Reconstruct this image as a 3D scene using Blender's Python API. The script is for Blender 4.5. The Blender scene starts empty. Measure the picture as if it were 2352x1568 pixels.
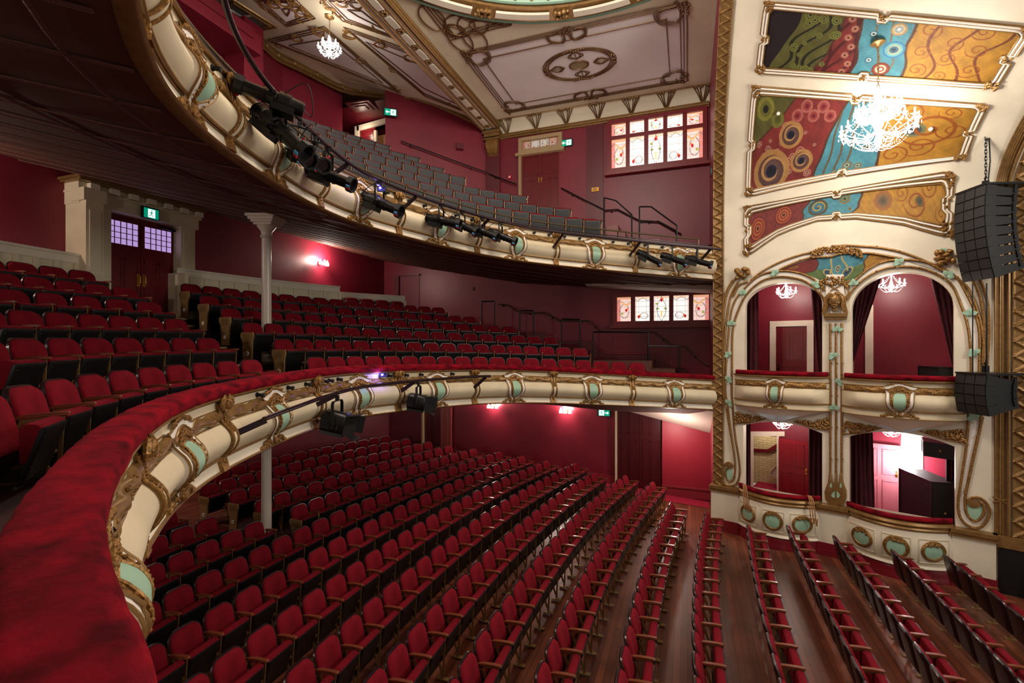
import bpy, bmesh, math, random
import numpy as np
from mathutils import Vector, Matrix
R = math.radians
rng = random.Random(7)
scene = bpy.context.scene
COL = scene.collection
# ---------------------------------------------------------------- camera, world, exposure
FPX, CX, CY = 1108.0, 1176.0, 793.0          # focal length in pixels of the 2352 px frame, horizon line
S20, C20 = math.sin(R(20)), math.cos(R(20))
cam_d = bpy.data.cameras.new('camera'); cam = bpy.data.objects.new('camera', cam_d); COL.objects.link(cam)
cam_d.sensor_width = 36.0; cam_d.lens = FPX / 2352.0 * 36.0; cam_d.shift_y = 9.0 / 2352.0
cam_d.clip_start = 0.05; cam_d.clip_end = 200
cam.location = (0, 0, 0); cam.rotation_euler = (R(90), 0, R(20)); scene.camera = cam
vs = scene.view_settings
vs.view_transform = 'Standard'; vs.look = 'None'; vs.gamma = 1.0; vs.use_curve_mapping = False
vs.exposure = 0.0
w = bpy.data.worlds.new('world'); scene.world = w; w.use_nodes = True
w.node_tree.nodes['Background'].inputs['Color'].default_value = (1.0, 0.93, 0.84, 1)
w.node_tree.nodes['Background'].inputs['Strength'].default_value = 0.34
def lamp(name, kind, loc, power, color=(1, .88, .74), radius=.1, rot=None, size=None, spot=None, parent=None):
    d = bpy.data.lights.new(name, kind); d.energy = power; d.color = color
    if kind in ('POINT', 'SPOT'): d.shadow_soft_size = radius
    if kind == 'AREA':
        d.shape = 'DISK'; d.size = size
    if kind == 'SPOT': d.spot_size = spot; d.spot_blend = .8
    o = bpy.data.objects.new(name, d); COL.objects.link(o); o.location = loc
    if rot: o.rotation_euler = rot
    if parent: o.parent = parent
    return o
lamp('dome_lamp', 'POINT', (-2.4, 7.2, 7.6), 1300, (1, .9, .8), .9)
lamp('stage_worklight', 'AREA', (9.0, 6.6, 3.2), 420, (1, .93, .85), rot=(R(78), 0, R(90)), size=3.5)
lamp('gallery_lamp', 'POINT', (-7.2, 4.6, 7.4), 210, (1, .9, .8), .3)

# ---------------------------------------------------------------- pixel -> place helpers
def ray(px, py):
    a = (px - CX) / FPX; b = (py - CY) / FPX
    return np.array([a * C20 - S20, a * S20 + C20, -b])
def onX(px, py, X): r = ray(px, py); return r * (X / r[0])
def onY(px, py, Y): r = ray(px, py); return r * (Y / r[1])
def onZ(px, py, Z): r = ray(px, py); return r * (Z / r[2])
def proj(P):
    d = -P[0] * S20 + P[1] * C20; l = P[0] * C20 + P[1] * S20
    return (CX + FPX * l / d, CY - FPX * P[2] / d) if d > .05 else (-9e9, -9e9)
def depth(P): return -P[0] * S20 + P[1] * C20
def interp(x, xs, ys): return float(np.interp(x, xs, ys))

# ---------------------------------------------------------------- materials
def lin(c):
    c = [v / 255.0 for v in c[:3]]
    return tuple((v / 12.92 if v <= .04045 else ((v + .055) / 1.055) ** 2.4) for v in c) + (1.0,)
MATS = {}
def mat(name, rgb, rough=.5, metal=0.0, vary=0.0, scale=6.0, bump=0.0, bscale=40.0, sheen=0.0, emit=None, strength=0.0, rgb2=None, trans=0.0, coat=0.0, stretch=None):
    if name in MATS: return MATS[name]
    m = bpy.data.materials.new(name); m.use_nodes = True; nt = m.node_tree; p = nt.nodes['Principled BSDF']
    p.inputs['Base Color'].default_value = lin(rgb); p.inputs['Roughness'].default_value = rough; p.inputs['Metallic'].default_value = metal
    if sheen:
        p.inputs['Sheen Weight'].default_value = sheen; p.inputs['Sheen Roughness'].default_value = .35
        p.inputs['Sheen Tint'].default_value = lin([min(255, v * 1.9) for v in rgb])
    if coat: p.inputs['Coat Weight'].default_value = coat; p.inputs['Coat Roughness'].default_value = .15
    if trans: p.inputs['Transmission Weight'].default_value = trans
    if emit: p.inputs['Emission Color'].default_value = lin(emit); p.inputs['Emission Strength'].default_value = strength
    tc = None
    if vary or bump or rgb2:
        tc = nt.nodes.new('ShaderNodeTexCoord'); src = tc.outputs['Object']
        if stretch:
            mp = nt.nodes.new('ShaderNodeMapping'); mp.inputs['Scale'].default_value = stretch
            nt.links.new(src, mp.inputs['Vector']); src = mp.outputs['Vector']
    if vary or rgb2:
        n = nt.nodes.new('ShaderNodeTexNoise'); n.inputs['Scale'].default_value = scale; n.inputs['Detail'].default_value = 4
        nt.links.new(src, n.inputs['Vector'])
        cr = nt.nodes.new('ShaderNodeValToRGB'); cr.color_ramp.elements[0].position = .32; cr.color_ramp.elements[1].position = .68
        c2 = rgb2 or rgb
        cr.color_ramp.elements[0].color = lin([v * (1 - vary) for v in rgb]); cr.color_ramp.elements[1].color = lin([min(255, v * (1 + vary)) for v in c2])
        nt.links.new(n.outputs['Fac'], cr.inputs['Fac']); nt.links.new(cr.outputs['Color'], p.inputs['Base Color'])
    if bump:
        n = nt.nodes.new('ShaderNodeTexNoise'); n.inputs['Scale'].default_value = bscale; n.inputs['Detail'].default_value = 3
        nt.links.new(src, n.inputs['Vector'])
        b = nt.nodes.new('ShaderNodeBump'); b.inputs['Strength'].default_value = bump; b.inputs['Distance'].default_value = .02
        nt.links.new(n.outputs['Fac'], b.inputs['Height']); nt.links.new(b.outputs['Normal'], p.inputs['Normal'])
    MATS[name] = m; return m
def attr_mat(name, rough=.6, emit=0.0):
    m = bpy.data.materials.new(name); m.use_nodes = True; nt = m.node_tree; p = nt.nodes['Principled BSDF']
    a = nt.nodes.new('ShaderNodeVertexColor'); a.layer_name = 'paint'
    nt.links.new(a.outputs['Color'], p.inputs['Base Color']); p.inputs['Roughness'].default_value = rough
    if emit: nt.links.new(a.outputs['Color'], p.inputs['Emission Color']); p.inputs['Emission Strength'].default_value = emit
    MATS[name] = m; return m
SEAT = mat('seat_velvet', (116, 15, 29), .9, vary=.1, scale=7, sheen=.12, bump=.15, bscale=90)
RAIL = mat('rail_velvet', (110, 8, 24), .95, vary=.34, scale=5, sheen=.2, bump=.25, bscale=30, stretch=(1, 1, 3))
BLACKV = mat('black_vinyl', (16, 15, 16), .45)
GREYV = mat('lit_grey_vinyl', (52, 53, 55), .5, vary=.08)  # seat vinyl lightened to grey, as the gallery undersides look when lit
SHELL = mat('dark_shell', (34, 16, 18), .35, coat=.2)
WOODARM = mat('oiled_wood', (120, 62, 38), .35, vary=.2, scale=14, stretch=(1, 6, 6), coat=.3)
BRASSL = mat('pale_brass_paint', (178, 156, 118), .4, .3)
BRASS = mat('brass_paint', (150, 118, 72), .42, .4)
FLOORW = mat('floor_boards', (92, 46, 30), .3)
CREAM = mat('cream_paint', (222, 208, 176), .5, vary=.04, scale=1.5)
CREAM2 = mat('pale_cream_paint', (236, 226, 204), .55, vary=.04, scale=1.2, bump=.04, bscale=4)
WHITE = mat('white_paint', (240, 234, 222), .45)
GOLD = mat('gold_paint', (146, 108, 58), .38, .45, vary=.22, scale=30, bump=.35, bscale=45)
GOLDS = mat('smooth_gold_paint', (142, 108, 62), .38, .4, vary=.08, scale=10)
GREEN = mat('eau_de_nil_paint', (158, 196, 170), .5, vary=.03)
CRIM = mat('crimson_wall_paint', (126, 30, 48), .42, vary=.06, scale=.8, bump=.05, bscale=3)
CRIMD = mat('dark_crimson_paint', (98, 20, 32), .4, vary=.05, scale=2)
CRIML = mat('crimson_skirting_paint', (138, 42, 52), .4)
DOORP = mat('door_paint', (108, 24, 32), .28, vary=.06, scale=3)
SOFF = mat('brown_pressed_metal', (100, 66, 55), .8)
SOFFT = mat('brown_batten', (108, 66, 56), .5, bump=.4, bscale=60)
STEPW = mat('dark_stained_timber', (58, 32, 26), .4, vary=.2, scale=5)
NOSE = mat('pale_step_nosing', (170, 140, 104), .45)
CARPET = mat('crimson_carpet', (150, 6, 46), .95, vary=.15, scale=40, sheen=.4)
CEIL = mat('ceiling_plaster', (236, 228, 228), .6, vary=.02, scale=1)
CEILC = mat('ceiling_border_cream', (224, 212, 186), .6, vary=.03, scale=1)
BLACK = mat('black_metal', (22, 21, 22), .38, .3)
BLACKM = mat('matte_black', (14, 14, 15), .6)
GRILLE = mat('speaker_grille', (26, 26, 28), .5, bump=.5, bscale=220)
PIPE = mat('bar_plum_steel', (52, 34, 40), .3, .5)
RAILB = mat('bronze_tube', (112, 98, 72), .3, .6)
BULB = mat('lamp_bulb', (255, 250, 240), .3, emit=(255, 240, 214), strength=26)
CRYS = mat('crystal', (245, 245, 248), .08, emit=(255, 250, 244), strength=1.6, coat=.6)  # emission added so the crystal glows; it is no lamp itself
LENS = mat('lens_glass', (20, 14, 30), .05, coat=1)
TAPER = mat('red_tape', (210, 20, 40), .5); TAPEB = mat('blue_tape', (70, 160, 210), .5)
EXITG = mat('exit_green', (0, 150, 110), .4, emit=(0, 140, 110), strength=.9)
EXITW = mat('exit_white', (235, 255, 248), .4, emit=(225, 255, 246), strength=2.4)
BLUELED = mat('blue_led', (60, 60, 255), .3, emit=(60, 50, 255), strength=30)
CURT = mat('box_curtain', (66, 6, 20), .9, vary=.15, scale=8, sheen=.3)
BRICKY = mat('painted_brick_cream', (214, 190, 140), .7)
ROPE = mat('tan_rope', (170, 120, 74), .8, bump=.4, bscale=120)
PURPLE = mat('lilac_glass', (190, 160, 225), .2, vary=.12, scale=60, emit=(196, 166, 232), strength=.75)
DULLW = mat('grey_white_plaster', (196, 178, 164), .65, bump=.3, bscale=90)
BRSH = mat('polished_brass', (212, 160, 74), .25, .9)
def brick_mat(m, c1, c2, mortar, sx=.24, sy=.08):
    nt = m.node_tree; p = nt.nodes['Principled BSDF']
    tc = nt.nodes.new('ShaderNodeTexCoord'); b = nt.nodes.new('ShaderNodeTexBrick'); cmb = nt.nodes.new('ShaderNodeCombineXYZ'); sep = nt.nodes.new('ShaderNodeSeparateXYZ')
    nt.links.new(tc.outputs['Object'], sep.inputs[0]); nt.links.new(sep.outputs['X'], cmb.inputs['X']); nt.links.new(sep.outputs['Z'], cmb.inputs['Y'])
    nt.links.new(cmb.outputs[0], b.inputs['Vector'])
    b.inputs['Color1'].default_value = lin(c1); b.inputs['Color2'].default_value = lin(c2); b.inputs['Mortar'].default_value = lin(mortar)
    b.inputs['Scale'].default_value = 1; b.inputs['Brick Width'].default_value = sx; b.inputs['Row Height'].default_value = sy; b.inputs['Mortar Size'].default_value = .006
    nt.links.new(b.outputs['Color'], p.inputs['Base Color'])
brick_mat(BRICKY, (214, 190, 140), (202, 178, 128), (150, 126, 88))
def board_mat(m):
    nt = m.node_tree; p = nt.nodes['Principled BSDF']
    tc = nt.nodes.new('ShaderNodeTexCoord'); mp = nt.nodes.new('ShaderNodeMapping'); b = nt.nodes.new('ShaderNodeTexBrick')
    mp.inputs['Rotation'].default_value = (0, 0, R(90)); nt.links.new(tc.outputs['Object'], mp.inputs['Vector']); nt.links.new(mp.outputs[0], b.inputs['Vector'])
    b.inputs['Color1'].default_value = lin((136, 74, 50)); b.inputs['Color2'].default_value = lin((104, 54, 38)); b.inputs['Mortar'].default_value = lin((38, 18, 14))
    b.inputs['Scale'].default_value = 1; b.inputs['Brick Width'].default_value = 2.2; b.inputs['Row Height'].default_value = .11; b.inputs['Mortar Size'].default_value = .003
    n = nt.nodes.new('ShaderNodeTexNoise'); n.inputs['Scale'].default_value = 1.1; n.inputs['Detail'].default_value = 6
    mx = nt.nodes.new('ShaderNodeMix'); mx.data_type = 'RGBA'; mx.blend_type = 'MULTIPLY'; mx.inputs['Factor'].default_value = .55
    nt.links.new(tc.outputs['Object'], n.inputs['Vector']); cr = nt.nodes.new('ShaderNodeValToRGB'); cr.color_ramp.elements[0].position = .35; cr.color_ramp.elements[1].position = .62
    cr.color_ramp.elements[0].color = (.35, .3, .3, 1); nt.links.new(n.outputs['Fac'], cr.inputs['Fac'])
    nt.links.new(b.outputs['Color'], mx.inputs['A']); nt.links.new(cr.outputs['Color'], mx.inputs['B']); nt.links.new(mx.outputs['Result'], p.inputs['Base Color'])
    rr = nt.nodes.new('ShaderNodeMapRange'); rr.inputs['To Min'].default_value = .22; rr.inputs['To Max'].default_value = .5
    nt.links.new(n.outputs['Fac'], rr.inputs['Value']); nt.links.new(rr.outputs['Result'], p.inputs['Roughness'])
board_mat(FLOORW)
def pressed_mat(m):
    nt = m.node_tree; p = nt.nodes['Principled BSDF']
    tc = nt.nodes.new('ShaderNodeTexCoord'); mp = nt.nodes.new('ShaderNodeMapping'); mp.inputs['Rotation'].default_value = (0, 0, R(20))
    nt.links.new(tc.outputs['Object'], mp.inputs['Vector'])
    ck = nt.nodes.new('ShaderNodeTexVoronoi'); ck.inputs['Scale'].default_value = 14; ck.inputs['Randomness'].default_value = .05
    nt.links.new(mp.outputs[0], ck.inputs['Vector']); b = nt.nodes.new('ShaderNodeBump'); b.inputs['Strength'].default_value = .14; b.inputs['Distance'].default_value = .006
    nt.links.new(ck.outputs['Distance'], b.inputs['Height']); nt.links.new(b.outputs['Normal'], p.inputs['Normal'])
pressed_mat(DULLW)
for m_ in (SEAT, RAIL): m_.node_tree.nodes['Principled BSDF'].inputs['Specular IOR Level'].default_value = .12
SOFF.node_tree.nodes['Principled BSDF'].inputs['Specular IOR Level'].default_value = .15

# ---------------------------------------------------------------- mesh builder
ORIGIN = {}
def worigin(o):
    v = np.zeros(3)
    while o is not None: v = v + np.array(o.location); o = o.parent
    return v
class MB:
    def __init__(s): s.v = []; s.f = []; s.m = []; s.cur = 0
    def add(s, vs, fs):
        n = len(s.v); s.v.extend([tuple(map(float, p)) for p in vs]); s.f.extend([tuple(i + n for i in f) for f in fs]); s.m.extend([s.cur] * len(fs)); return s
    def quad(s, a, b, c, d): return s.add([a, b, c, d], [(0, 1, 2, 3)])
    def poly(s, pts): return s.add(pts, [tuple(range(len(pts)))])
    def hexa(s, p):   # 8 points: bottom ring 0-3, top ring 4-7
        return s.add(p, [(3, 2, 1, 0), (4, 5, 6, 7), (0, 1, 5, 4), (1, 2, 6, 5), (2, 3, 7, 6), (3, 0, 4, 7)])
    def box(s, c, size, rz=0.0, M=None):
        x, y, z = [v / 2 for v in size]; ps = [(-x, -y, -z), (x, -y, -z), (x, y, -z), (-x, y, -z), (-x, -y, z), (x, -y, z), (x, y, z), (-x, y, z)]
        if M is not None: ps = [tuple(M @ Vector(p)) for p in ps]
        elif rz: cr, sr = math.cos(rz), math.sin(rz); ps = [(p[0] * cr - p[1] * sr, p[0] * sr + p[1] * cr, p[2]) for p in ps]
        return s.hexa([(p[0] + c[0], p[1] + c[1], p[2] + c[2]) for p in ps])
    def bar(s, a, b, w, h, up=(0, 0, 1)):
        a = Vector(a); b = Vector(b); d = (b - a).normalized(); u = Vector(up); side = d.cross(u)
        if side.length < 1e-4: side = d.cross(Vector((1, 0, 0)))
        side.normalize(); u = side.cross(d).normalized(); x = side * (w / 2); z = u * (h / 2)
        return s.hexa([a - x - z, a + x - z, b + x - z, b - x - z, a - x + z, a + x + z, b + x + z, b - x + z])
    def tube(s, path, r, n=8, closed=False, cap=True, flat=None, up=None):
        P = [Vector(p) for p in path]; m = len(P)
        if m < 2: return s
        rs = r if hasattr(r, '__len__') else [r] * m
        T = []
        for i in range(m):
            a = P[(i - 1) % m] if (closed or i > 0) else P[i]; b = P[(i + 1) % m] if (closed or i < m - 1) else P[i]
            t = (b - a); T.append(t.normalized() if t.length > 1e-9 else Vector((0, 0, 1)))
        nrm = Vector(up) if up is not None else (Vector((0, 0, 1)) if abs(T[0].z) < .9 else Vector((1, 0, 0)))
        vs = []
        for i in range(m):
            if up is not None: nrm = Vector(up)
            nrm = (nrm - T[i] * nrm.dot(T[i]))
            if nrm.length < 1e-6: nrm = T[i].orthogonal()
            nrm.normalize(); bi = T[i].cross(nrm)
            for k in range(n):
                an = 2 * math.pi * k / n; fx, fy = (flat or (1, 1))
                vs.append(P[i] + nrm * (math.cos(an) * rs[i] * fx) + bi * (math.sin(an) * rs[i] * fy))
        fs = []
        for i in range(m if closed else m - 1):
            j = (i + 1) % m
            for k in range(n): l = (k + 1) % n; fs.append((i * n + k, i * n + l, j * n + l, j * n + k))
        if cap and not closed: fs.append(tuple(range(n - 1, -1, -1))); fs.append(tuple((m - 1) * n + k for k in range(n)))
        return s.add(vs, fs)
    def cyl(s, a, b, r, n=12, r2=None): return s.tube([a, b], [r, r if r2 is None else r2], n)
    def lathe(s, prof, n=20, o=(0, 0, 0), M=None):
        vs = []; fs = []
        for r, z in prof:
            for k in range(n):
                a = 2 * math.pi * k / n; p = Vector((r * math.cos(a), r * math.sin(a), z))
                if M is not None: p = M @ p
                vs.append((p[0] + o[0], p[1] + o[1], p[2] + o[2]))
        for i in range(len(prof) - 1):
            for k in range(n): l = (k + 1) % n; fs.append((i * n + k, i * n + l, (i + 1) * n + l, (i + 1) * n + k))
        fs.append(tuple(range(n - 1, -1, -1))); fs.append(tuple((len(prof) - 1) * n + k for k in range(n)))
        return s.add(vs, fs)
    def ball(s, c, r, n=8, k=5, M=None):
        rx, ry, rz = r if hasattr(r, '__len__') else (r, r, r); vs = [Vector((0, 0, -rz))]; fs = []
        for i in range(1, k):
            b = -math.pi / 2 + math.pi * i / k
            for j in range(n): a = 2 * math.pi * j / n; vs.append(Vector((rx * math.cos(b) * math.cos(a), ry * math.cos(b) * math.sin(a), rz * math.sin(b))))
        vs.append(Vector((0, 0, rz))); L = len(vs) - 1
        for j in range(n): fs.append((0, 1 + (j + 1) % n, 1 + j)); fs.append((L, L - n + j, L - n + (j + 1) % n))
        for i in range(k - 2):
            for j in range(n): a = 1 + i * n + j; b = 1 + i * n + (j + 1) % n; fs.append((a, b, b + n, a + n))
        if M is not None: vs = [M @ v for v in vs]
        return s.add([(v[0] + c[0], v[1] + c[1], v[2] + c[2]) for v in vs], fs)
    def grid(s, fn, us, vs_, flip=False):
        P = [fn(u, v) for u in us for v in vs_]; n = len(vs_); fs = []
        for i in range(len(us) - 1):
            for j in range(n - 1):
                q = (i * n + j, (i + 1) * n + j, (i + 1) * n + j + 1, i * n + j + 1); fs.append(q[::-1] if flip else q)
        return s.add(P, fs)
    def loft(s, loops, closed=True, cap=False):
        n = len(loops[0]); vs = [p for l in loops for p in l]; fs = []
        for i in range(len(loops) - 1):
            for k in range(n if closed else n - 1): l = (k + 1) % n; fs.append((i * n + k, i * n + l, (i + 1) * n + l, (i + 1) * n + k))
        if cap: fs.append(tuple(range(n - 1, -1, -1))); fs.append(tuple((len(loops) - 1) * n + k for k in range(n)))
        return s.add(vs, fs)
    def pillow(s, outline, place, levels, back=True):
        cx = sum(p[0] for p in outline) / len(outline); cy = sum(p[1] for p in outline) / len(outline)
        hx = max(abs(p[0] - cx) for p in outline); hy = max(abs(p[1] - cy) for p in outline)
        loops = []
        for ins, d in levels:
            kx = 1 - ins / hx; ky = 1 - ins / hy
            loops.append([place(cx + (p[0] - cx) * kx, cy + (p[1] - cy) * ky, d) for p in outline])
        s.loft(loops)
        n = len(outline); c = place(cx, cy, levels[-1][1]); s.add(loops[-1] + [c], [(k, (k + 1) % n, n) for k in range(n)])
        if back: s.add(loops[0], [tuple(range(n - 1, -1, -1))])
        return s
    def mesh(s, name, mats, off=None, smooth=True, angle=38):
        me = bpy.data.meshes.new(name); v = np.array(s.v) if s.v else np.zeros((0, 3))
        if off is not None and len(v): v = v - np.array(off)
        me.from_pydata(v.tolist(), [], s.f); mats = mats if isinstance(mats, (list, tuple)) else [mats]
        for m in mats: me.materials.append(m)
        if len(mats) > 1: me.polygons.foreach_set('material_index', s.m)
        if smooth: me.shade_smooth(); me.set_sharp_from_angle(angle=R(angle))
        me.update(); return me
    def build(s, name, mats, parent=None, local=False, base=False, smooth=True, angle=38):
        off = None; loc = None
        if parent is not None and not local: off = worigin(parent)
        if parent is None and base and s.v:
            v = np.array(s.v); lo = v.min(0); hi = v.max(0); off = np.array([(lo[0] + hi[0]) / 2, (lo[1] + hi[1]) / 2, lo[2]]); loc = off
        o = bpy.data.objects.new(name, s.mesh(name, mats, off, smooth, angle)); COL.objects.link(o)
        if loc is not None: o.location = loc
        if parent is not None: o.parent = parent
        return o
def tag(o, label=None, cat=None, group=None, kind=None):
    if label: o['label'] = label
    if cat: o['category'] = cat
    if group: o['group'] = group
    if kind: o['kind'] = kind
    return o
def thing(name, label, cat, loc=(0, 0, 0), group=None, rz=0.0):
    o = bpy.data.objects.new(name, None); COL.objects.link(o); o.location = tuple(map(float, loc)); o.rotation_euler = (0, 0, rz); o.empty_display_size = .1
    return tag(o, label, cat, group)
def struct(mb, name, mats, **k): return tag(mb.build(name, mats, **k), kind='structure')
def dup(root, loc, rz=None, rot=None, scale=None):
    r = root.copy(); COL.objects.link(r); r.location = tuple(map(float, loc))
    if rz is not None: r.rotation_euler = (0, 0, rz)
    if rot is not None: r.rotation_euler = rot
    if scale is not None: r.scale = (scale,) * 3
    for ch in list(root.children):
        c = ch.copy(); COL.objects.link(c); c.parent = r
        for g in list(ch.children): d = g.copy(); COL.objects.link(d); d.parent = c
    return r
ORD = lambda n: '%d%s' % (n, 'th' if 10 < n % 100 < 14 else {1: 'st', 2: 'nd', 3: 'rd'}.get(n % 10, 'th'))
WORD = ['zeroth', 'first', 'second', 'third', 'fourth', 'fifth', 'sixth', 'seventh', 'eighth', 'ninth', 'tenth', 'eleventh', 'twelfth', 'thirteenth', 'fourteenth', 'fifteenth', 'sixteenth', 'seventeenth', 'eighteenth', 'nineteenth', 'twentieth']
def noise3(x, y, z=0.0):
    return math.sin(x * 12.9 + y * 7.3 + z * 3.1) * .5 + math.sin(x * 5.7 - y * 15.1 + z * 9.2 + 1.3) * .3 + math.sin(x * 23.3 + y * 19.7 - z * 11 + 2.1) * .2
def lumps(mb, pts, r, seed=0, n=6, k=4):
    rr = random.Random(seed)
    for p in pts:
        q = r * rr.uniform(.7, 1.25); mb.ball(p, (q * rr.uniform(.8, 1.2), q * rr.uniform(.8, 1.2), q * rr.uniform(.8, 1.2)), n, k)
def catmull(P, n=8, closed=False):
    P = [np.array(p, float) for p in P]; m = len(P); out = []
    g = (lambda i: P[i % m]) if closed else (lambda i: P[i] if 0 <= i < m else (2 * P[0] - P[1] if i < 0 else 2 * P[-1] - P[-2]))
    for i in range(m if closed else m - 1):
        a, b, c, d = g(i - 1), g(i), g(i + 1), g(i + 2)
        for t in np.linspace(0, 1, n, endpoint=False): out.append(.5 * (2 * b + (c - a) * t + (2 * a - 5 * b + 4 * c - d) * t * t + (3 * b - a - 3 * c + d) * t ** 3))
    if not closed: out.append(P[-1])
    return out
# ================================================================= THE SETTING
YM, YW, CZ = 7.4, 17.6, 8.68
SL = .06
def floor_z(X): return -5.2 + SL * max(0.0, .8 - X)
half = [(0, -6.02), (1.15, -5.85), (2.4, -5.45), (3.6, -4.92), (4.55, -4.25), (5.3, -3.41), (5.9, -2.46), (6.5, -1.44), (7.12, -.33), (7.65, .72)]
FC = np.array(catmull([(x, YM - v) for v, x in half[::-1]][:-1] + [(x, YM + v) for v, x in half], 20))
FS = np.r_[0, np.cumsum(np.linalg.norm(np.diff(FC, axis=0), axis=1))]; FL = FS[-1]
FT = np.gradient(FC, axis=0); FT /= np.linalg.norm(FT, axis=1)[:, None]
NEARD = ([.8, .91, 1.0, 1.14, 1.34, 1.58, 1.93, 2.6], [-.04, -.07, -.09, -.12, -.135, -.117, -.05, 0])
def fr_pt(s, kind=None):    # s measured back from the far end
    q = FL - s; x = np.interp(q, FS, FC[:, 0]); y = np.interp(q, FS, FC[:, 1]); tx = np.interp(q, FS, FT[:, 0]); ty = np.interp(q, FS, FT[:, 1])
    l = math.hypot(tx, ty)
    if kind == 'dress': d = interp(y, *NEARD); x += ty / l * d; y -= tx / l * d
    return x, y, ty / l, -tx / l, -tx / l, -ty / l     # point, outward (to the void) normal, tangent towards the near end
def front_y(X):
    far = FC[FC[:, 1] >= YM]; return float(np.interp(X, far[:, 0], far[:, 1])) if X > -6.02 else YM
ZTOP = {'dress': lambda X: -.53 - .069 * (X + 6), 'upper': lambda X: 3.25 - .07 * (X + 6)}
FH = {'dress': .873, 'upper': .916}
# floor and carpet
mb = MB(); xs = [-15, .8, 9]; mb.grid(lambda x, y: (x, y, floor_z(x)), xs, [-3, 18.5]); struct(mb, 'floor', FLOORW, smooth=False)
mb = MB(); mb.grid(lambda x, y: (x, y, floor_z(x) + .012), [-6.5, .66], [16.6, YW]); tag(mb.build('carpet_runner', CARPET, base=True), 'crimson carpet strip along the side wall of the stalls', 'carpet')
# walls
mb = MB(); mb.quad((-14.5, YW, -5.4), (.72, YW, -5.4), (.72, YW, 9.2), (-14.5, YW, 9.2)); struct(mb, 'wall_side', CRIM, smooth=False)
mb = MB(); P = [(-11.9, 17.6), (-13.6, 13), (-14.1, 7.4), (-13.6, 1.5)]
for a, b in zip(P, P[1:]): mb.quad((*a, -5), (*b, -5), (*b, -1.2), (*a, -1.2))
struct(mb, 'wall_stalls_rear', CRIM, smooth=False)
mb = MB(); mb.quad((-12.25, YW, -2), (-12.25, -2.5, -2), (-12.25, -2.5, 4.4), (-12.25, YW, 4.4)); struct(mb, 'wall_dress_circle_rear', CRIM, smooth=False)
UW = [(-13.3, -2.5), (-13.3, 9), (-13.4, 12), (-13.6, 13.4), (-12.8, 15.6)]
UW2 = [(-10.6, 15.3), (-7.43, 17.6)]
mb = MB()
for a, b in zip(UW, UW[1:]): mb.quad((*a, 4), (*b, 4), (*b, 11), (*a, 11))
struct(mb, 'wall_gallery_rear', CRIM, smooth=False)
mb = MB(); a, b = UW2; mb.quad((*a, 3.5), (*b, 3.5), (*b, 10), (*a, 10)); struct(mb, 'wall_gallery_corner', CRIM, smooth=False)
# vestibule behind the gallery
mb = MB(); A = (-12.8, 15.6); B = (-10.6, 15.3); C_ = (-10.9, 16.75); D = (-14.8, 17.1)
mb.quad((*A, 4), (*D, 4), (*D, 10.5), (*A, 10.5)); mb.quad((*D, 4), (*C_, 4), (*C_, 10.5), (*D, 10.5)); mb.quad((*C_, 4), (*B, 4), (*B, 10.5), (*C_, 10.5)); struct(mb, 'wall_vestibule', CRIMD, smooth=False)
mb = MB(); mb.quad((*A, 9.35), (*B, 9.2), (*C_, 9.0), (*D, 9.0)); struct(mb, 'ceiling_vestibule', CRIMD, smooth=False)
mb = MB(); c = onZ(832, 243, 9.2)
for k, w_ in enumerate((.5, .35, .2)): mb.box(c - np.array((0, 0, .02 + .03 * k)), (w_ * 2, w_ * 1.5, .04), rz=.1)
tag(mb.build('ceiling_vent', CRIMD, base=True, smooth=False), 'square stepped crimson vent in the vestibule ceiling at gallery back', 'vent')
mb = MB(); mb.quad((-15.4, 15, 5.9), (-10, 15, 5.9), (-10, 19.8, 5.9), (-15.4, 19.8, 5.9)); struct(mb, 'floor_vestibule', CARPET, smooth=False)
# house-side arch return wall at X=.71
HY, HZ0, HA = 7.63, 3.7, 4.9
def arch_z(Y):
    v = abs(Y - YM) / HY
    return -5.5 if v >= 1 else HZ0 + HA * math.sqrt(1 - v * v)
mb = MB(); ys = [17.6, 16.3, 15.031] + [YM + HY * math.cos(a) for a in np.linspace(0.01, math.pi - .01, 60)] + [-.231, -1.5, -2.8]
loops = [[(.70, y, arch_z(y)), (.70, y, 9.2)] for y in ys]; mb.loft(loops, closed=False); struct(mb, 'wall_proscenium_return', CRIM, smooth=False)
# main ceiling, cove and cornice
DC, DR = (-2.06, 7.1), 5.2
from mathutils.geometry import tessellate_polygon
_o = [(-6.85, -2.8), (.70, -2.8), (.70, 17.25), (-6.85, 17.25)]; _h = [(DC[0] + DR * .9 * math.cos(a) if False else max(-6.8, min(.65, DC[0] + DR * math.cos(a))), DC[1] + DR * math.sin(a)) for a in np.linspace(0, 2 * math.pi, 64, endpoint=False)]
mb = MB(); mb.add([(x, y, CZ) for x, y in _o + _h], [tuple(t) for t in tessellate_polygon([[Vector((*p, 0)) for p in _o], [Vector((*p, 0)) for p in _h]])]); struct(mb, 'ceiling', CEILC, smooth=False)
def cove(y0, y1): return [(y0 + (y1 - y0) * math.sin(a), CZ - .5 * (1 - math.cos(a))) for a in np.linspace(0, math.pi / 2, 8)]
mb = MB(); mb.loft([[(x, y, z) for y, z in cove(17.25, 17.6)] for x in (-7.3, .70)], closed=False); struct(mb, 'trim_ceiling_cove', CEILC)
mb = MB()
for dz, dy, r in ((-.52, .06, .05), (-.60, .03, .045), (-.45, .05, .02)): mb.tube([(-7.3, YW - dy, CZ + dz), (.68, YW - dy, CZ + dz)], r, 8)
mb.tube([(-7.2, 17.24, CZ - .01), (.6, 17.24, CZ - .01)], .022, 6); struct(mb, 'trim_ceiling_cornice', GOLDS)
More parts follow.
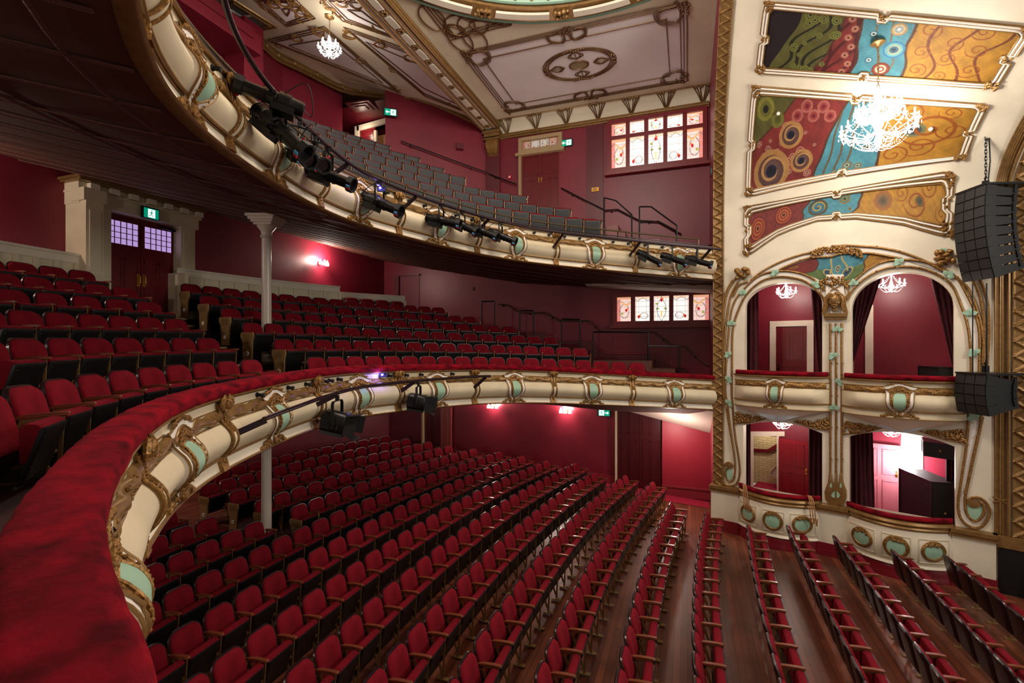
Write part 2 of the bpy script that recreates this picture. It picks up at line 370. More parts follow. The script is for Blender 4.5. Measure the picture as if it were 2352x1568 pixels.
# sloping rear ceiling
def rc_z(X): return CZ + .25 * max(0.0, -7.2 - X)
mb = MB(); mb.grid(lambda x, y: (x, y, rc_z(x)), [-14.2, -7.2, -6.9], [-2.8, 18.2]); struct(mb, 'ceiling_gallery', CEILC, smooth=False)
# gold cornice along the gallery walls
mb = MB(); pth = [onZ(560, 62, 9.95), onZ(600, 96, 10.05), onZ(640, 131, 10.1), onZ(700, 160, 10.05), onZ(787, 203, 9.95), onZ(850, 214, 9.75), onZ(918, 222, 9.5)]
pth = [(p[0] + .05, p[1] - .1, p[2]) for p in pth]
mb.tube(catmull(pth, 6), .085, 8, flat=(1.2, .8)); mb.tube(catmull([(p[0], p[1], p[2] - .16) for p in pth], 6), .045, 6); mb.tube(catmull([(p[0], p[1], p[2] + .13) for p in pth], 6), .05, 6)
e0 = pth[-1]; p2 = [e0, onZ(955, 219, 9.42), onZ(1000, 236, 9.2), onZ(1060, 262, 8.95), onZ(1118, 290, 8.72)]
for dz, r in ((0, .07), (-.13, .04), (.11, .05)): mb.tube([(p[0], p[1] - .05, p[2] + dz) for p in p2], r, 6)
for k, p in enumerate(catmull(pth, 3)):
    if k % 2 == 0: mb.ball((p[0], p[1], p[2]), (.13, .1, .11), 8, 5)
struct(mb, 'trim_gallery_cornice', GOLDS)
# transverse beam
mb = MB(); mb.box((-7.2, 7.4, 8.62), (.62, 20, .46)); struct(mb, 'trim_ceiling_beam', CEILC, smooth=False)
mb = MB()
for x, z, r in ((-6.87, 8.56, .06), (-6.87, 8.4, .045), (-7.53, 8.4, .05), (-7.53, 8.58, .06), (-7.03, 8.385, .03), (-7.37, 8.385, .03)): mb.tube([(x, -2.6, z), (x, 17.45, z)], r, 6)
for k in range(26):
    y = 17.0 - k * .74
    for j in range(7): a = j / 7 * 6.28; mb.ball((-7.2 + .07 * math.cos(a), y + .07 * math.sin(a), 8.375), .035, 6, 4)
mb.box((-6.88, 7.4, 8.42), (.1, 19.8, .1))
struct(mb, 'trim_beam_mouldings', GOLDS)
mb = MB()
for k in range(26):
    y = 16.63 - k * .74; mb.add([(-7.2 + x, y + d, 8.385 - e) for x, d, e in ((-.1, -.27, 0), (.1, -.27, 0), (.12, 0, 0), (.1, .27, 0), (-.1, .27, 0), (-.12, 0, 0), (-.08, -.23, .03), (.08, -.23, .03), (.1, 0, .03), (.08, .23, .03), (-.08, .23, .03), (-.1, 0, .03))], [(6, 7, 8, 9, 10, 11)] + [(i, (i + 1) % 6, 6 + (i + 1) % 6, 6 + i) for i in range(6)])
struct(mb, 'trim_beam_panels', CREAM2, smooth=False)
mb = MB()
for x in (-7.53, -6.87): mb.tube([(x - .01, -2.6, 8.5), (x - .01, 17.45, 8.5)], .035, 6)
struct(mb, 'trim_beam_dark_lines', mat('dark_bronze_paint', (74, 46, 34), .4, .3))  # dark lines along both edges of the beam
# gold corbel under the beam
def corbel():
    t = thing('ceiling_corbel', 'gold scrolled corbel carrying the ceiling beam at the side wall', 'bracket', (-7.15, 17.4, 7.35))
    m = MB(); m.box((-7.15, 17.42, 8.28), (.72, .36, .10)); m.box((-7.15, 17.44, 8.17), (.62, .32, .14)); m.box((-7.15, 17.46, 8.03), (.66, .34, .06)); m.build('capital', GOLDS, t, smooth=False)
    m = MB(); m.loft([[(-7.15 - w_, 17.58, z), (-7.15 - w_, 17.58 - d, z), (-7.15 + w_, 17.58 - d, z), (-7.15 + w_, 17.58, z)] for z, d, w_ in ((8.0, .26, .24), (7.8, .3, .25), (7.6, .24, .22), (7.45, .14, .2), (7.36, .05, .14))], cap=True)
    for k in (-1, 0, 1): m.tube([(-7.15 + .12 * k, 17.3, 7.9), (-7.15 + .12 * k, 17.28, 7.78), (-7.15 + .12 * k, 17.33, 7.62), (-7.15 + .12 * k, 17.42, 7.47)], .035, 6)
    m.build('scroll', GOLD, t)
corbel()
# crimson pilasters and bulkheads of the gallery
mb = MB()
for px0, px1, d in ((1120, 1150, .12), (1348, 1386, .06)):
    a = onY(px0, 300, YW)[0]; b = onY(px1, 300, YW)[0]; mb.box(((a + b) / 2, YW - d / 2, 5.4), (b - a, d, 5.4))
struct(mb, 'trim_gallery_pilasters', CRIMD, smooth=False)
mb = MB(); mb.box((-12.9, 11.2, 6.9), (.8, .7, 6.0)); mb.box((-12.75, 8.2, 9.1), (1.1, 6.0, .55)); mb.box((-12.4, 7.9, 9.3), (.5, 6.0, .3)); mb.box((-13.25, 8.9, 7.4), (.1, 4.2, .05)); mb.box((-13.3, 13.2, 7.55), (.22, 2.6, .05), rz=.06); struct(mb, 'trim_gallery_bulkhead', CRIM, smooth=False)
# under-sides of the two circles
def soff_u(X): return interp(X, [-12.6, -9.8, -6.0, -3.4, .75], [3.68, 3.1, 2.38, 2.14, 1.86])
def soffit(name, m, zf, xmax=.7):
    mb = MB(); xs = list(np.linspace(-12.3, -6.1, 14)) + list(np.linspace(-6.0, xmax, 28))
    for sg in (1, -1):
        loops = []
        for X in xs:
            y0 = front_y(X); y1 = YW if sg > 0 else 17.3; loops.append([(X, YM + sg * (y0 - .02 - YM + (y1 - y0 + .02) * t), zf(X, (y1 - y0) * t, y0 + (y1 - y0) * t)) for t in np.linspace(0, 1, 9)])
        mb.loft(loops, closed=False)
    struct(mb, name, m)
soffit('ceiling_under_gallery', SOFF, lambda X, d, y: soff_u(X) + .02)
soffit('ceiling_under_dress_circle', SOFF, lambda X, d, y: -.53 - .069 * (max(X, -7.5) + 6) - .875 - min(1, d / 1.4) * min(.34, max(0, (X + 5.6) * .11)))
mb = MB()
def off_curve(o, n=70, s0=0.0, s1=None):
    out = []
    for s in np.linspace(s0, s1 or FL, n): x, y, nx, ny, tx, ty = fr_pt(s); out.append((x - nx * o, y - ny * o))
    return out
mb.tube([(x, y, soff_u(x) - .005) for x, y in off_curve(1.7) if y < YW], .028, 6, flat=(.5, 1)); mb.tube([(x, y, soff_u(x) - .005) for x, y in off_curve(.55) if y < YW], .02, 6, flat=(.5, 1))
for k in range(-12, 16):    # parallel battens
    c0 = k * .85; pts = []
    for t in np.linspace(-14, 14, 90):
        X = -9 + t * .72 + c0 * .69; Y = 7.4 + t * .69 - c0 * .72
        ax = X; fy = front_y(min(X, .7)); inside = (X > -12.2 and X < .6 and -2 < Y < 17.5) and (abs(Y - YM) > fy - YM + .1)
        if X < -6.05: inside = X > -12.2 and -2 < Y < 17.5
        if inside: pts.append((X, Y, soff_u(X) - .004))
        elif len(pts) > 2: mb.tube(pts, .026, 6, flat=(.45, 1)); pts = []
        else: pts = []
    if len(pts) > 2: mb.tube(pts, .026, 6, flat=(.45, 1))
struct(mb, 'trim_soffit_battens', SOFFT)
# ledge below the gallery soffit at the side wall
mb = MB(); a = onY(1350, 657, 17.0); b = onY(1640, 664, 17.0); mb.hexa([(a[0], 16.6, a[2] - .02), (b[0], 16.2, b[2] - .1), (b[0], YW, b[2] - .1), (a[0], YW, a[2] - .02), (a[0], 16.6, a[2] + .12), (b[0], 16.2, b[2] + .3), (b[0], YW, b[2] + .3), (a[0], YW, a[2] + .12)]); struct(mb, 'trim_gallery_ledge', DULLW, smooth=False)
# pale sloping stair underside above the stalls side passage
mb = MB(); a = onY(1446, 945, 17.33); b = onY(1642, 997, 17.33); mb.quad(a, b, (.69, 15.1, -1.9), (-1.9, 14.6, -1.78)); struct(mb, 'ceiling_stair_underside', DULLW, smooth=False)
mb = MB(); a = onY(1521, 1100, 17.35)[0]; mb.box(((a + .7) / 2, 17.47, -3.4), (.7 - a, .26, 3.9)); struct(mb, 'wall_passage', mat('lit_crimson_wall', (150, 26, 46), .5), smooth=False)  # brighter crimson puts the passage light into the wall colour
mb = MB(); mb.box(((a + .7) / 2, 17.31, -4.97), (.7 - a, .06, .34)); mb.box(((a + .7) / 2, 17.29, -4.8), (.7 - a, .09, .05)); struct(mb, 'baseboard_passage', CRIML, smooth=False)
mb = MB(); x0 = onY(1040, 1030, YW)[0]; x1 = onY(1414, 1090, YW)[0]
mb.hexa([(x0, YW - .05, floor_z(x0)), (x1, YW - .05, floor_z(x1)), (x1, YW, floor_z(x1)), (x0, YW, floor_z(x0)), (x0, YW - .05, floor_z(x0) + .3), (x1, YW - .05, floor_z(x1) + .3), (x1, YW, floor_z(x1) + .3), (x0, YW, floor_z(x0) + .3)]); struct(mb, 'baseboard_side', CRIML, smooth=False)

# stepped floors of the two circles ------------------------------------------------
TIER = {'dress': dict(xc=.152, e=1.014, R=[7.284 + .87 * k for k in range(6)] + [12.75], z=[-.30, .033, .351, .658, .944, 1.24, 1.42], t=.046),
        'upper': dict(xc=.085, e=.955, R=[6.75] + [7.368 + .87 * k for k in range(7)], z=[3.36, 3.932, 4.398, 4.867, 5.389, 5.819, 6.287, 6.741], t=.08)}
def tier_pt(kind, R_, th): T = TIER[kind]; return T['xc'] - R_ * math.cos(th), YM + T['e'] * R_ * math.sin(th)
def tier_z(kind, k, X): T = TIER[kind]; return T['z'][k] - .85 - T['t'] * (X + 6)
def front_r(th, kind):
    T = TIER[kind]; best = None
    d = [math.atan2((y - YM) / T['e'], T['xc'] - x) for x, y in FC]; r = [math.hypot(T['xc'] - x, (y - YM) / T['e']) for x, y in FC]
    o = np.argsort(d); return float(np.interp(th, np.array(d)[o], np.array(r)[o]))
FRC = {k: [front_r(t, k) for t in np.linspace(-1.5, 1.5, 301)] for k in TIER}
def row_r(kind, k, th): return max(TIER[kind]['R'][k], interp(th, np.linspace(-1.5, 1.5, 301), FRC[kind]) + .80 + .87 * k) if kind == 'upper' and k == 0 else TIER[kind]['R'][k]
ENDS = {'dress': [1500, 1350, 1282, 1187, 1095, 1022, 930], 'upper': [1470, 1388, 1310, 1212, 1066, 1014, 968, 896]}
def tiers(kind, name, rear, m_):
    mb = MB(); T = TIER[kind]; n = len(T['R']); ths = np.linspace(-1.45, 1.45, 80)
    def rcl(r, th):
        lim = 10.18 / (T['e'] * abs(math.sin(th)) + 1e-6); return min(r, lim)
    for k in range(n):
        loops = []; cut = 1.45
        for th in np.linspace(0, 1.45, 400):
            a = tier_pt(kind, T['R'][k], th)
            if proj((a[0], a[1], tier_z(kind, k, a[0]) + .8))[0] > ENDS[kind][k]: cut = th; break
        for th in np.linspace(-1.45, cut, 60):
            ri = (front_r(th, kind) + .06) if k == 0 else max(T['R'][k] - .47, front_r(th, kind) + .05); ro = row_r(kind, k, th) + .4 if k < n - 1 else rear
            ri = rcl(ri, th); ro = max(ri, rcl(ro, th)); a = tier_pt(kind, ri, th); b = tier_pt(kind, ro, th)
            zl = tier_z(kind, k - 1, a[0]) if k else tier_z(kind, 0, a[0]) - .04
            loops.append([(a[0], a[1], zl), (a[0], a[1], tier_z(kind, k, a[0])), (b[0], b[1], tier_z(kind, k, b[0]))])
        mb.loft(loops, closed=False)
    struct(mb, name, m_, smooth=False)
tiers('dress', 'floor_dress_circle', 13.2, STEPW); tiers('upper', 'floor_gallery', 13.6, STEPW)
# ================================================================= BALCONY FRONTS
def prof(f):
    if f < .03: return .045
    if f < .035: return .045 - (f - .03) / .005 * .045
    if f < .33: return 0.0 + .025 * max(0, (f - .16) / .17)
    if f < .77: return .025 + .125 * math.sin(math.pi * (f - .33) / .44) ** .8
    if f < .8: return .035
    if f < .96: return -.005
    return .035
BOXF = {}
def fpt(kind, s, f, off=0.0):
    if kind in BOXF:
        u0, u1, bow, zt, hh = BOXF[kind]; t = max(0, min(1, (s - u0) / (u1 - u0))); o = .06 + bow * (1 - (2 * t - 1) ** 2) ** .6 + prof(max(0, min(1, f))) * min(1, 6 * min(t, 1 - t) + .15) + off
        return SW(s, zt - hh * f, o)
    x, y, nx, ny, tx, ty = fr_pt(s, kind); o = prof(max(0, min(1, f))) + off; z = ZTOP[kind](x) - f * FH[kind]
    return np.array((x + nx * o, y + ny * o, z))
def s_at_px(kind, px, f=.4, smax=16.5, off=0):
    best = (1e9, 0)
    for s in np.linspace(0, smax, 800):
        d = abs(proj(fpt(kind, s, f, off))[0] - px)
        if d < best[0]: best = (d, s)
    return best[1]
SP = {'dress': [1551.5, 1361.5, 1184, 1007, 830, 637, 430], 'upper': [1561, 1368, 1188, 1009, 831, 643, 454]}
PP = {'dress': [1454, 1272, 1094, 919, 734, 525, 340], 'upper': [1461.5, 1279, 1099, 920, 743, 540, 350]}
def face(mb, c, fwd, size, hair=None, seed=1):
    f = Vector(fwd).normalized(); u = Vector((0, 0, 1)); r = f.cross(u).normalized(); u = r.cross(f); M = Matrix((r, f, u)).transposed(); c = Vector(c)
    P = lambda x, y, z: c + M @ Vector((x, y, z)) * size
    mb.ball(c, (.30 * size, .36 * size, .45 * size), 14, 10, M)                       # skull and face
    mb.ball(P(0, .1, -.25), (.2 * size, .24 * size, .2 * size), 10, 7, M)             # jaw
    mb.ball(P(0, .3, -.37), (.07 * size, .07 * size, .06 * size), 7, 5, M)            # chin
    mb.add([P(-.055, .33, -.12), P(.055, .33, -.12), P(0, .47, -.1), P(0, .34, .1)], [(0, 1, 2), (0, 2, 3), (2, 1, 3), (0, 3, 1)])   # nose
    for x in (-.12, .12):
        mb.ball(P(x, .31, .05), (.07 * size, .04 * size, .045 * size), 7, 5, M); mb.ball(P(x, .33, .13), (.09 * size, .035 * size, .025 * size), 7, 4, M)
        mb.ball(P(x * 1.5, .2, -.12), .09 * size, 7, 5)
        mb.ball(P(x * 2.5, 0, -.02), (.03 * size, .06 * size, .09 * size), 6, 5, M)
    for z in (-.235, -.265): mb.ball(P(0, .33, z), (.085 * size, .035 * size, .018 * size), 7, 4, M)
    mb.tube([P(0, -.05, -.3), P(0, -.02, -.6)], .16 * size, 8)
    h = hair or mb; rr = random.Random(seed)
    for k in range(26):
        a = rr.uniform(0, 2 * math.pi); e = rr.uniform(.12, .95); p = P(.36 * math.cos(a) * math.sqrt(1 - e * e * .7), -.06 + .34 * math.sin(a) * math.sqrt(1 - e * e * .7) * .8, .12 + .38 * e)
        h.ball(p, rr.uniform(.07, .12) * size, 6, 4)
    for sgn in (-1, 1):
        h.tube([P(sgn * .3, .05, .3), P(sgn * .38, .02, .05), P(sgn * .36, 0, -.25), P(sgn * .42, .02, -.5)], [.1 * size, .12 * size, .1 * size, .05 * size], 7)
    return P
def hw_of(v): return interp(v, [0, .06, .14, .3, .5, .65, .8, .92, 1.0], [.34, .30, .262, .25, .25, .235, .165, .075, .02])
def shield_patch(kind, s0, hwf, f_top, f_bot, off, thick, nu=14, nv=16, bumpy=0.0, seed=0):
    def fn(u, v, o):
        wd = hwf(v) * u; ft = f_top(u); f = ft + (f_bot - ft) * v
        if bumpy and o > 0: o += bumpy * noise3(wd * 5.1 + seed, f * 6.3, seed)
        return fpt(kind, s0 - wd, f, o)
    us = np.linspace(-1, 1, nu); vs_ = np.linspace(0, 1, nv); mb = MB(); mb.grid(lambda u, v: fn(u, v, off), us, vs_, flip=True)
    rim = [(u, 0.0) for u in us] + [(1.0, v) for v in vs_[1:]] + [(u, 1.0) for u in us[::-1][1:]] + [(-1.0, v) for v in vs_[::-1][1:]]
    mb.loft([[fn(u, v, off - thick) for u, v in rim], [fn(u, v, off) for u, v in rim]], closed=True)
    return mb, [fn(u, v, off) for u, v in rim]
def scroll_lumps(mb, kind, s0, w0, w1, f0, f1, n, r, off, seed):
    rr = random.Random(seed); pts = []
    for k in range(n):
        a = rr.random(); pts.append(fpt(kind, s0 - (w0 + (w1 - w0) * a), f0 + (f1 - f0) * rr.random(), off))
    lumps(mb, pts, r, seed)
def make_shield(kind, s0, root, seed, detail, wsc=1.0):
    ftop = lambda u: .115 - .055 * math.cos(math.pi * u * .95) + (.0 if abs(u) < .8 else (abs(u) - .8) * -.12)
    mb, rim = shield_patch(kind, s0, lambda v: wsc * hw_of(v), ftop, .94, .045, .06)
    sh = mb.build('shield', WHITE, root)
    g = MB(); g.tube(rim, .0105, 6, closed=True); h2 = lambda v: wsc * max(.01, hw_of(v) - .078)
    mb, rim2 = shield_patch(kind, s0, h2, lambda u: ftop(u) + .075, .88, .055, .02, bumpy=.012 if detail else 0, seed=seed, nu=18 if detail else 10, nv=26 if detail else 14)
    g.tube(rim2, .0105, 6, closed=True)
    g.build('border', GOLDS, sh); mb.build('carving', GOLD, sh)
    gp = lambda v: wsc * interp(v, [0, .15, .55, .8, 1], [.10, .125, .125, .112, .04])
    mb, rim3 = shield_patch(kind, s0, gp, lambda u: .33 - .035 * math.cos(math.pi * u * .5) * 1.0, .8, .068, .03, nu=8)
    mb.build('green_panel', GREEN, sh)
    c = MB(); c.tube(rim3, .012, 6, closed=True)
    rr = random.Random(seed)
    nl = 30 if detail else 14
    for k in range(nl):
        a = k / nl * 2 - 1; c.ball(fpt(kind, s0 - a * .16 * wsc, .2 + .08 * a * a + rr.uniform(-.02, .05), .065), rr.uniform(.014, .024), 6, 4)
    for sg in (-1, 1):
        for k in range(9): c.ball(fpt(kind, s0 - sg * wsc * (.165 - .004 * k), .34 + .055 * k, .07), .012, 6, 4)
    for k in range(16): a = k / 15 * 2 - 1; c.ball(fpt(kind, s0 - a * .21 * wsc, .04 + .055 * abs(a) + rr.uniform(-.01, .015), .05), rr.uniform(.016, .028), 6, 4)
    c.build('crest', GOLD, sh)
    b = MB()
    for sg in (-1, 1):
        for k in range(20 if detail else 12):
            a = rr.random(); b.ball(fpt(kind, s0 - sg * wsc * (.06 + .28 * a), .945 - (.13 * (1 - a)) * rr.random(), .035), rr.uniform(.018, .034), 6, 4)
        b.tube([fpt(kind, s0 - sg * w_ * wsc, f, .05) for w_, f in ((.04, .93), (.1, .9), (.17, .86), (.24, .88), (.26, .93), (.31, .95), (.34, .93))], [.02, .024, .024, .026, .024, .02, .012], 6)
    b.tube([fpt(kind, s0, f, .075) for f in (.84, .88, .92, .95)], [.03, .035, .03, .015], 7)
    b.build('base_scroll', GOLD, sh)
def make_bracket(kind, s0, root, seed, detail):
    m = MB(); loops = []
    for f in np.linspace(.08, .8, 20):
        w_ = interp(f, [.08, .2, .45, .8], [.10, .075, .055, .065]); o = .03; loops.append([fpt(kind, s0 - w_, f, -.02), fpt(kind, s0 - w_, f, o), fpt(kind, s0 + w_, f, o), fpt(kind, s0 + w_, f, -.02)])
    m.loft(loops, closed=False); br = m.build('bracket', GOLDS, root)
    m = MB(); m.grid(lambda u, f: fpt(kind, s0 - u, f, .033), [-.028, .028], np.linspace(.46, .8, 10), flip=True); m.build('cream_inlay', CREAM, br)
    m = MB()
    for sg in (-1, 1): m.tube([fpt(kind, s0 + sg * interp(f, [.08, .2, .45, .8], [.10, .075, .055, .065]), f, .035) for f in np.linspace(.1, .8, 14)], .014, 6)
    for k in range(8): m.ball(fpt(kind, s0, .2 + k * .03, .04), .02 - k * .001, 6, 4)
    for f in (.4, .43): m.tube([fpt(kind, s0 - .06, f, .035), fpt(kind, s0 + .06, f, .035)], .01, 5)
    x, y, nx, ny, tx, ty = fr_pt(s0)
    m.build('ribs', GOLD, br)
    m = MB(); P = face(m, fpt(kind, s0, .07, .075), (nx, ny, -.1), .17 if detail else .15, seed=seed)
    for sg in (-1, 1):
        m.tube([P(sg * .3, .0, .35), P(sg * .62, .02, .2), P(sg * .7, .05, -.1), P(sg * .5, .02, -.4)], [.02, .03, .028, .015], 6)
    m.build('female_head', GOLD, br)
    m = MB(); m.loft([[fpt(kind, s0 - .07, f, o) for f, o in ((.8, -.02), (.8, .05), (.965, .05), (.965, -.02))], [fpt(kind, s0 + .07, f, o) for f, o in ((.8, -.02), (.8, .05), (.965, .05), (.965, -.02))]], cap=True)
    for k in range(7): m.ball(fpt(kind, s0 + .02 * math.sin(k * 2.3), .82 + k * .021, .06), .026 - .0015 * k, 6, 4)
    m.build('foot_block', GOLD, br)
def make_front(kind, name, label):
    c = fpt(kind, 0, 1); root = thing(name, label, 'balcony front', (c[0], c[1], c[2]))
    ss = list(np.linspace(0, FL - .3, 150)); cap = False
    def sweep(nm, m, fo, parent=root, closed=False, **k):
        mb = MB(); mb.loft([[fpt(kind, s, f, o) for f, o in fo] for s in ss], closed=closed); return mb.build(nm, m, parent, **k)
    fs = [.035, .1, .16, .2, .25, .3, .33] + [.33 + .44 * t for t in np.linspace(.02, .98, 16)] + [.775, .80]
    sweep('cream_body', CREAM, [(f, 0) for f in fs]); sweep('lower_band', CREAM2, [(.8, .0), (.965, .0)])
    mb = MB(); mb.loft([[fpt(kind, s, f, o) for f, o in ((0, -.06), (-.005, .0), (.012, .012), (.03, .005), (.034, -.02), (.05, .045 - .03), (.052, 0))] for s in ss], closed=False); mb.build('top_moulding', GOLDS, root)
    mb = MB()
    for f, r, o in ((.785, .02, .015), (.80, .012, .02), (.165, .010, .0), (.335, .010, .01)): mb.tube([fpt(kind, s, f, o) for s in ss], r, 6)
    mb.build('bead_mouldings', GOLDS, root)
    mb = MB(); mb.loft([[fpt(kind, s, f, o) for f, o in ((.955, -.01), (.96, .02), (.975, .03), (.985, .02), (1.0, .0), (1.0, -.12))] for s in ss], closed=False); mb.build('lip_moulding', GOLDS, root)
    S = [s_at_px(kind, p) for p in SP[kind]]; Pp = [s_at_px(kind, p) for p in PP[kind]]
    S.append(S[-1] + (2.62 if kind == 'dress' else 2.3)); Pp.append(Pp[-1] + 2.3)
    if kind == 'dress': Pp.pop()
    # rope moulding, twisted ribbon with flowers, one length per bay
    marks = sorted([0.0] + S + Pp + [max(S + Pp) + 1.1]); rr = random.Random(3)
    for a, b in zip(marks, marks[1:]):
        isS_a = a in S; isS_b = b in S; a2 = a + (.25 if isS_a else .07 if a else 0); b2 = b - (.25 if isS_b else .07)
        if b2 - a2 < .15: continue
        n = max(10, int((b2 - a2) / .022)); dirn = 1 if isS_a or not a else -1
        def rp(s, th):
            rad = .064 * (1 + .22 * math.sin(2 * th + dirn * s * 15)); return fpt(kind, s, .245 + math.cos(th) * rad / FH[kind] * .98, .005 + math.sin(th) * rad * .75)
        rope = MB(); flo = MB(); rope.grid(lambda s, th: rp(s, th), np.linspace(a2, b2, n), np.linspace(0, math.pi, 11), flip=False)
        for k in range(int((b2 - a2) / .035)):
            s = a2 + .02 + k * .035
            if math.sin(s * 7.5) > .2: flo.ball(fpt(kind, s, .245 + rr.uniform(-.05, .05), .045), rr.uniform(.012, .02), 6, 4)
        rp_ = rope.build('twisted_rope', GOLDS, root)
        if flo.v: flo.build('rope_flowers', GOLD, rp_)
    for k, s in enumerate(S): make_shield(kind, s, root, 11 + k, k >= 4)
    for k, s in enumerate(Pp): make_bracket(kind, s, root, 31 + k, k >= 4)
    # festoon lamp sockets
    px = {'dress': [590, 660, 700, 742, 755, 775, 893, 930, 965, 1037], 'upper': [486, 520, 885, 937, 973, 1046, 1082, 1226, 1260, 1296, 1331, 1407, 1442, 1481, 1520]}[kind]
    for p in px:
        s = s_at_px(kind, p, .1); x, y, nx, ny, tx, ty = fr_pt(s); c = fpt(kind, s, .1); n = np.array((nx, ny, -.1)); m = MB()
        m.tube([c, c + n * .02, c + n * .021, c + n * .075, c + n * .078, c + n * .1], [.034, .034, .024, .026, .034, .03], 10); m.build('lamp_socket', BLACKM, root)
    return root, S, Pp
DRESS, dS, dP = make_front('dress', 'dress_circle_balustrade', 'cream and gold dress circle front with red velvet rail and green shields')
UPPER, uS, uP = make_front('upper', 'gallery_balustrade', 'cream and gold gallery front hung with black spotlights and green shields')
# padded velvet rail of the dress circle
mb = MB(); ss = np.linspace(0, FL - .02, 220)
def rail_loop(s):
    x, y, nx, ny, tx, ty = fr_pt(s, 'dress'); z = ZTOP['dress'](x); out = []
    for k in range(16):
        a = 2 * math.pi * k / 16; u = math.copysign(abs(math.cos(a)) ** .6, math.cos(a)); v = math.copysign(abs(math.sin(a)) ** .7, math.sin(a))
        wr = 1 + .012 * math.sin(s * 9 + u * 3) + .01 * math.sin(s * 23 + 4 * u)
        o = -.085 + .155 * u * wr; out.append((x + nx * o, y + ny * o, z + .055 + .078 * v * wr + .004 * math.sin(s * 31 + 7 * u)))
    return out
mb.loft([rail_loop(s) for s in ss]); mb.build('velvet_rail', RAIL, DRESS, angle=60)
mb = MB(); mb.loft([[(x - nx * o, y - ny * o, ZTOP['dress'](x) + dz) for o, dz in ((.2, .0), (.2, -.62))] for x, y, nx, ny, tx, ty in [fr_pt(s, 'dress') for s in np.linspace(0, FL, 100)]], closed=False); mb.build('inner_panel', STEPW, DRESS)
# dark capping and tubular safety rail of the gallery
mb = MB(); mb.loft([[(x - nx * o, y - ny * o, ZTOP['upper'](x) + dz) for o, dz in ((-.03, .0), (-.03, .05), (.25, .06), (.25, -.5))] for x, y, nx, ny, tx, ty in map(fr_pt, np.linspace(0, FL - .3, 120))], closed=False); mb.build('capping', mat('dark_capping_leather', (46, 40, 42), .35), UPPER, smooth=False)
t = thing('safety_rail', 'slim bronze safety rail on posts above the gallery front', 'railing', fpt('upper', .4, 0))
mb = MB(); sr = np.linspace(.35, 17.4, 120)
def srp(s, dz): x, y, nx, ny, tx, ty = fr_pt(s); return (x - nx * .14, y - ny * .14, ZTOP['upper'](x) + dz)
mb.tube([srp(s, .27) for s in sr], .022, 8); mb.build('top_tube', RAILB, t)
for s in np.arange(.4, 17.4, 1.9): mb = MB(); mb.cyl(srp(s, .05), srp(s, .27), .012, 8); mb.build('post', RAILB, t)
mb = MB(); mb.tube([srp(s, .13) for s in np.linspace(.0, 15.0, 110)], .016, 6); mb.build('lower_tube', PIPE, t)

# ---------------------------------------------------------------- lighting bars
def bar_pt(kind, s, off=.5):
    x, y, nx, ny, tx, ty = fr_pt(s, kind)
    dz = -.12 if kind == 'upper' else interp(s, [dP[2], dS[5]], [-.14, -.29])
    return np.array((x + nx * off, y + ny * off, ZTOP[kind](x) + dz))
def bar_s(kind, px, off=.5):
    best = (1e9, 0)
    for s in np.linspace(0, 18, 900):
        q = proj(bar_pt(kind, s, off))
        if abs(q[0] - px) < best[0]: best = (abs(q[0] - px), s)
    return best[1]
def make_bar(kind, s0, s1, struts, name, label, off):
    c = bar_pt(kind, s0, off); t = thing(name, label, 'lighting bar', c); mb = MB(); mb.tube([bar_pt(kind, s, off) for s in np.linspace(s0, s1, 90)], .03, 10); mb.build('tube', PIPE, t)
    for s in struts:
        mb = MB(); a = bar_pt(kind, s, off) - np.array((0, 0, .02)); b = fpt(kind, s + .16, .5, .0); mb.bar(a, b, .018, .075, (0, 0, 1)); mb.build('strut', PIPE, t)
BO = .42
make_bar('dress', bar_s('dress', 1126, BO), bar_s('dress', 606, BO), [bar_s('dress', p, BO) for p in (1116, 952, 775, 611)], 'lighting_bar', 'dark plum lighting bar curving along the dress circle front', BO)
make_bar('upper', .08, 17.6, [bar_s('upper', p, .5) for p in (1632, 1470, 1294, 1122, 957, 800)] + [12.6], 'lighting_bar', 'dark plum lighting bar curving along the gallery front', .5)
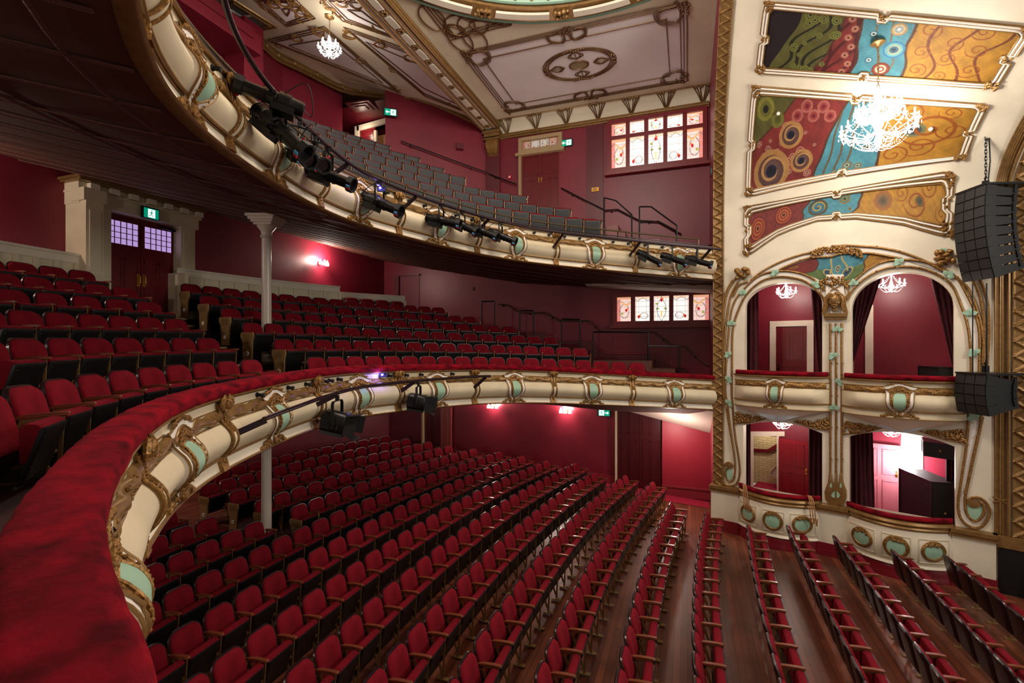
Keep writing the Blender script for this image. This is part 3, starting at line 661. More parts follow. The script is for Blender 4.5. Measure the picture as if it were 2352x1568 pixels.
# ---------------------------------------------------------------- stage lanterns
def profile_spot(label, loc, aim, size=1.0, tape=TAPER, drop=.34, group=None, first=[None], noz=False):
    f = Vector(aim).normalized(); rz = math.atan2(f.y, f.x); pitch = math.asin(f.z)
    t = thing('profile_spotlight', label, 'stage light', loc, group); t.rotation_euler = (0, 0, rz); t.scale = (size,) * 3
    Mx = Matrix.Rotation(-pitch, 3, 'Y'); O = Vector((0, 0, -drop)); P = lambda x, y, z: tuple(O + Mx @ Vector((x, y, z)))
    Mr = Mx @ Matrix.Rotation(R(90), 3, 'Y')
    ring = lambda x, r, n=12: [P(x, r * math.cos(2 * math.pi * k / n), r * math.sin(2 * math.pi * k / n)) for k in range(n)]
    m = MB(); m.loft([ring(-.36, .06), ring(-.355, .085), ring(-.2, .105), ring(-.19, .12), ring(-.05, .12), ring(-.04, .1), ring(.0, .1)], cap=True)
    for k in range(5): m.loft([ring(-.34 + k * .03, .102), ring(-.33 + k * .03, .102)], cap=True)
    m.loft([[P(x, y, z) for y, z in ((-.1, -.16), (.1, -.16), (.1, -.07), (-.1, -.07))] for x in (-.26, .02)], cap=True); m.build('lamp_house', BLACK, t, local=True)
    m = MB(); m.loft([ring(.0, .1), ring(.02, .088), ring(.1, .088), ring(.105, .098), ring(.13, .098), ring(.135, .086), ring(.36, .086)], cap=True)
    for sg in (-1, 1): m.loft([[P(x, sg * .09, z) for x, z in ((.0, -.02), (.34, -.02), (.34, .02), (.0, .02))], [P(x, sg * .1, z) for x, z in ((.0, -.02), (.34, -.02), (.34, .02), (.0, .02))]], cap=True)
    m.build('barrel', BLACK, t, local=True)
    m = MB(); m.loft([ring(.36, .09, 8), ring(.36, .122, 8), ring(.45, .128, 8), ring(.45, .1, 8), ring(.38, .088, 8)], closed=True); m.build('colour_frame', BLACKM, t, local=True)
    m = MB(); m.add(ring(.385, .088), [tuple(range(12))]); m.build('lens', LENS, t, local=True)
    m = MB(); m.loft([[P(.40, -.09, -.1), P(.455, -.09, -.1), P(.455, -.115, -.075), P(.40, -.115, -.075)], [P(.40, -.1, -.11), P(.455, -.1, -.11), P(.455, -.125, -.085), P(.40, -.125, -.085)]], cap=True); m.build('tape_mark', tape, t, local=True)
    m = MB(); m.loft([[P(.40, -.115, -.075), P(.455, -.115, -.075), P(.455, -.13, -.045), P(.40, -.13, -.045)], [P(.40, -.125, -.085), P(.455, -.125, -.085), P(.455, -.14, -.055), P(.40, -.14, -.055)]], cap=True); m.build('blue_tape_mark', TAPEB, t, local=True)
    m = MB(); m.tube([(0, -.15, -drop), (0, -.15, -.1), (0, -.13, -.07), (0, .13, -.07), (0, .15, -.1), (0, .15, -drop)], .013, 6, flat=(1.6, .6))
    for sg in (-1, 1): m.cyl((0, sg * .11, -drop), (0, sg * .2, -drop), .025, 8)
    m.build('yoke', BLACK, t, local=True)
    m = MB(); m.box((0, 0, -.035), (.05, .05, .07)); m.tube([(-.045, 0, -.03), (-.05, 0, .02), (0, 0, .05), (.05, 0, .02)], .014, 6); m.cyl((.03, 0, -.03), (.09, 0, -.03), .01, 6); m.build('hook_clamp', BLACKM, t, local=True)
    m = MB(); m.tube(catmull([P(-.36, 0, 0), P(-.46, .05, -.06), P(-.44, .1, .1), P(-.3, .12, .3), (-.05, .06, -.05)], 5), .007, 5); m.build('cable', BLACKM, t, local=True)
    return t
LIST = [(630, (-.6, -.6, .2), .95, 'large black spotlight turned backwards at the top of the gallery bar', .05),
 (640, (.72, .2, -.66), 1.08, 'largest black spotlight, below the backward one on the gallery bar', .34),
 (690, (.72, -.4, -.5), 1.0, 'black spotlight with open lens facing out, right below the largest spotlight', .4),
 (724, (.72, -.42, -.42), .95, 'black spotlight with bright round lens, middle of the close upper cluster', .36),
 (754, (.95, .25, -.4), 1.0, 'long black spotlight, lowest of the close upper cluster', .42),
 (872, (.96, .1, -.42), 1.1, 'lone black spotlight under the blue light on the gallery bar', .36),
 (1013, (.97, .15, -.25), 1.0, 'black spotlight hung before a green shield, first of four in a row', .34),
 (1062, (.93, .0, -.5), .95, 'black spotlight steeply tilted, second of four in a row', .32),
 (1108, (.95, .0, -.42), .95, 'black spotlight beside the bar strut, third of four in a row', .34),
 (1150, (.95, .1, -.42), .95, 'black spotlight at the end nearest the next shield, fourth of four', .34),
 (1488, (.9, .1, -.5), .92, 'black spotlight left of the last green shield on gallery front', .4),
 (1544, (.94, .05, -.38), .92, 'black spotlight in front of the last green shield on gallery front', .38),
 (1601, (.96, .1, -.32), .92, 'black spotlight next to the gilded arch band on gallery front', .38)]
for k, (px, aim, sz, lab, dr) in enumerate(LIST):
    s = bar_s('upper', px, .5); p = bar_pt('upper', s, .5)
    profile_spot(lab, p - np.array((0, 0, .03)), aim, sz, TAPER, dr, 'spotlights on the gallery bar')
def fresnel(label, loc, aim, size=1.0):
    f = Vector(aim).normalized(); rz = math.atan2(f.y, f.x); pitch = math.asin(f.z); drop = .42
    t = thing('fresnel_spotlight', label, 'stage light', loc, 'fresnel lights on the dress circle bar'); t.rotation_euler = (0, 0, rz); t.scale = (size,) * 3
    Mx = Matrix.Rotation(-pitch, 3, 'Y'); O = Vector((0, 0, -drop)); P = lambda x, y, z: tuple(O + Mx @ Vector((x, y, z)))
    sec = lambda x, w_, h, c: [P(x, y, z) for y, z in ((-w_, -h + c), (-w_ + c, -h), (w_ - c, -h), (w_, -h + c), (w_, h - c), (w_ - c, h), (-w_ + c, h), (-w_, h - c))]
    m = MB(); m.loft([sec(-.22, .12, .13, .04), sec(-.2, .145, .155, .05), sec(.14, .145, .155, .05), sec(.16, .13, .14, .04)], cap=True); m.loft([[P(x, y, z) for y, z in ((-.1, -.2), (.1, -.2), (.1, -.15), (-.1, -.15))] for x in (-.2, .15)], cap=True)
    for k in range(4): m.loft([[P(-.16 + k * .07, y, z) for y, z in ((-.15, -.08), (.15, -.08), (.15, .0), (-.15, .0))], [P(-.14 + k * .07, y, z) for y, z in ((-.15, -.08), (.15, -.08), (.15, .0), (-.15, .0))]], cap=True)
    m.build('lamp_house', BLACK, t, local=True)
    ring = [P(.165, .115 * math.cos(a), .115 * math.sin(a)) for a in np.linspace(0, 2 * math.pi, 16, endpoint=False)]; m = MB(); m.add(ring, [tuple(range(16))]); m.build('lens', LENS, t, local=True)
    for (y0, z0, y1, z1) in ((-.13, .13, .13, .13), (-.13, -.13, .13, -.13), (-.13, -.13, -.13, .13), (.13, -.13, .13, .13)):
        oy = .06 * np.sign(y0 + y1); oz = .06 * np.sign(z0 + z1); m = MB(); a, b = P(.16, y0, z0), P(.16, y1, z1); c, d = P(.36, y1 * 1.05 + oy, z1 * 1.05 + oz), P(.36, y0 * 1.05 + oy, z0 * 1.05 + oz); n = Vector((0, oy, oz)).normalized() * .006
        m.hexa([a, b, c, d] + [tuple(Vector(q) + n) for q in (a, b, c, d)]); m.build('barn_door', BLACKM, t, local=True, smooth=False)
    m = MB(); m.tube([(0, -.19, -drop), (0, -.19, -.13), (0, -.16, -.09), (0, .16, -.09), (0, .19, -.13), (0, .19, -drop)], .014, 6, flat=(1.8, .6)); m.build('yoke', BLACK, t, local=True)
    m = MB(); m.box((0, 0, -.05), (.05, .05, .09)); m.tube([(-.045, 0, -.03), (-.05, 0, .02), (0, 0, .05), (.05, 0, .02)], .014, 6); m.build('hook_clamp', BLACKM, t, local=True)
    m = MB(); m.tube(catmull([P(-.1, .15, .0), P(-.05, .2, -.2), P(.1, .19, -.22), P(.2, .17, .05), P(.12, .14, .16), P(-.05, .16, .1)], 5), .006, 5); m.build('safety_cable', mat('steel_wire', (150, 150, 155), .3, .8), t, local=True)
    m = MB(); m.tube(catmull([P(-.22, 0, 0), P(-.34, .02, -.06), P(-.34, .08, .15), P(-.15, .1, .42), (0, .05, 0)], 5), .007, 5); m.build('cable', BLACKM, t, local=True)
s = bar_s('dress', 775, BO); fresnel('larger black fresnel spotlight with barn doors under the dress circle bar', bar_pt('dress', s, BO) - np.array((0, 0, .03)), (.95, .32, -.22), 1.08)
s = bar_s('dress', 962, BO); fresnel('smaller black fresnel spotlight with barn doors, further along the dress circle bar', bar_pt('dress', s, BO) - np.array((0, 0, .03)), (.95, .32, -.18), 1.0)
# blue pin spots
def pin(label, p, col):
    t = thing('blue_led_fixture', label, 'stage light', p); m = MB()
    for k in range(3): m.tube([p + np.array((.05 * k - .02, .03 * k, 0)), p + np.array((.05 * k - .02, .03 * k, .07))], .03, 8)
    m.box(p + np.array((.02, .02, .0)), (.16, .06, .05), .4); m.build('body', BLACKM, t); m = MB(); m.ball(p + np.array((.03, -.03, .03)), .025, 8, 6); m.build('led', BLUELED, t)
    lamp('blue_glow', 'POINT', (.04, -.1, .05), 5, (.25, .2, 1), .03, parent=t)
pin('small fixture glowing blue on the gallery bar', bar_pt('upper', bar_s('upper', 876, .5), .46) - np.array((0, 0, .16)), 0)
sx = s_at_px('dress', 872, .07); pin('small fixture glowing blue under the velvet rail', fpt('dress', sx, .1, .07), 0)
# ================================================================= SPLAYED BOX WALL AND PAINTED VAULT
P0 = np.array([.713, 15.03]); P1 = np.array([6.15, 13.06]); SLEN = float(np.linalg.norm(P1 - P0)); DV = (P1 - P0) / SLEN; NV = np.array([DV[1], -DV[0]])
def SW(u, z, o=0.0): p = P0 + DV * u + NV * o; return np.array((p[0], p[1], z))
def UZ(px, py, o=0.0):
    r = ray(px, py); p0 = P0 + NV * o; A = np.array([[r[0], -DV[0]], [r[1], -DV[1]]]); d, u = np.linalg.solve(A, p0); return float(u), float(d * r[2])
def SP_(px, py, o=0.0): u, z = UZ(px, py, o); return SW(u, z, o)
def ARCH(s, ph):
    H = np.array([.713, YM + HY * math.cos(ph), HZ0 + HA * math.sin(ph)]); S = np.array([6.15, YM + 5.66 * math.cos(ph), 3.07 + 2.44 * math.sin(ph)])
    if ph < 0: H = np.array([.713, 15.03, HZ0 + HA * ph]); S = np.array([6.15, 13.06, 3.07 + 2.44 * ph])
    return H * (1 - s) + S * s
def VA(s, ph, o=0.0):
    p = ARCH(s, ph); a = ARCH(s + .01, ph) - p; b = ARCH(s, ph + .01) - p; n = np.cross(a, b); n /= np.linalg.norm(n)
    if n[1] > 0 or (abs(n[1]) < .05 and n[2] > 0): n = -n
    return p + n * o
def AM(px, py):
    p = np.array([.5, .3])
    for _ in range(40):
        f = lambda q: np.array(proj(ARCH(*q))) - (px, py); r = f(p); J = np.column_stack([(f(p + np.eye(2)[i] * 1e-5) - r) / 1e-5 for i in range(2)]); p = p + np.clip(np.linalg.solve(J, -r), -.15, .15)
    return float(p[0]), float(p[1])
def ell(u0, u1, zs, za, n=26): c = (u0 + u1) / 2; return [(c - (u1 - u0) / 2 * math.cos(a), zs + (za - zs) * math.sin(a)) for a in np.linspace(0, math.pi, n)]
def seg(u0, u1, zs, za, n=14): return [(u0 + (u1 - u0) * t, zs + (za - zs) * (1 - (2 * t - 1) ** 2)) for t in np.linspace(0, 1, n)]
HOLES = {'UL': [(.80, -.85)] + ell(.80, 2.64, 1.05, 1.66) + [(2.64, -.85)], 'UR': [(3.25, -.85)] + ell(3.25, 5.10, .87, 1.70) + [(5.10, -.85)],
         'LL': [(.78, -4.3)] + seg(.78, 2.64, -2.22, -2.04) + [(2.64, -4.3)], 'LR': [(3.20, -4.3)] + seg(3.20, 5.12, -2.23, -2.02) + [(5.12, -4.3)]}
UE = 5.86
from mathutils.geometry import tessellate_polygon
outer = [(0, -5.3), (UE, -5.3), (UE, 3.06), (0, 3.7)]
loops = [outer] + list(HOLES.values()); flat = [p for l in loops for p in l]
tris = tessellate_polygon([[Vector((p[0], p[1], 0)) for p in l] for l in loops])
mb = MB(); mb.add([SW(*p) for p in flat], [tuple(t) for t in tris])
for h in HOLES.values(): mb.loft([[SW(u, z, 0) for u, z in h], [SW(u, z, -.32) for u, z in h]], closed=True)
struct(mb, 'wall_boxes', CREAM2, angle=20)
mb = MB(); mb.grid(lambda s, ph: VA(s, ph), np.linspace(0, 1.02, 14), np.linspace(0, math.pi, 70)); struct(mb, 'ceiling_vault', CREAM2, angle=60)
# gilded lattice band along the auditorium edge
def band(s0, s1, zlow, zhi, phmax, pitch, cross, amp, o0, step=.013, nc=18):
    mb = MB(); W_ = (s1 - s0) * SLEN; pos = []
    for z in np.arange(zlow, zhi, step): pos.append(lambda s, o, z=z: np.array((*(P0 + DV * (s * SLEN) + NV * o), z)))
    n = int(phmax * 6.3 / step) if s0 < .5 else int(phmax * 4.2 / step)
    for ph in np.linspace(.004, phmax, n): pos.append(lambda s, o, ph=ph: VA(s, ph, o))
    tot = 0; prev = None; rows = []; g = lambda x, w_: math.exp(-(x / w_) ** 2)
    for p in pos:
        c = p((s0 + s1) / 2, 0); tot += 0 if prev is None else float(np.linalg.norm(c - prev)); prev = c; q = (tot / pitch) % 1; tri = abs(2 * q - 1); row = []
        for k in range(nc):
            t = k / (nc - 1); u = .08 + .84 * tri; h = g(t - u, .07)
            if cross: h = max(h, g(t - (1 - u), .07)); r = math.hypot((t - .5) * W_, (min(q, 1 - q)) * pitch); r2 = math.hypot((t - .5) * W_, (q - .5) * pitch); rr_ = min(r, r2); a = math.atan2((q - .5) * pitch, (t - .5) * W_); h = max(h, .9 * g(rr_, W_ * .2) * (.7 + .3 * math.cos(5 * a)))
            else: h = max(h, .85 * g(math.hypot((t - .2) * W_, (q - .5 if abs(q - .5) < .5 else 0) * pitch * (1 if True else 0)) , W_ * .13), .85 * g(math.hypot((t - .8) * W_, min(q, 1 - q) * pitch), W_ * .13))
            if k in (0, nc - 1): h = .9
            row.append(p(s0 + W_ * t / SLEN, o0 + amp * h))
        rows.append([p(s0, 0)] + row + [p(s1, 0)])
    mb.loft(rows, closed=False); return mb
mb = band(-.002, .042, -4.0, HZ0, 1.75, .26, False, .035, .02); struct(mb, 'trim_arch_band', GOLDS, angle=70)
mb = MB(); acc = 0
pts = [SW(.265, z, .05) for z in np.arange(-3.98, HZ0, .062)] + [VA(.0455, ph, .05) for ph in np.arange(.012, 1.9, .0105)]
for p in pts: mb.ball(p, .027, 6, 4)
struct(mb, 'trim_arch_beads', GOLDS)
# proscenium side mouldings at the stage end
mb = band(1.035, 1.12, -3.95, 3.07, 1.1, .62, True, .05, .05); struct(mb, 'trim_proscenium_lattice', GOLDS, angle=70)
mb = MB(); mb.quad(SW(5.86, -5.3), SW(7.4, -5.3), SW(7.4, 3.07), SW(5.86, 3.07)); mb.grid(lambda s, ph: VA(s, ph), np.linspace(1.01, 1.25, 6), np.linspace(0, math.pi, 60)); struct(mb, 'wall_proscenium', CREAM2, angle=60)
mb = MB(); zs = list(np.linspace(-3.95, 3.07, 60)); phs = list(np.linspace(.02, math.pi / 1.3, 60))
for k in range(5): mb.tube([SW(5.74 + .035 * k, z, .03 + .02 * (k == 2)) for z in zs] + [VA((5.74 + .035 * k) / SLEN, ph, .03) for ph in phs], .021, 6)
for s_ in (1.026, 1.14): mb.tube([SW(s_ * SLEN, z, .08) for z in zs] + [VA(s_, ph, .08) for ph in phs], .03, 6)
for z in (1.55, -1.35, -3.25): mb.tube([SW(5.7, z - .06, .05), SW(5.95, z + .06, .06)], .022, 6); mb.tube([SW(5.7, z + .06, .05), SW(5.95, z - .06, .06)], .022, 6)
struct(mb, 'trim_proscenium_reeds', GOLDS)
mb = MB()
for a, b, o_, z0, z1, m_ in ((5.7, 7.2, .16, -4.2, -3.96, 0), (5.72, 7.2, .10, -4.32, -4.2, 0)): mb.hexa([SW(a, z0, 0), SW(a, z0, o_), SW(b, z0, o_), SW(b, z0, 0), SW(a, z1, 0), SW(a, z1, o_), SW(b, z1, o_), SW(b, z1, 0)])
struct(mb, 'trim_proscenium_base', GOLDS, smooth=False)

# ---------------------------------------------------------------- painted panels (colours of the painting itself)
def swirl(X, Y, cx, cy, r, turns, w_, ph=0.0):
    d = np.hypot(X - cx, Y - cy); a = np.arctan2(Y - cy, X - cx) + ph; t = (a / (2 * math.pi) + d / r * turns) % 1.0
    return (np.abs(t - .5) < w_) & (d < r)
def rings(img, X, Y, cx, cy, r, cols):
    d = np.hypot(X - cx, Y - cy)
    for k, c in enumerate(cols): img[d < r * (1 - k / len(cols))] = c
def paint(kind, nx, ny, asp):
    p, q = np.meshgrid(np.linspace(0, 1, nx), np.linspace(0, 1, ny), indexing='ij'); X = p * asp; Y = q; img = np.zeros((nx, ny, 3)); rr = random.Random(len(kind) * 7 + int(asp * 10))
    wob = .009 * np.sin(Y * 6 + X * 2) + .004 * np.sin(Y * 13 + 1)
    B = {'p1': lambda: (.05 + .13 * Y, .27 + .1 * Y, .44 - .01 * Y, .65 - .02 * Y), 'p2': lambda: (-9 + 0 * Y, np.where(Y > .42, (Y - .42) * .42, -.1), .37 + .12 * Y ** 2, .66 - .06 * Y), 'p3': lambda: (-9 + 0 * Y, -9 + 0 * Y, .31 + .05 * Y, .57 + .07 * Y), 'lun': lambda: (-9 + 0 * Y, -9 + 0 * Y, .22 + .12 * np.sin(Y * 2), .70 + .05 * Y)}[kind]()
    t = p + wob
    dark, green, red, blue, yel = (np.array(lin(c)[:3]) for c in ((34, 22, 30), (104, 102, 52), (140, 54, 52), (88, 158, 176), (196, 144, 58)))
    img[:] = yel; img[t < B[3]] = blue; img[t < B[2]] = red; img[t < B[1]] = green; img[t < B[0]] = dark
    if kind == 'lun':
        img[(t >= B[2]) & (t < B[3]) & (Y < .45)] = np.array(lin((112, 140, 84))[:3])
    f = 1 + .16 * np.sin(X * 9 + 3 * np.sin(Y * 6)) * np.sin(Y * 11 + 2 * np.sin(X * 7)) + .06 * np.sin(X * 31 + Y * 23); img *= f[..., None]
    L = lambda c: np.array(lin(c)[:3])
    for b in B[1:]:
        e = np.abs(t - b); img[e < .006] = L((92, 58, 40))
    if kind == 'p1':
        for k in range(7):
            c = .09 + .055 * k; e = np.abs(t - (c + .16 * Y + .03 * np.sin(Y * 9 + k))); img[(e < .008) & (t < B[1])] = L((36, 36, 22))
        for k in range(6):
            c = .27 + .035 * k; e = np.abs(t - (c + .12 * Y + .02 * np.sin(Y * 8 + k * 2))); img[(e < .008) & (t > B[1]) & (t < B[2])] = L((84, 26, 30))
        for k in range(2): e = np.abs(t - (.51 + .06 * k + .02 * np.sin(Y * 5))); img[(e < .004)] = L((128, 116, 90))
        for k in range(3): e = np.abs(t - (.73 + .1 * k + .03 * np.sin(Y * 6 + k))); img[(e < .006)] = L((126, 66, 30))
        for k in range(22): cx, cy, r = rr.uniform(.1, .3), rr.random(), rr.uniform(.03, .08); rings(img, X, Y, (cx + .1 * cy) * asp, cy, r, [L((134, 138, 66)), L((92, 96, 44)), L((140, 140, 80)), L((40, 44, 34))])
        for k in range(7): cy = .07 + .14 * k; rings(img, X, Y, (.40 + .02 * (k % 2) - .02 * cy) * asp, cy, .055, [L((176, 104, 88)), L((196, 150, 124)), L((110, 30, 36))])
        rings(img, X, Y, .56 * asp, .16, .12, [L((120, 60, 44)), L((150, 70, 50)), L((236, 220, 190)), L((160, 80, 60)), L((240, 236, 220))]); rings(img, X, Y, .575 * asp, .82, .1, [L((176, 150, 110)), L((220, 196, 150)), L((150, 170, 180)), L((240, 240, 236))])
        rings(img, X, Y, .585 * asp, .5, .14, [L((70, 140, 184)), L((120, 190, 200)), L((176, 190, 160)), L((70, 110, 140)), L((40, 70, 90))])
        for cy, cx in ((.9, .49), (.72, .485), (.3, .5)): rings(img, X, Y, cx * asp, cy, .05, [L((60, 120, 140)), L((220, 232, 230)), L((40, 80, 100))])
        sp = [(.69, .85, .14), (.69, .5, .12), (.7, .2, .13), (.79, .68, .13), (.79, .42, .12), (.79, .12, .1), (.87, .9, .14), (.88, .6, .13), (.89, .25, .15)]
    elif kind == 'p2':
        rings(img, X, Y, .07 * asp, .84, .11, [L((150, 146, 70)), L((120, 120, 56)), L((30, 32, 30))]); rings(img, X, Y, .14 * asp, .74, .08, [L((128, 128, 60)), L((96, 96, 44))])
        for k in range(20): cx, cy, r = rr.uniform(.03, .36), rr.uniform(.05, .7), rr.uniform(.02, .055); rings(img, X, Y, cx * asp, cy, r, [L((206, 150, 130)), L((140, 50, 52)), L((220, 176, 150)), L((90, 40, 44))])
        for cx, cy, r in ((.13, .2, .24), (.22, .58, .15), (.29, .27, .14)):
            rings(img, X, Y, cx * asp, cy, r, [L((196, 146, 90)), L((104, 70, 66)), L((112, 84, 78)), L((54, 54, 66))]); img[swirl(X, Y, cx * asp, cy, r * .8, 1.6, .14)] = L((206, 160, 104)); rings(img, X, Y, cx * asp, cy, r * .3, [L((24, 28, 60)), L((14, 16, 30))])
        for k in range(5): rings(img, X, Y, (.24 + .04 * k) * asp, .78 + .1 * (k % 2), .07, [L((186, 110, 100)), L((160, 70, 70)), L((120, 30, 44))])
        for k in range(3): e = np.abs(t - (.42 + .045 * k + .05 * Y ** 2)); img[(e < .005) & (t > B[2])] = L((112, 96, 70))
        for cx, cy, r in ((.52, .12, .06), (.57, .09, .05), (.46, .05, .035), (.6, .35, .05)): rings(img, X, Y, cx * asp, cy, r, [L((150, 130, 80)), L((80, 140, 150)), L((196, 190, 150)), L((40, 60, 70))])
        rings(img, X, Y, .78 * asp, .58, .15, [L((190, 140, 60)), L((120, 120, 84)), L((70, 80, 84)), L((40, 48, 60))]); sp = [(.74, .85, .15), (.9, .86, .12), (.84, .6, .3), (.72, .2, .16), (.82, .3, .18), (.93, .55, .16)]
    elif kind == 'p3':
        for cx, cy, r in ((.07, .45, .34), (.22, .55, .36)): rings(img, X, Y, cx * asp, cy, r, [L((120, 40, 36)), L((196, 96, 56)), L((140, 48, 42)), L((206, 116, 62)), L((150, 54, 44)), L((196, 110, 66)), L((50, 20, 24))])
        rings(img, X, Y, .405 * asp, .5, .36, [L((90, 84, 60)), L((60, 120, 140)), L((70, 140, 160)), L((50, 100, 126))]); img[swirl(X, Y, .405 * asp, .5, .27, 1.5, .14)] = L((206, 176, 90))
        rings(img, X, Y, .54 * asp, .72, .2, [L((150, 130, 70)), L((80, 130, 130)), L((150, 140, 80)), L((30, 50, 60))]); rings(img, X, Y, .565 * asp, .3, .07, [L((150, 130, 80)), L((60, 90, 100))]); rings(img, X, Y, .72 * asp, .55, .3, [L((170, 110, 60)), L((150, 110, 70)), L((120, 96, 70)), L((90, 80, 64))]); rings(img, X, Y, .88 * asp, .55, .2, [L((196, 140, 56)), L((110, 96, 60)), L((70, 76, 60))]); sp = [(.8, .75, .24), (.92, .85, .24), (.86, .5, .36), (.97, .3, .2)]
    else:
        for cx in (.12, .86): rings(img, X, Y, cx * asp, .62, .16, [L((150, 80, 50)), L((196, 130, 60)), L((110, 120, 60)), L((180, 120, 60)), L((40, 60, 50))])
        for cx in (.43, .58):
            rings(img, X, Y, cx * asp, .42, .15, [L((212, 196, 130)), L((40, 80, 110)), L((60, 100, 120)), L((30, 36, 44))]); e = np.abs(X - (cx + (.012 if cx < .5 else -.012) * (Y - .4) * 5 + .012 * np.sin((Y - .4) * 9)) * asp); img[(e < .022) & (Y > .45) & (Y < .95)] = L((206, 190, 126))
        rings(img, X, Y, .505 * asp, .7, .07, [L((206, 190, 126)), L((40, 100, 130)), L((206, 190, 126))]); sp = []
    for cx, cy, r in sp: img[swirl(X, Y, cx * asp, cy, r, 1.7, .11, cx * 9)] = L((160, 88, 34))
    br = 1 + .10 * np.sin(X * 60 + 9 * np.sin(Y * 8)) * np.sin(Y * 45 + 6 * np.sin(X * 5)) ; g = img.mean(2, keepdims=True); img = (img * 1.06 - g * .06) * .62 * br[..., None]
    return np.clip(img, 0, 1)
PAINT = attr_mat('painted_mural', .65)
def paint_mesh(name, fn, kind, nx, ny, asp, parent=None):
    mb = MB(); mb.grid(lambda u, v: fn(u, v), np.linspace(0, 1, nx), np.linspace(0, 1, ny)); o = mb.build(name, PAINT, parent, angle=80); me = o.data
    img = paint(kind, nx, ny, asp).reshape(-1, 3); ca = me.color_attributes.new('paint', 'FLOAT_COLOR', 'POINT'); ca.data.foreach_set('color', np.column_stack([img, np.ones(len(img))]).ravel()); return o
b3 = [AM(*q) for q in ((1715, 581), (1818, 528), (1928, 498), (2015, 492), (2094, 503), (2186, 532))]
PAN = {'p1': (.166, .88, lambda t: .727, lambda t: .965, 'top painted panel of the vault with green, red, blue and yellow swirls'),
       'p2': (.157, .883, lambda t: .124 + .206 * t, lambda t: .645 - .018 * t, 'middle painted panel of the vault behind the large chandelier'),
       'p3': (.150, .868, lambda t: interp(t, np.linspace(0, 1, 6), [b[1] for b in b3]), lambda t: .022 + .172 * t, 'lowest painted panel with arched bottom, above the boxes')}
def make_panel(key):
    s0, s1, fb, ft, lab = PAN[key]; c = VA((s0 + s1) / 2, fb(.5)); root = thing('vault_mural', lab, 'mural', c, 'painted panels above the boxes')
    def at(p, q, o): return VA(s0 + (s1 - s0) * p, fb(p) + (ft(p) - fb(p)) * q, o)
    W_ = (s1 - s0) * SLEN; H_ = float(np.linalg.norm(at(.5, 0, 0) - at(.5, 1, 0))); paint_mesh('painting', lambda u, v: at(u, v, .012), key, 430, 200, W_ / H_, root)
    def edge(d):     # frame line d metres inside the edge, stepping inwards at the middles and corners
        pts = []; a, b = d / W_, d / H_; n = .07 / W_; m = .07 / H_; c1 = .16 / W_; c2 = .16 / H_
        side = lambda t: [t for t in np.linspace(0, 1, 9)]
        for p in np.linspace(c1, .5 - .1 / W_, 7): pts.append((p, b))
        for p, e in ((.5 - .06 / W_, m), (.5 + .06 / W_, m)): pts.append((p, b + e))
        for p in np.linspace(.5 + .1 / W_, 1 - c1, 7): pts.append((p, b))
        pts += [(1 - a - n, b + m * .2), (1 - a - n * .2, b + m)]
        for q in np.linspace(c2, .5 - .1 / H_, 4): pts.append((1 - a, q))
        for q in (.5 - .06 / H_, .5 + .06 / H_): pts.append((1 - a - n, q))
        for q in np.linspace(.5 + .1 / H_, 1 - c2, 4): pts.append((1 - a, q))
        pts += [(1 - a - n * .2, 1 - b - m), (1 - a - n, 1 - b - m * .2)]
        for p in np.linspace(1 - c1, .5 + .1 / W_, 7): pts.append((p, 1 - b))
        for p in (.5 + .06 / W_, .5 - .06 / W_): pts.append((p, 1 - b - m))
        for p in np.linspace(.5 - .1 / W_, c1, 7): pts.append((p, 1 - b))
        pts += [(a + n, 1 - b - m * .2), (a + n * .2, 1 - b - m)]
        for q in np.linspace(1 - c2, .5 + .1 / H_, 4): pts.append((a, q))
        for q in (.5 + .06 / H_, .5 - .06 / H_): pts.append((a + n, q))
        for q in np.linspace(.5 - .1 / H_, c2, 4): pts.append((a, q))
        pts += [(a + n * .2, b + m), (a + n, b + m * .2)]
        return pts
    g = MB(); wt = MB()
    for d, r, m_ in ((-.06, .018, g), (-.03, .024, wt), (0.0, .013, g), (.03, .024, wt), (.06, .016, g)): m_.tube([at(p, q, .03) for p, q in edge(d)], r, 6, closed=True)
    g.build('gold_mouldings', GOLDS, root); wt.build('white_mouldings', WHITE, root)
    rr = random.Random(5)
    for (p, q) in ((0, 0), (1, 0), (0, 1), (1, 1)):
        f = MB()
        for k in range(16): f.ball(at(p + (rr.uniform(-.06, .11) if p == 0 else rr.uniform(-.11, .06)) / W_, q + (rr.uniform(-.06, .11) if q == 0 else rr.uniform(-.11, .06)) / H_, .05), rr.uniform(.025, .045), 6, 4)
        f.build('corner_flowers', GOLD, root)
    for (p, q) in ((.5, .02), (.5, .98), (.01, .5), (.99, .5)):
        f = MB()
        for k in range(7): f.ball(at(p + rr.uniform(-.06, .06) / W_, q + rr.uniform(-.07, .07) / H_, .05), rr.uniform(.022, .035), 6, 4)
        f.build('side_flowers', GOLD, root)
    if key == 'p2':
        for px, py in ((1789, 259), (2139, 294)):
            s_, ph = AM(px, py); m = MB(); m.ball(VA(s_, ph, .05), .045, 10, 6); m.build('downlight', WHITE, root)
for k in PAN: make_panel(k)
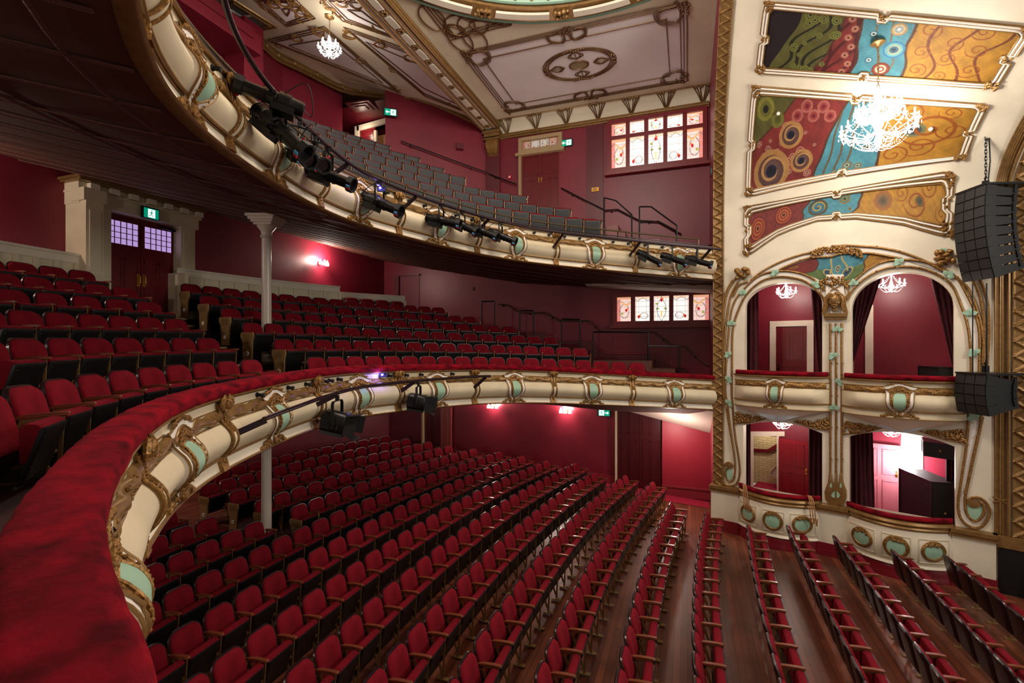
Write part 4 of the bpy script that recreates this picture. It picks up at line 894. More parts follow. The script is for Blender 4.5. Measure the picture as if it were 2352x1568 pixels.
# lunette above the pair of boxes
up = [UZ(*q) for q in ((1793, 620), (1825, 607), (1858, 596), (1895, 589), (1930, 583), (1965, 581), (1999, 582), (2035, 587), (2072, 595))]
lo = lambda u: max(1.05 + .88 * math.sqrt(max(0, 1 - ((u - 1.72) / 1.2) ** 2)), .87 + 1.1 * math.sqrt(max(0, 1 - ((u - 4.17) / 1.2) ** 2)))
u0, u1 = up[0][0], up[-1][0]; hi = lambda u: interp(u, [a for a, b in up], [b for a, b in up])
lun = thing('painted_lunette', 'small painted lunette with blue eyes between the two arches', 'mural', SW((u0 + u1) / 2, 1.2))
def lf(p, q): u = u0 + (u1 - u0) * p; a = min(lo(u), hi(u) - .01); return SW(u, a + (hi(u) - a) * q, .012)
paint_mesh('painting', lf, 'lun', 300, 110, 3.0, lun)
# ---------------------------------------------------------------- gold stems, white bands, leaves (relief on the wall)
def zp(pts, ox, oy, k): return [(ox + x * k, oy + y * k) for x, y in pts]
A1 = lambda p: zp(p, 1630, 560, .2168); A2 = lambda p: zp(p, 1930, 540, .2296); A3 = lambda p: zp(p, 1630, 880, .2297); A4 = lambda p: zp(p, 1930, 880, .2935)
La = A1([(1225, 640), (1190, 560), (1100, 460), (1000, 390), (860, 355), (720, 350), (560, 390), (420, 500), (330, 640), (245, 900), (235, 1300), (230, 1540)]) + A3([(225, 200), (250, 500), (290, 750), (300, 900), (270, 1000), (210, 1025), (150, 1000), (125, 900), (140, 830), (190, 790), (235, 820)])
Lb = A1([(1215, 490), (1150, 420), (1060, 350), (940, 305), (800, 285), (650, 295), (520, 340), (400, 440), (270, 600), (215, 800), (180, 1200), (165, 1540)]) + A3([(175, 200), (215, 500), (245, 700), (255, 860), (235, 960), (195, 985), (162, 930), (165, 860), (200, 845)])
Ra = A2([(65, 650), (130, 540), (250, 430), (400, 350), (560, 315), (750, 320), (900, 360), (1030, 425), (1130, 520), (1200, 680), (1260, 850), (1295, 1050), (1310, 1350)]) + A4([(1005, 260), (985, 500), (955, 700), (925, 900), (925, 1000), (960, 1080), (1040, 1130), (1110, 1120), (1160, 1050), (1165, 980), (1120, 910), (1050, 890), (1000, 915)])
Rb = A2([(100, 500), (160, 440), (280, 340), (420, 270), (580, 245), (760, 250), (900, 280), (1020, 330), (1120, 400), (1180, 440), (1270, 600), (1340, 750), (1380, 900), (1395, 1050), (1390, 1350)]) + A4([(1100, 290), (1075, 420), (1035, 600), (995, 800), (975, 920), (990, 1020), (1035, 1070), (1085, 1068), (1125, 1010), (1118, 950), (1085, 920)])
BA = A1([(430, 390), (560, 290), (750, 190), (950, 120), (1100, 85), (1300, 45)]) + A2([(-40, 112), (60, 102), (215, 110), (400, 125), (600, 165), (780, 230), (900, 285), (1000, 340), (1100, 390), (1180, 440)])
BB = A1([(700, 290), (850, 220), (1050, 150), (1280, 135)]) + A2([(0, 185), (150, 178), (300, 180), (400, 195), (620, 235)])
EX = [A1([(300, 400), (240, 510), (205, 620), (165, 900), (150, 1300), (148, 1540)]) + A3([(150, 150), (190, 400), (235, 650), (250, 760)]), A1([(275, 360), (200, 480), (160, 620), (140, 850), (138, 1240)]), A1([(245, 380), (180, 500), (140, 640), (130, 900)]), A1([(400, 400), (310, 440), (240, 560)]),
      A2([(1180, 440), (1270, 520), (1340, 660), (1400, 860), (1438, 1100), (1440, 1360)]), A2([(1300, 410), (1380, 560), (1425, 760), (1440, 940), (1425, 1280)]), A2([(1370, 390), (1440, 540), (1475, 700), (1490, 950), (1475, 1200), (1465, 1360)]), A4([(1115, 260), (1085, 400), (1040, 600), (1000, 780), (975, 860)])]
def relief(path, o=.035, n=5): return [SP_(px, py, o) for px, py in catmull([np.array(q) for q in path], n)]
orn = thing('gilded_stem_relief', 'gilded plaster stems with white bands and green leaves framing the boxes', 'wall relief', SW(2.9, -3.9, 0))
def whiteband(a, b, o=.012):
    a = relief(a, o); b = relief(b, o); ra = [a[int(i)] for i in np.linspace(0, len(a) - 1, 80)]; rb = [b[int(i)] for i in np.linspace(0, len(b) - 1, 80)]; m = MB(); m.loft([[p, q] for p, q in zip(ra, rb)], closed=False); m.build('white_band', WHITE, orn)
whiteband(La[:-6], Lb[:-5]); whiteband(Ra[:-6], Rb[:-5]); whiteband(BA, BB)
for path in [La, Lb, Ra, Rb, BA, BB] + EX:
    m = MB(); q = relief(path); m.tube(q, .027, 7); rr = random.Random(len(path))
    for k in range(2, len(q) - 2, 6): m.ball(q[k] + np.array(SW(0, 0, .02) - SW(0, 0, 0)) + np.array((rr.uniform(-.02, .02), 0, rr.uniform(-.02, .02))), .02, 5, 4)
    m.build('gold_stem', GOLD, orn)
def vstems():
    for px in (1907, 1920, 1933):
        m = MB(); q = [SP_(px, y, .04) for y in np.linspace(742, 1100, 40)]; m.tube(q, .026, 7)
        for k in range(2, 38, 4): m.ball(q[k] + np.array((.02 * (-1) ** (k // 4), -.02, 0)), .022, 5, 4)
        m.build('gold_stem', GOLD, orn)
    m = MB(); m.quad(SP_(1908, 742, .015), SP_(1908, 1110, .015), SP_(1932, 1110, .015), SP_(1932, 742, .015)); m.build('white_band', WHITE, orn)
vstems()
def bulb_base():
    out = A3([(1196, 880), (1214, 880), (1226, 975), (1246, 1000), (1254, 880), (1270, 880), (1279, 1000), (1299, 975), (1311, 880), (1329, 880), (1338, 985), (1370, 1070), (1368, 1150), (1335, 1215), (1215, 1215), (1160, 1160), (1150, 1080), (1184, 985)])
    o2 = [UZ(*q) for q in out]; m = MB(); cu = sum(p[0] for p in o2) / len(o2); cz = sum(p[1] for p in o2) / len(o2); m.loft([[SW(u, z, .0) for u, z in o2], [SW(u, z, .05) for u, z in o2], [SW(cu + (u - cu) * .8, cz + (z - cz) * .8, .08) for u, z in o2]], cap=True); m.build('stem_root', GOLDS, orn)
    for tri in (A3([(1212, 990), (1200, 1020), (1204, 1045), (1222, 1040), (1224, 1015)]), A3([(1310, 990), (1300, 1015), (1302, 1042), (1318, 1045), (1322, 1020)]), A3([(1252, 1078), (1230, 1092), (1214, 1118), (1226, 1140), (1252, 1146)]), A3([(1270, 1078), (1270, 1146), (1292, 1142), (1304, 1120), (1290, 1094)])):
        m = MB(); m.poly([SP_(px, py, .085) for px, py in tri]); m.build('green_inlay', GREEN, orn, smooth=False)
bulb_base()
def disc(pxc, rx, rz, m_, o, name, parent):
    u, z = UZ(*pxc); m = MB(); n = 20; m.loft([[SW(u + rx * k * math.cos(a), z + rz * k * math.sin(a), oo) for a in np.linspace(0, 2 * math.pi, n, endpoint=False)] for k, oo in ((1, 0), (1, o), (.01, o + .01))], cap=True); return m.build(name, m_, parent)
disc((1676, 1068), .085, .09, GOLDS, .05, 'scroll_boss', orn); disc((2236, 1154), .11, .10, GOLDS, .05, 'scroll_boss', orn)
for cpx, rx, rz in (((1675, 1088), .08, .17), ((2238, 1173), .17, .18)): disc(cpx, rx, rz, GREEN, .02, 'green_inlay', orn)
def leaf(px, py, rot, sc=1.0):
    u, z = UZ(px, py); m = MB()
    for k in range(3):
        a = rot + (k - 1) * 1.25; L_ = .13 * sc; pts = []
        for t, w_ in ((0, .01), (.25, .04), (.55, .05), (.85, .025), (1, .0)):
            for sg in (-1, 1): pts.append(SW(u + math.cos(a) * L_ * t - math.sin(a) * w_ * sg * sc, z + math.sin(a) * L_ * t + math.cos(a) * w_ * sg * sc, .06 + .02 * math.sin(t * 3)))
        m.add(pts, [(2 * i, 2 * i + 1, 2 * i + 3, 2 * i + 2) for i in range(4)])
        m.add([p - np.array((NV[0], NV[1], 0)) * .015 for p in pts], [(2 * i + 2, 2 * i + 3, 2 * i + 1, 2 * i) for i in range(4)])
    m.tube([SW(u + .05 * math.cos(t) * sc, z - .07 * sc + .05 * math.sin(t) * sc, .05) for t in np.linspace(0, 4.5, 10)], .008, 5); m.build('green_leaf', GREEN, orn)
for i, (px, py) in enumerate(A1([(355, 525), (700, 315), (1115, 440), (235, 850), (205, 1180), (200, 1440), (1355, 915), (1315, 1195), (1360, 1470)]) + A2([(130, 490), (590, 280), (1070, 405), (1295, 790), (1340, 1185)]) + A3([(190, 200), (1245, 250)]) + A4([(1045, 270)])): leaf(px, py, 1.5 + .8 * math.sin(i * 2.1))
def cluster(cpx, n, spread, seed, flowers=True):
    u, z = UZ(*cpx); m = MB(); rr = random.Random(seed)
    for k in range(n): m.ball(SW(u + rr.uniform(-spread, spread), z + rr.uniform(-spread * .8, spread * .8), rr.uniform(.05, .12)), (rr.uniform(.05, .09),) * 2 + (rr.uniform(.04, .08),), 9, 6)
    for k in range(n):
        a = rr.uniform(0, 6.28); m.ball(SW(u + spread * 1.1 * math.cos(a), z + spread * math.sin(a), .05), rr.uniform(.02, .04), 6, 4)
    m.build('bulb_cluster', GOLD, orn)
    for k in range(3): leaf(cpx[0] + rr.uniform(-9, 9), cpx[1] + rr.uniform(-16, 9), rr.uniform(0, 6), .7)
cluster((1707, 628), 11, .15, 3); cluster((2172, 592), 12, .16, 8)
m = MB(); rr = random.Random(9)
for k in range(170):
    t = rr.random(); px = 1862 + 118 * t; py = 583 - 12 * math.sin(math.pi * t) + rr.uniform(-7, 8); p = SP_(px, py, .06); m.ball(p, rr.uniform(.02, .038), 6, 4)
m.build('flower_garland', GOLD, orn)
def spandrel(tri, flip):
    m = MB(); rr = random.Random(int(tri[0][0])); a, b, c = [np.array(q) for q in tri]
    for k in range(95):
        s_, t_ = rr.random(), rr.random()
        if s_ + t_ > 1: s_, t_ = 1 - s_, 1 - t_
        q = a + (b - a) * s_ + (c - a) * t_; m.ball(SP_(q[0], q[1], .05), rr.uniform(.022, .042), 6, 4)
    m.tube([SP_(*q, .04) for q in catmull([c + (c - a) * .25, c, (c + b) / 2 + np.array((0, 4)), b], 5)], .016, 5); m.build('rose_spandrel', GOLD, orn)
spandrel(A3([(260, 290), (560, 352), (250, 400)]), 0); spandrel(A3([(1180, 355), (840, 380), (1190, 470)]), 1); spandrel(A4([(22, 295), (322, 348), (18, 400)]), 0); spandrel(A4([(970, 370), (622, 372), (985, 470)]), 1)
# carved mask over the middle pier
mask = thing('carved_mask', 'gilded carved woman mask with long hair between the two arches', 'sculpture', SP_(1918, 722, 0))
m = MB(); m.loft([[SP_(x, y, o) for x, y in ((1898, 630), (1938, 630), (1941, 722), (1895, 722))] for o in (0, .06)], cap=True); m.build('white_tablet', WHITE, mask, smooth=False)
m = MB(); hm = MB(); c = SP_(1917, 691, .14); P = face(m, c, (NV[0] + .05, NV[1], -.05), .42, hair=hm, seed=4)
for sg in (-1, 1):
    for k in range(5): hm.tube(catmull([P(sg * (.2 + .03 * k), .08 - .02 * k, .38), P(sg * (.36 + .03 * k), .05, .1), P(sg * (.34 + .04 * k), .04, -.25), P(sg * (.4 + .05 * k), .02, -.55 - .05 * k)], 4), .045 * .42 * 1.5, 6)
m.build('face', GOLDS, mask); hm.build('hair', GOLD, mask)
m = MB(); rr = random.Random(2)
for k in range(46): m.ball(SP_(1917 + rr.uniform(-22, 22), 645 + rr.uniform(-9, 9), .09), rr.uniform(.02, .04), 6, 4)
for sg in (-1, 1):
    m.tube([SP_(1917 + sg * 14, 655, .08), SP_(1917 - sg * 10, 668, .08)], .014, 6)
    for k in range(14): m.ball(SP_(1917 + sg * 29 + rr.uniform(-5, 5), 652 + rr.uniform(-8, 8), .06), rr.uniform(.025, .04), 6, 4)
    m.tube([SP_(1917 + sg * x, y, .06) for x, y in ((28, 660), (33, 672), (26, 682), (24, 690))], .018, 6)
m.build('flower_crown', GOLD, mask)
m = MB()
for (x0, x1, y0, y1, o) in ((1891, 1947, 719, 727, .14), (1893, 1945, 727, 733, .1)): m.loft([[SP_(x, y, oo) for x, y in ((x0, y0), (x1, y0), (x1, y1), (x0, y1))] for oo in (0, o)], cap=True)
m.build('ledge', GOLDS, mask, smooth=False)
# ================================================================= BOXES: fronts, rooms, contents
def lofted(m, fn, us, prof_): m.loft([[fn(u, *q) for q in prof_] for u in us], closed=False)
def upper_box_front(kind, u0, u1, bow, us_c, wsc, label):
    BOXF[kind] = (u0, u1, bow, -.80, .85); root = thing('box_balustrade', label, 'box front', SW((u0 + u1) / 2, -1.65, .1), 'bulging fronts of the upper boxes')
    us = list(np.linspace(u0, u1, 44)); F = lambda u, f, o: fpt(kind, u, f, o)
    m = MB(); fs = [0, .035, .1, .16, .2, .25, .3, .33] + [.33 + .44 * t for t in np.linspace(.02, .98, 14)] + [.775, .8, .801, .965, 1.0]
    m.loft([[SW(u, -.80 - .85 * f, 0) if i in (-1,) else F(u, f, 0) for i, f in enumerate(fs)] for u in us], closed=False)
    for u in (u0, u1): m.poly([F(u, f, 0) for f in fs] + [SW(u, -1.65, 0), SW(u, -.8, 0)])
    m.quad(SW(u0, -.8, -.1), SW(u1, -.8, -.1), F(u1, 0, 0), F(u0, 0, 0)); m.build('cream_body', CREAM, root)
    m = MB()
    for f, r, o in ((.0, .03, .02), (.165, .012, 0), (.335, .012, 0), (.785, .02, .02)): m.tube([F(u, f, o) for u in us], r, 6)
    m.loft([[F(u, f, o) for f, o in ((.97, -.02), (.975, .05), (1.0, .05), (1.02, -.2))] for u in us], closed=False); m.build('gold_mouldings', GOLDS, root)
    rr = random.Random(6)
    for a, b in ((u0 + .05, us_c - .27 * wsc), (us_c + .27 * wsc, u1 - .05)):
        m = MB(); m.grid(lambda u, th: F(u, .245 + math.cos(th) * .065 * (1 + .22 * math.sin(2 * th + u * 17)) / .85, .01 + math.sin(th) * .05 * (1 + .22 * math.sin(2 * th + u * 17))), np.linspace(a, b, 36), np.linspace(0, math.pi, 9))
        for k in range(40):
            u = rr.uniform(a, b)
            if math.sin(u * 8) > 0: m.ball(F(u, .245 + rr.uniform(-.05, .05), .055), rr.uniform(.014, .022), 6, 4)
        m.build('twisted_rope', GOLD, root)
    make_shield(kind, us_c, root, 61, True, wsc)
    m = MB(); m.loft([[F(u, 0, 0) + np.array((0, 0, .075)) + (np.array((NV[0], NV[1], 0)) * (-.05 + .13 * math.copysign(abs(math.cos(a)) ** .7, math.cos(a))) + np.array((0, 0, .06 * math.copysign(abs(math.sin(a)) ** .8, math.sin(a))))) for a in np.linspace(0, 2 * math.pi, 14, endpoint=False)] for u in np.linspace(u0 + .06, u1 - .03, 40)], cap=True); m.build('velvet_rail', RAIL, root, angle=60)
    m = MB(); n = 24; c = us_c
    m.loft([[F(c + (u - c) * k, 1.0, -.03) * 0 + SW(c + (u - c) * k, -1.66 - dz, 0.02 + (F(u, 1.0, 0) - SW(u, 0, 0)).dot(np.array((NV[0], NV[1], 0))) * kk) for u in np.linspace(u0 + .15, u1 - .15, n * 2)] for k, kk, dz in ((1, .9, 0), (.6, .6, .16), (.22, .4, .27), (.08, .3, .33))], closed=False); m.build('corbel_underside', CREAM2, root)
    m = MB()
    for k in range(15): a = (k / 14 * 2 - 1); m.tube([SW(c + a * .1, -1.98, .16), SW(c + a * .35, -1.86, .24), SW(c + a * .72, -1.72, .26 * (1 - a * a * .5))], [.02, .022, .012], 5)
    m.build('fan_ribs', mat('pale_blue_white', (206, 214, 222), .4), root)
upper_box_front('bUL', .58, 2.80, .30, 1.66, .78, 'bulging front of the smaller upper box beside the gilded band')
upper_box_front('bUR', 3.06, 5.30, .42, 4.18, .98, 'bulging front of the wider upper box near the hanging loudspeakers')
# piers and curved parapets of the lower boxes
mb = MB(); cap = MB(); sk = MB()
def slab(m, u0, u1, z0, z1, o0, o1=None): o1 = o0 if o1 is None else o1; m.hexa([SW(u0, z0, -.05), SW(u1, z0, -.05), SW(u1, z0, o0), SW(u0, z0, o0), SW(u0, z1, -.05), SW(u1, z1, -.05), SW(u1, z1, o1), SW(u0, z1, o1)])
for a, b in ((-.03, .70), (2.57, 3.17), (5.06, 5.74)):
    slab(mb, a, b, -5.25, -4.05, .17); slab(cap, a - .05, b + .05, -4.12, -4.04, .22); slab(cap, a - .03, b + .03, -4.04, -3.96, .25)
    for z0, z1, o in ((-5.25, -5.06, .25), (-5.06, -4.97, .22), (-4.97, -4.9, .2)): slab(sk, a - .02, b + .02, z0, z1, o)
struct(mb, 'wall_dado_piers', CREAM2, smooth=False); struct(cap, 'trim_dado_cap', GOLDS, smooth=False); struct(sk, 'baseboard_dado', mat('glossy_crimson_skirting', (122, 26, 38), .25), smooth=False)
def parapet(u0, u1, label, seed):
    root = thing('box_parapet', label, 'box front', SW((u0 + u1) / 2, -5.2, .2), 'curved cream parapets of the lower boxes'); us = list(np.linspace(u0, u1, 40))
    bow = lambda u: .10 + .46 * math.sin(math.pi * (u - u0) / (u1 - u0)) ** .8
    F = lambda u, z, o: SW(u, z, bow(u) + o); belly = lambda z: .07 * math.sin(math.pi * max(0, min(1, (z + 4.85) / .72)))
    m = MB(); zs = np.linspace(-4.1, -4.85, 10); m.loft([[F(u, z, belly(z)) for z in zs] + [F(u, -4.86, .02), F(u, -4.9, .05), F(u, -4.93, .0)] for u in us], closed=False); m.loft([[SW(u, z, -.1) for z in (-3.9, -4.7)] for u in us], closed=False); m.build('cream_body', CREAM2, root)
    m = MB(); m.loft([[F(u, z, o) for z, o in ((-3.92, -.16), (-3.92, .03), (-3.97, .06), (-4.03, .03), (-4.06, .05), (-4.12, .0))] for u in us], closed=False); m.build('gold_rail', GOLDS, root)
    m = MB(); m.loft([[F(u, -3.87 + .055 * math.sin(a), -.14 + .12 * math.cos(a)) for a in np.linspace(0, 2 * math.pi, 12, endpoint=False)] for u in us], cap=True); m.build('velvet_rail', RAIL, root, angle=60)
    m = MB(); m.loft([[F(u, z, o) for z, o in ((-4.92, .0), (-4.97, .03), (-5.0, .03), (-5.06, .05), (-5.09, .05), (-5.14, .08), (-5.22, .08))] for u in us], closed=False); m.build('skirting', MATS['glossy_crimson_skirting'], root)
    for k, t in enumerate((.17, .5, .83)):
        uc = u0 + (u1 - u0) * t; r = .17 if t != .5 else .19; zc = -4.49; m = MB(); w_ = .25
        path = [(uc - w_, -4.25), (uc + w_, -4.25), (uc + w_, -4.76), (uc - w_, -4.76)]; m.tube([F(u, z, belly(z) + .0) for (ua, za), (ub, zb) in zip(path, path[1:] + path[:1]) for u, z in [(ua + (ub - ua) * s, za + (zb - za) * s) for s in np.linspace(0, 1, 6)]], .016, 5, closed=True); m.build('panel_moulding', CREAM, root)
        D = lambda a, k_, o: F(uc + r * k_ * math.cos(a), zc + r * k_ * math.sin(a) * 1.05, belly(zc + r * k_ * math.sin(a)) + o); A = np.linspace(0, 2 * math.pi, 28, endpoint=False)
        m = MB(); m.loft([[D(a, kk, .015) for a in A] for kk in (.95, .5, .02)]); g = m.build('green_medallion', GREEN, root)
        m = MB(); m.tube([D(a, 1.0, .02) for a in A], .022, 6, closed=True); m.tube([D(a, 1.16, .01) for a in A], .018, 6, closed=True); rr = random.Random(seed + k)
        for q in range(26): a = math.pi / 2 + rr.uniform(-.75, .75); m.ball(D(a, rr.uniform(.7, 1.15), .03), rr.uniform(.018, .03), 6, 4)
        m.build('gold_frame', GOLD, g)
parapet(.68, 2.60, 'curved cream parapet of the lower box with tan ropes on its rail', 1); parapet(3.15, 5.08, 'curved cream parapet of the lower box holding the black cabinet', 5)
# the rooms
def room(name, u0, u1, z0, z1, d, cutout=None):
    o0, o1 = -.32, -d; m = MB(); q = lambda u, z, o: SW(u, z, o)
    m.quad(q(u0, z0, o0), q(u0, z0, o1), q(u0, z1, o1), q(u0, z1, o0)); m.quad(q(u1, z0, o1), q(u1, z0, o0), q(u1, z1, o0), q(u1, z1, o1)); m.quad(q(u0, z1, o0), q(u0, z1, o1), q(u1, z1, o1), q(u1, z1, o0))
    if not cutout: m.quad(q(u0, z0, o1), q(u1, z0, o1), q(u1, z1, o1), q(u0, z1, o1))
    else:
        a, b, t = cutout
        for (x0, x1, y0, y1) in ((u0, a, z0, z1), (b, u1, z0, z1), (a, b, t, z1)): m.quad(q(x0, y0, o1), q(x1, y0, o1), q(x1, y1, o1), q(x0, y1, o1))
    struct(m, 'wall_' + name, CRIM, smooth=False)
    m = MB(); m.quad(q(u0, z0, -.04), q(min(u1, 5.8), z0, -.04), q(min(u1, 5.8), z0, o1 - 1.6), q(u0, z0, o1 - 1.6)); struct(m, 'floor_' + name, CARPET, smooth=False)
OB = 2.3
room('upper_box_1', .35, 3.0, -1.6, 2.1, OB)
cu = (UZ(1960, 800, -OB)[0] - .1, UZ(1990, 800, -OB)[0]); room('upper_box_2', 3.02, 6.2, -1.6, 2.1, OB, (cu[0] - .9, cu[1] - .28, .5))
c1 = (UZ(1731, 1050, -OB)[0], UZ(1784, 1050, -OB)[0]); room('lower_box_1', .35, 3.0, -4.62, -1.7, OB, (c1[0], c1[1], UZ(1760, 1001, -OB)[1])); room('lower_box_2', 3.02, 6.2, -4.62, -1.7, OB)
m = MB(); m.quad(SW(-.6, -4.7, -OB - 1.3), SW(2.6, -4.7, -OB - 1.3), SW(2.6, -1.8, -OB - 1.3), SW(-.6, -1.8, -OB - 1.3)); m.quad(SW(1.0, -1.6, -OB - 1.0), SW(5.0, -1.6, -OB - 1.0), SW(5.0, 1.6, -OB - 1.0), SW(1.0, 1.6, -OB - 1.0)); struct(m, 'wall_corridor', BRICKY, smooth=False)
m = MB()
for (x0, y0), (x1, y1) in (((1725, 1033), (1765, 1035)), ((1765, 1035), (1786, 1022))): m.bar(SP_(x0, y0, -OB - 1.25), SP_(x1, y1, -OB - 1.25), .08, .1)
tag(m.build('stair_handrail', DOORP, base=True), 'dark red handrail on the brick corridor wall behind the lower box', 'handrail')
m = MB(); m.bar(SP_(1770, 1085, -OB - .9), SP_(1784, 1068, -OB - .6), .06, .04); m.bar(SP_(1770, 1085, -OB - .9), SP_(1770, 1092, -OB - .9), .06, .04); m.quad(SP_(1772, 1088, -OB - .9), SP_(1786, 1072, -OB - .6), SP_(1786, 1100, -OB - .6), SP_(1776, 1094, -OB - .9)); tag(m.build('stair_flight', CREAM, base=True), 'bottom of a pale edged stair seen through the lower box doorway', 'stairs')
def panel_door(name, label, at, w_, h, m_, panels, hand=None, frame=None, fw=.1, group=None):
    """at(x, z, o): x across the door from 0, z up from 0, o towards the viewer"""
    root = thing(name, label, 'door', at(w_ / 2, 0, 0), group); B = lambda m, x0, x1, z0, z1, o0, o1: m.hexa([at(x0, z0, o0), at(x1, z0, o0), at(x1, z0, o1), at(x0, z0, o1), at(x0, z1, o0), at(x1, z1, o0), at(x1, z1, o1), at(x0, z1, o1)])
    m = MB(); B(m, 0, w_, 0, h, 0, .03)
    for (x0, x1, z0, z1) in panels:
        for (a, b, c, d) in ((x0, x1, z0, z0 + .02), (x0, x1, z1 - .02, z1), (x0, x0 + .02, z0, z1), (x1 - .02, x1, z0, z1)): B(m, a * w_ if a <= 1 else a, b * w_, c * h, d * h, .03, .045)
    m.build('leaf', m_, root, smooth=False)
    m = MB()
    for (x0, x1, z0, z1) in panels: B(m, (x0 + .03) * w_, (x1 - .03) * w_, (z0 + .025) * h, (z1 - .025) * h, .03, .036)
    m.build('panel', m_, root, smooth=False)
    if hand:
        for x, z in hand: m = MB(); B(m, x * w_ - .025, x * w_ + .025, z * h - .09, z * h + .09, .03, .04); m.ball(at(x * w_, z * h, .07), .03, 8, 6); m.build('handle', BLACKM if frame is not None else BRSH, root)
    if frame is not None:
        m = MB()
        for (x0, x1, z0, z1) in ((-fw, 0, 0, h + fw), (w_, w_ + fw, 0, h + fw), (0, w_, h, h + fw)): B(m, x0, x1, z0, z1, -.01, .06)
        m.build('frame', frame, root, smooth=False)
    return root
P6 = [(.12, .46, .55, .93), (.54, .88, .55, .93), (.12, .46, .08, .45), (.54, .88, .08, .45)]
def at_px(pl, pr, pt, off, zb): a, zt = UZ(pl, pt, off); b, _ = UZ(pr, pt, off); return (lambda x, z, o: SW(a + x, zb + z, off + o)), b - a, zt - zb
at, w_, h = at_px(1783, 1854, 750, -OB, -1.6); panel_door('panelled_door', 'dark red panelled door in cream frame at the back of smaller upper box', at, w_, h, DOORP, P6, [(.08, .42)], CREAM2, .17)
at, w_, h = at_px(1789, 1857, 1006, -OB + .12, -4.62); panel_door('panelled_door', 'red panelled door standing open inside the lower box with ropes', at, w_, h, mat('bright_red_door', (136, 24, 36), .3), P6, [(.93, .5)])
m = MB()
for (x0, x1, y0, y1) in ((1723, 1802, 990.5, 1001.5), (1784, 1789, 1001, 1140)): m.loft([[SP_(x, y, oo) for x, y in ((x0, y0), (x1, y0), (x1, y1), (x0, y1))] for oo in (-OB, -OB + .06)], cap=True)
m.loft([[SP_(x, y, oo) for x, y in ((1724, 1001), (1731, 1001), (1731, 1130), (1724, 1130))] for oo in (-OB, -OB + .05)], cap=True); struct(m, 'trim_doorway', CREAM2, smooth=False)
m = MB(); m.loft([[SP_(x, y, oo) for x, y in ((1987, 700), (2006, 700), (2006, 870), (1987, 870))] for oo in (-OB, -OB + .07)], cap=True); struct(m, 'trim_upper_box_doorway', CREAM2, smooth=False)
at, w_, h = at_px(2004, 2068, 1017, -OB + .05, -4.62); panel_door('panelled_door', 'pale lit panelled door beside the white glow in the right lower box', at, w_, h, mat('pink_lit_door_paint', (190, 110, 120), .35), [(.05, .2, .55, .93), (.36, .9, .58, .93), (.05, .2, .08, .5), (.36, .9, .08, .5)], [(.88, .6)])  # pale pink carries the strong light on this door in its colour
def curtain(label, topL, topR, botL, botR, o, folds=7, group='dark red box curtains'):
    m = MB()
    def fn(p, q):
        t = np.array(topL) + (np.array(topR) - np.array(topL)) * p; b = np.array(botL) + (np.array(botR) - np.array(botL)) * p; c = t + (b - t) * q; k = .05 * math.sin(p * folds * 2 * math.pi) + .02 * math.sin(p * folds * 5 + q * 3)
        return SP_(c[0], c[1], o + k * (1 - .3 * q))
    m.grid(fn, np.linspace(0, 1, 60), np.linspace(0, 1, 16)); tag(m.build('curtain', CURT, base=True, angle=70), label, 'curtain', group)
curtain('narrow dark red curtain hanging at left of smaller upper box', (1700, 640), (1742, 640), (1700, 875), (1742, 875), -.5, 4)
curtain('dark red curtain tapering down the right edge of smaller upper box', (1860, 640), (1900, 640), (1882, 880), (1900, 880), -.45, 3)
curtain('dark red curtain swept aside at left of wider upper box', (1945, 620), (2030, 620), (1945, 838), (1958, 838), -.5, 6)
curtain('dark red curtain swept aside at right of wider upper box', (2132, 620), (2215, 620), (2188, 845), (2215, 845), -.45, 5)
curtain('dark red curtain at left of lower box with open door', (1700, 955), (1724, 955), (1700, 1150), (1724, 1150), -.5, 3)
curtain('dark red curtain at right of lower box with open door', (1857, 955), (1900, 955), (1857, 1200), (1900, 1200), -.5, 4)
curtain('wide dark red curtain at left of lower box with black cabinet', (1940, 970), (2004, 970), (1940, 1190), (2010, 1190), -.5, 6)
curtain('narrow dark red curtain behind the hanging black cabinet', (2172, 1000), (2215, 1000), (2172, 1210), (2215, 1210), -.9, 4)
def prism(plan, z0, z1): m = MB(); m.loft([[(p[0], p[1], z) for p in plan] for z in (z0, z1)], cap=True); return m
def cab(name, label, a, b, c, z0, z1, cat='cabinet'):
    d = a + c - b; root = thing(name, label, cat, (b[0], b[1], z0)); prism([a, b, c, d], z0, z1).build('body', BLACKM, root, smooth=False); m = MB()
    for p in (a, b, c): m.bar((p[0], p[1], z0), (p[0], p[1], z1), .03, .03)
    for p, q in ((a, b), (b, c)): m.bar((p[0], p[1], z1 - .01), (q[0], q[1], z1 - .01), .03, .03)
    m.build('edge_trim', BLACK, root, smooth=False); m = MB(); mid = (b + c) / 2; m.ball((mid[0], mid[1], (z0 + z1) / 2), .03, 8, 5); m.build('catch', BRASS, root)
    return root
zt = UZ(2140, 1106, -.55)[1]; cab('speaker_cabinet', 'large black cabinet standing in the right lower box', SP_(2066, 1100, -1.7), SP_(2140, 1106, -.55), SP_(2203, 1100, -.75), -4.62, zt, 'speaker')
z1 = UZ(2122, 1012, -1.0)[1]; z0 = UZ(2122, 1045, -1.0)[1]; cab('speaker_cabinet', 'black cabinet hung under the ceiling of the right lower box', SP_(2118, 1020, -1.6), SP_(2122, 1020, -.9), SP_(2200, 1030, -.7), z0, z1, 'speaker')
z1 = UZ(2120, 842, -.4)[1]; cab('flight_case', 'black case resting behind the rail of the wider upper box', SP_(2110, 850, -1.0), SP_(2157, 850, -.35), SP_(2203, 850, -.5), -1.6, z1, 'case')
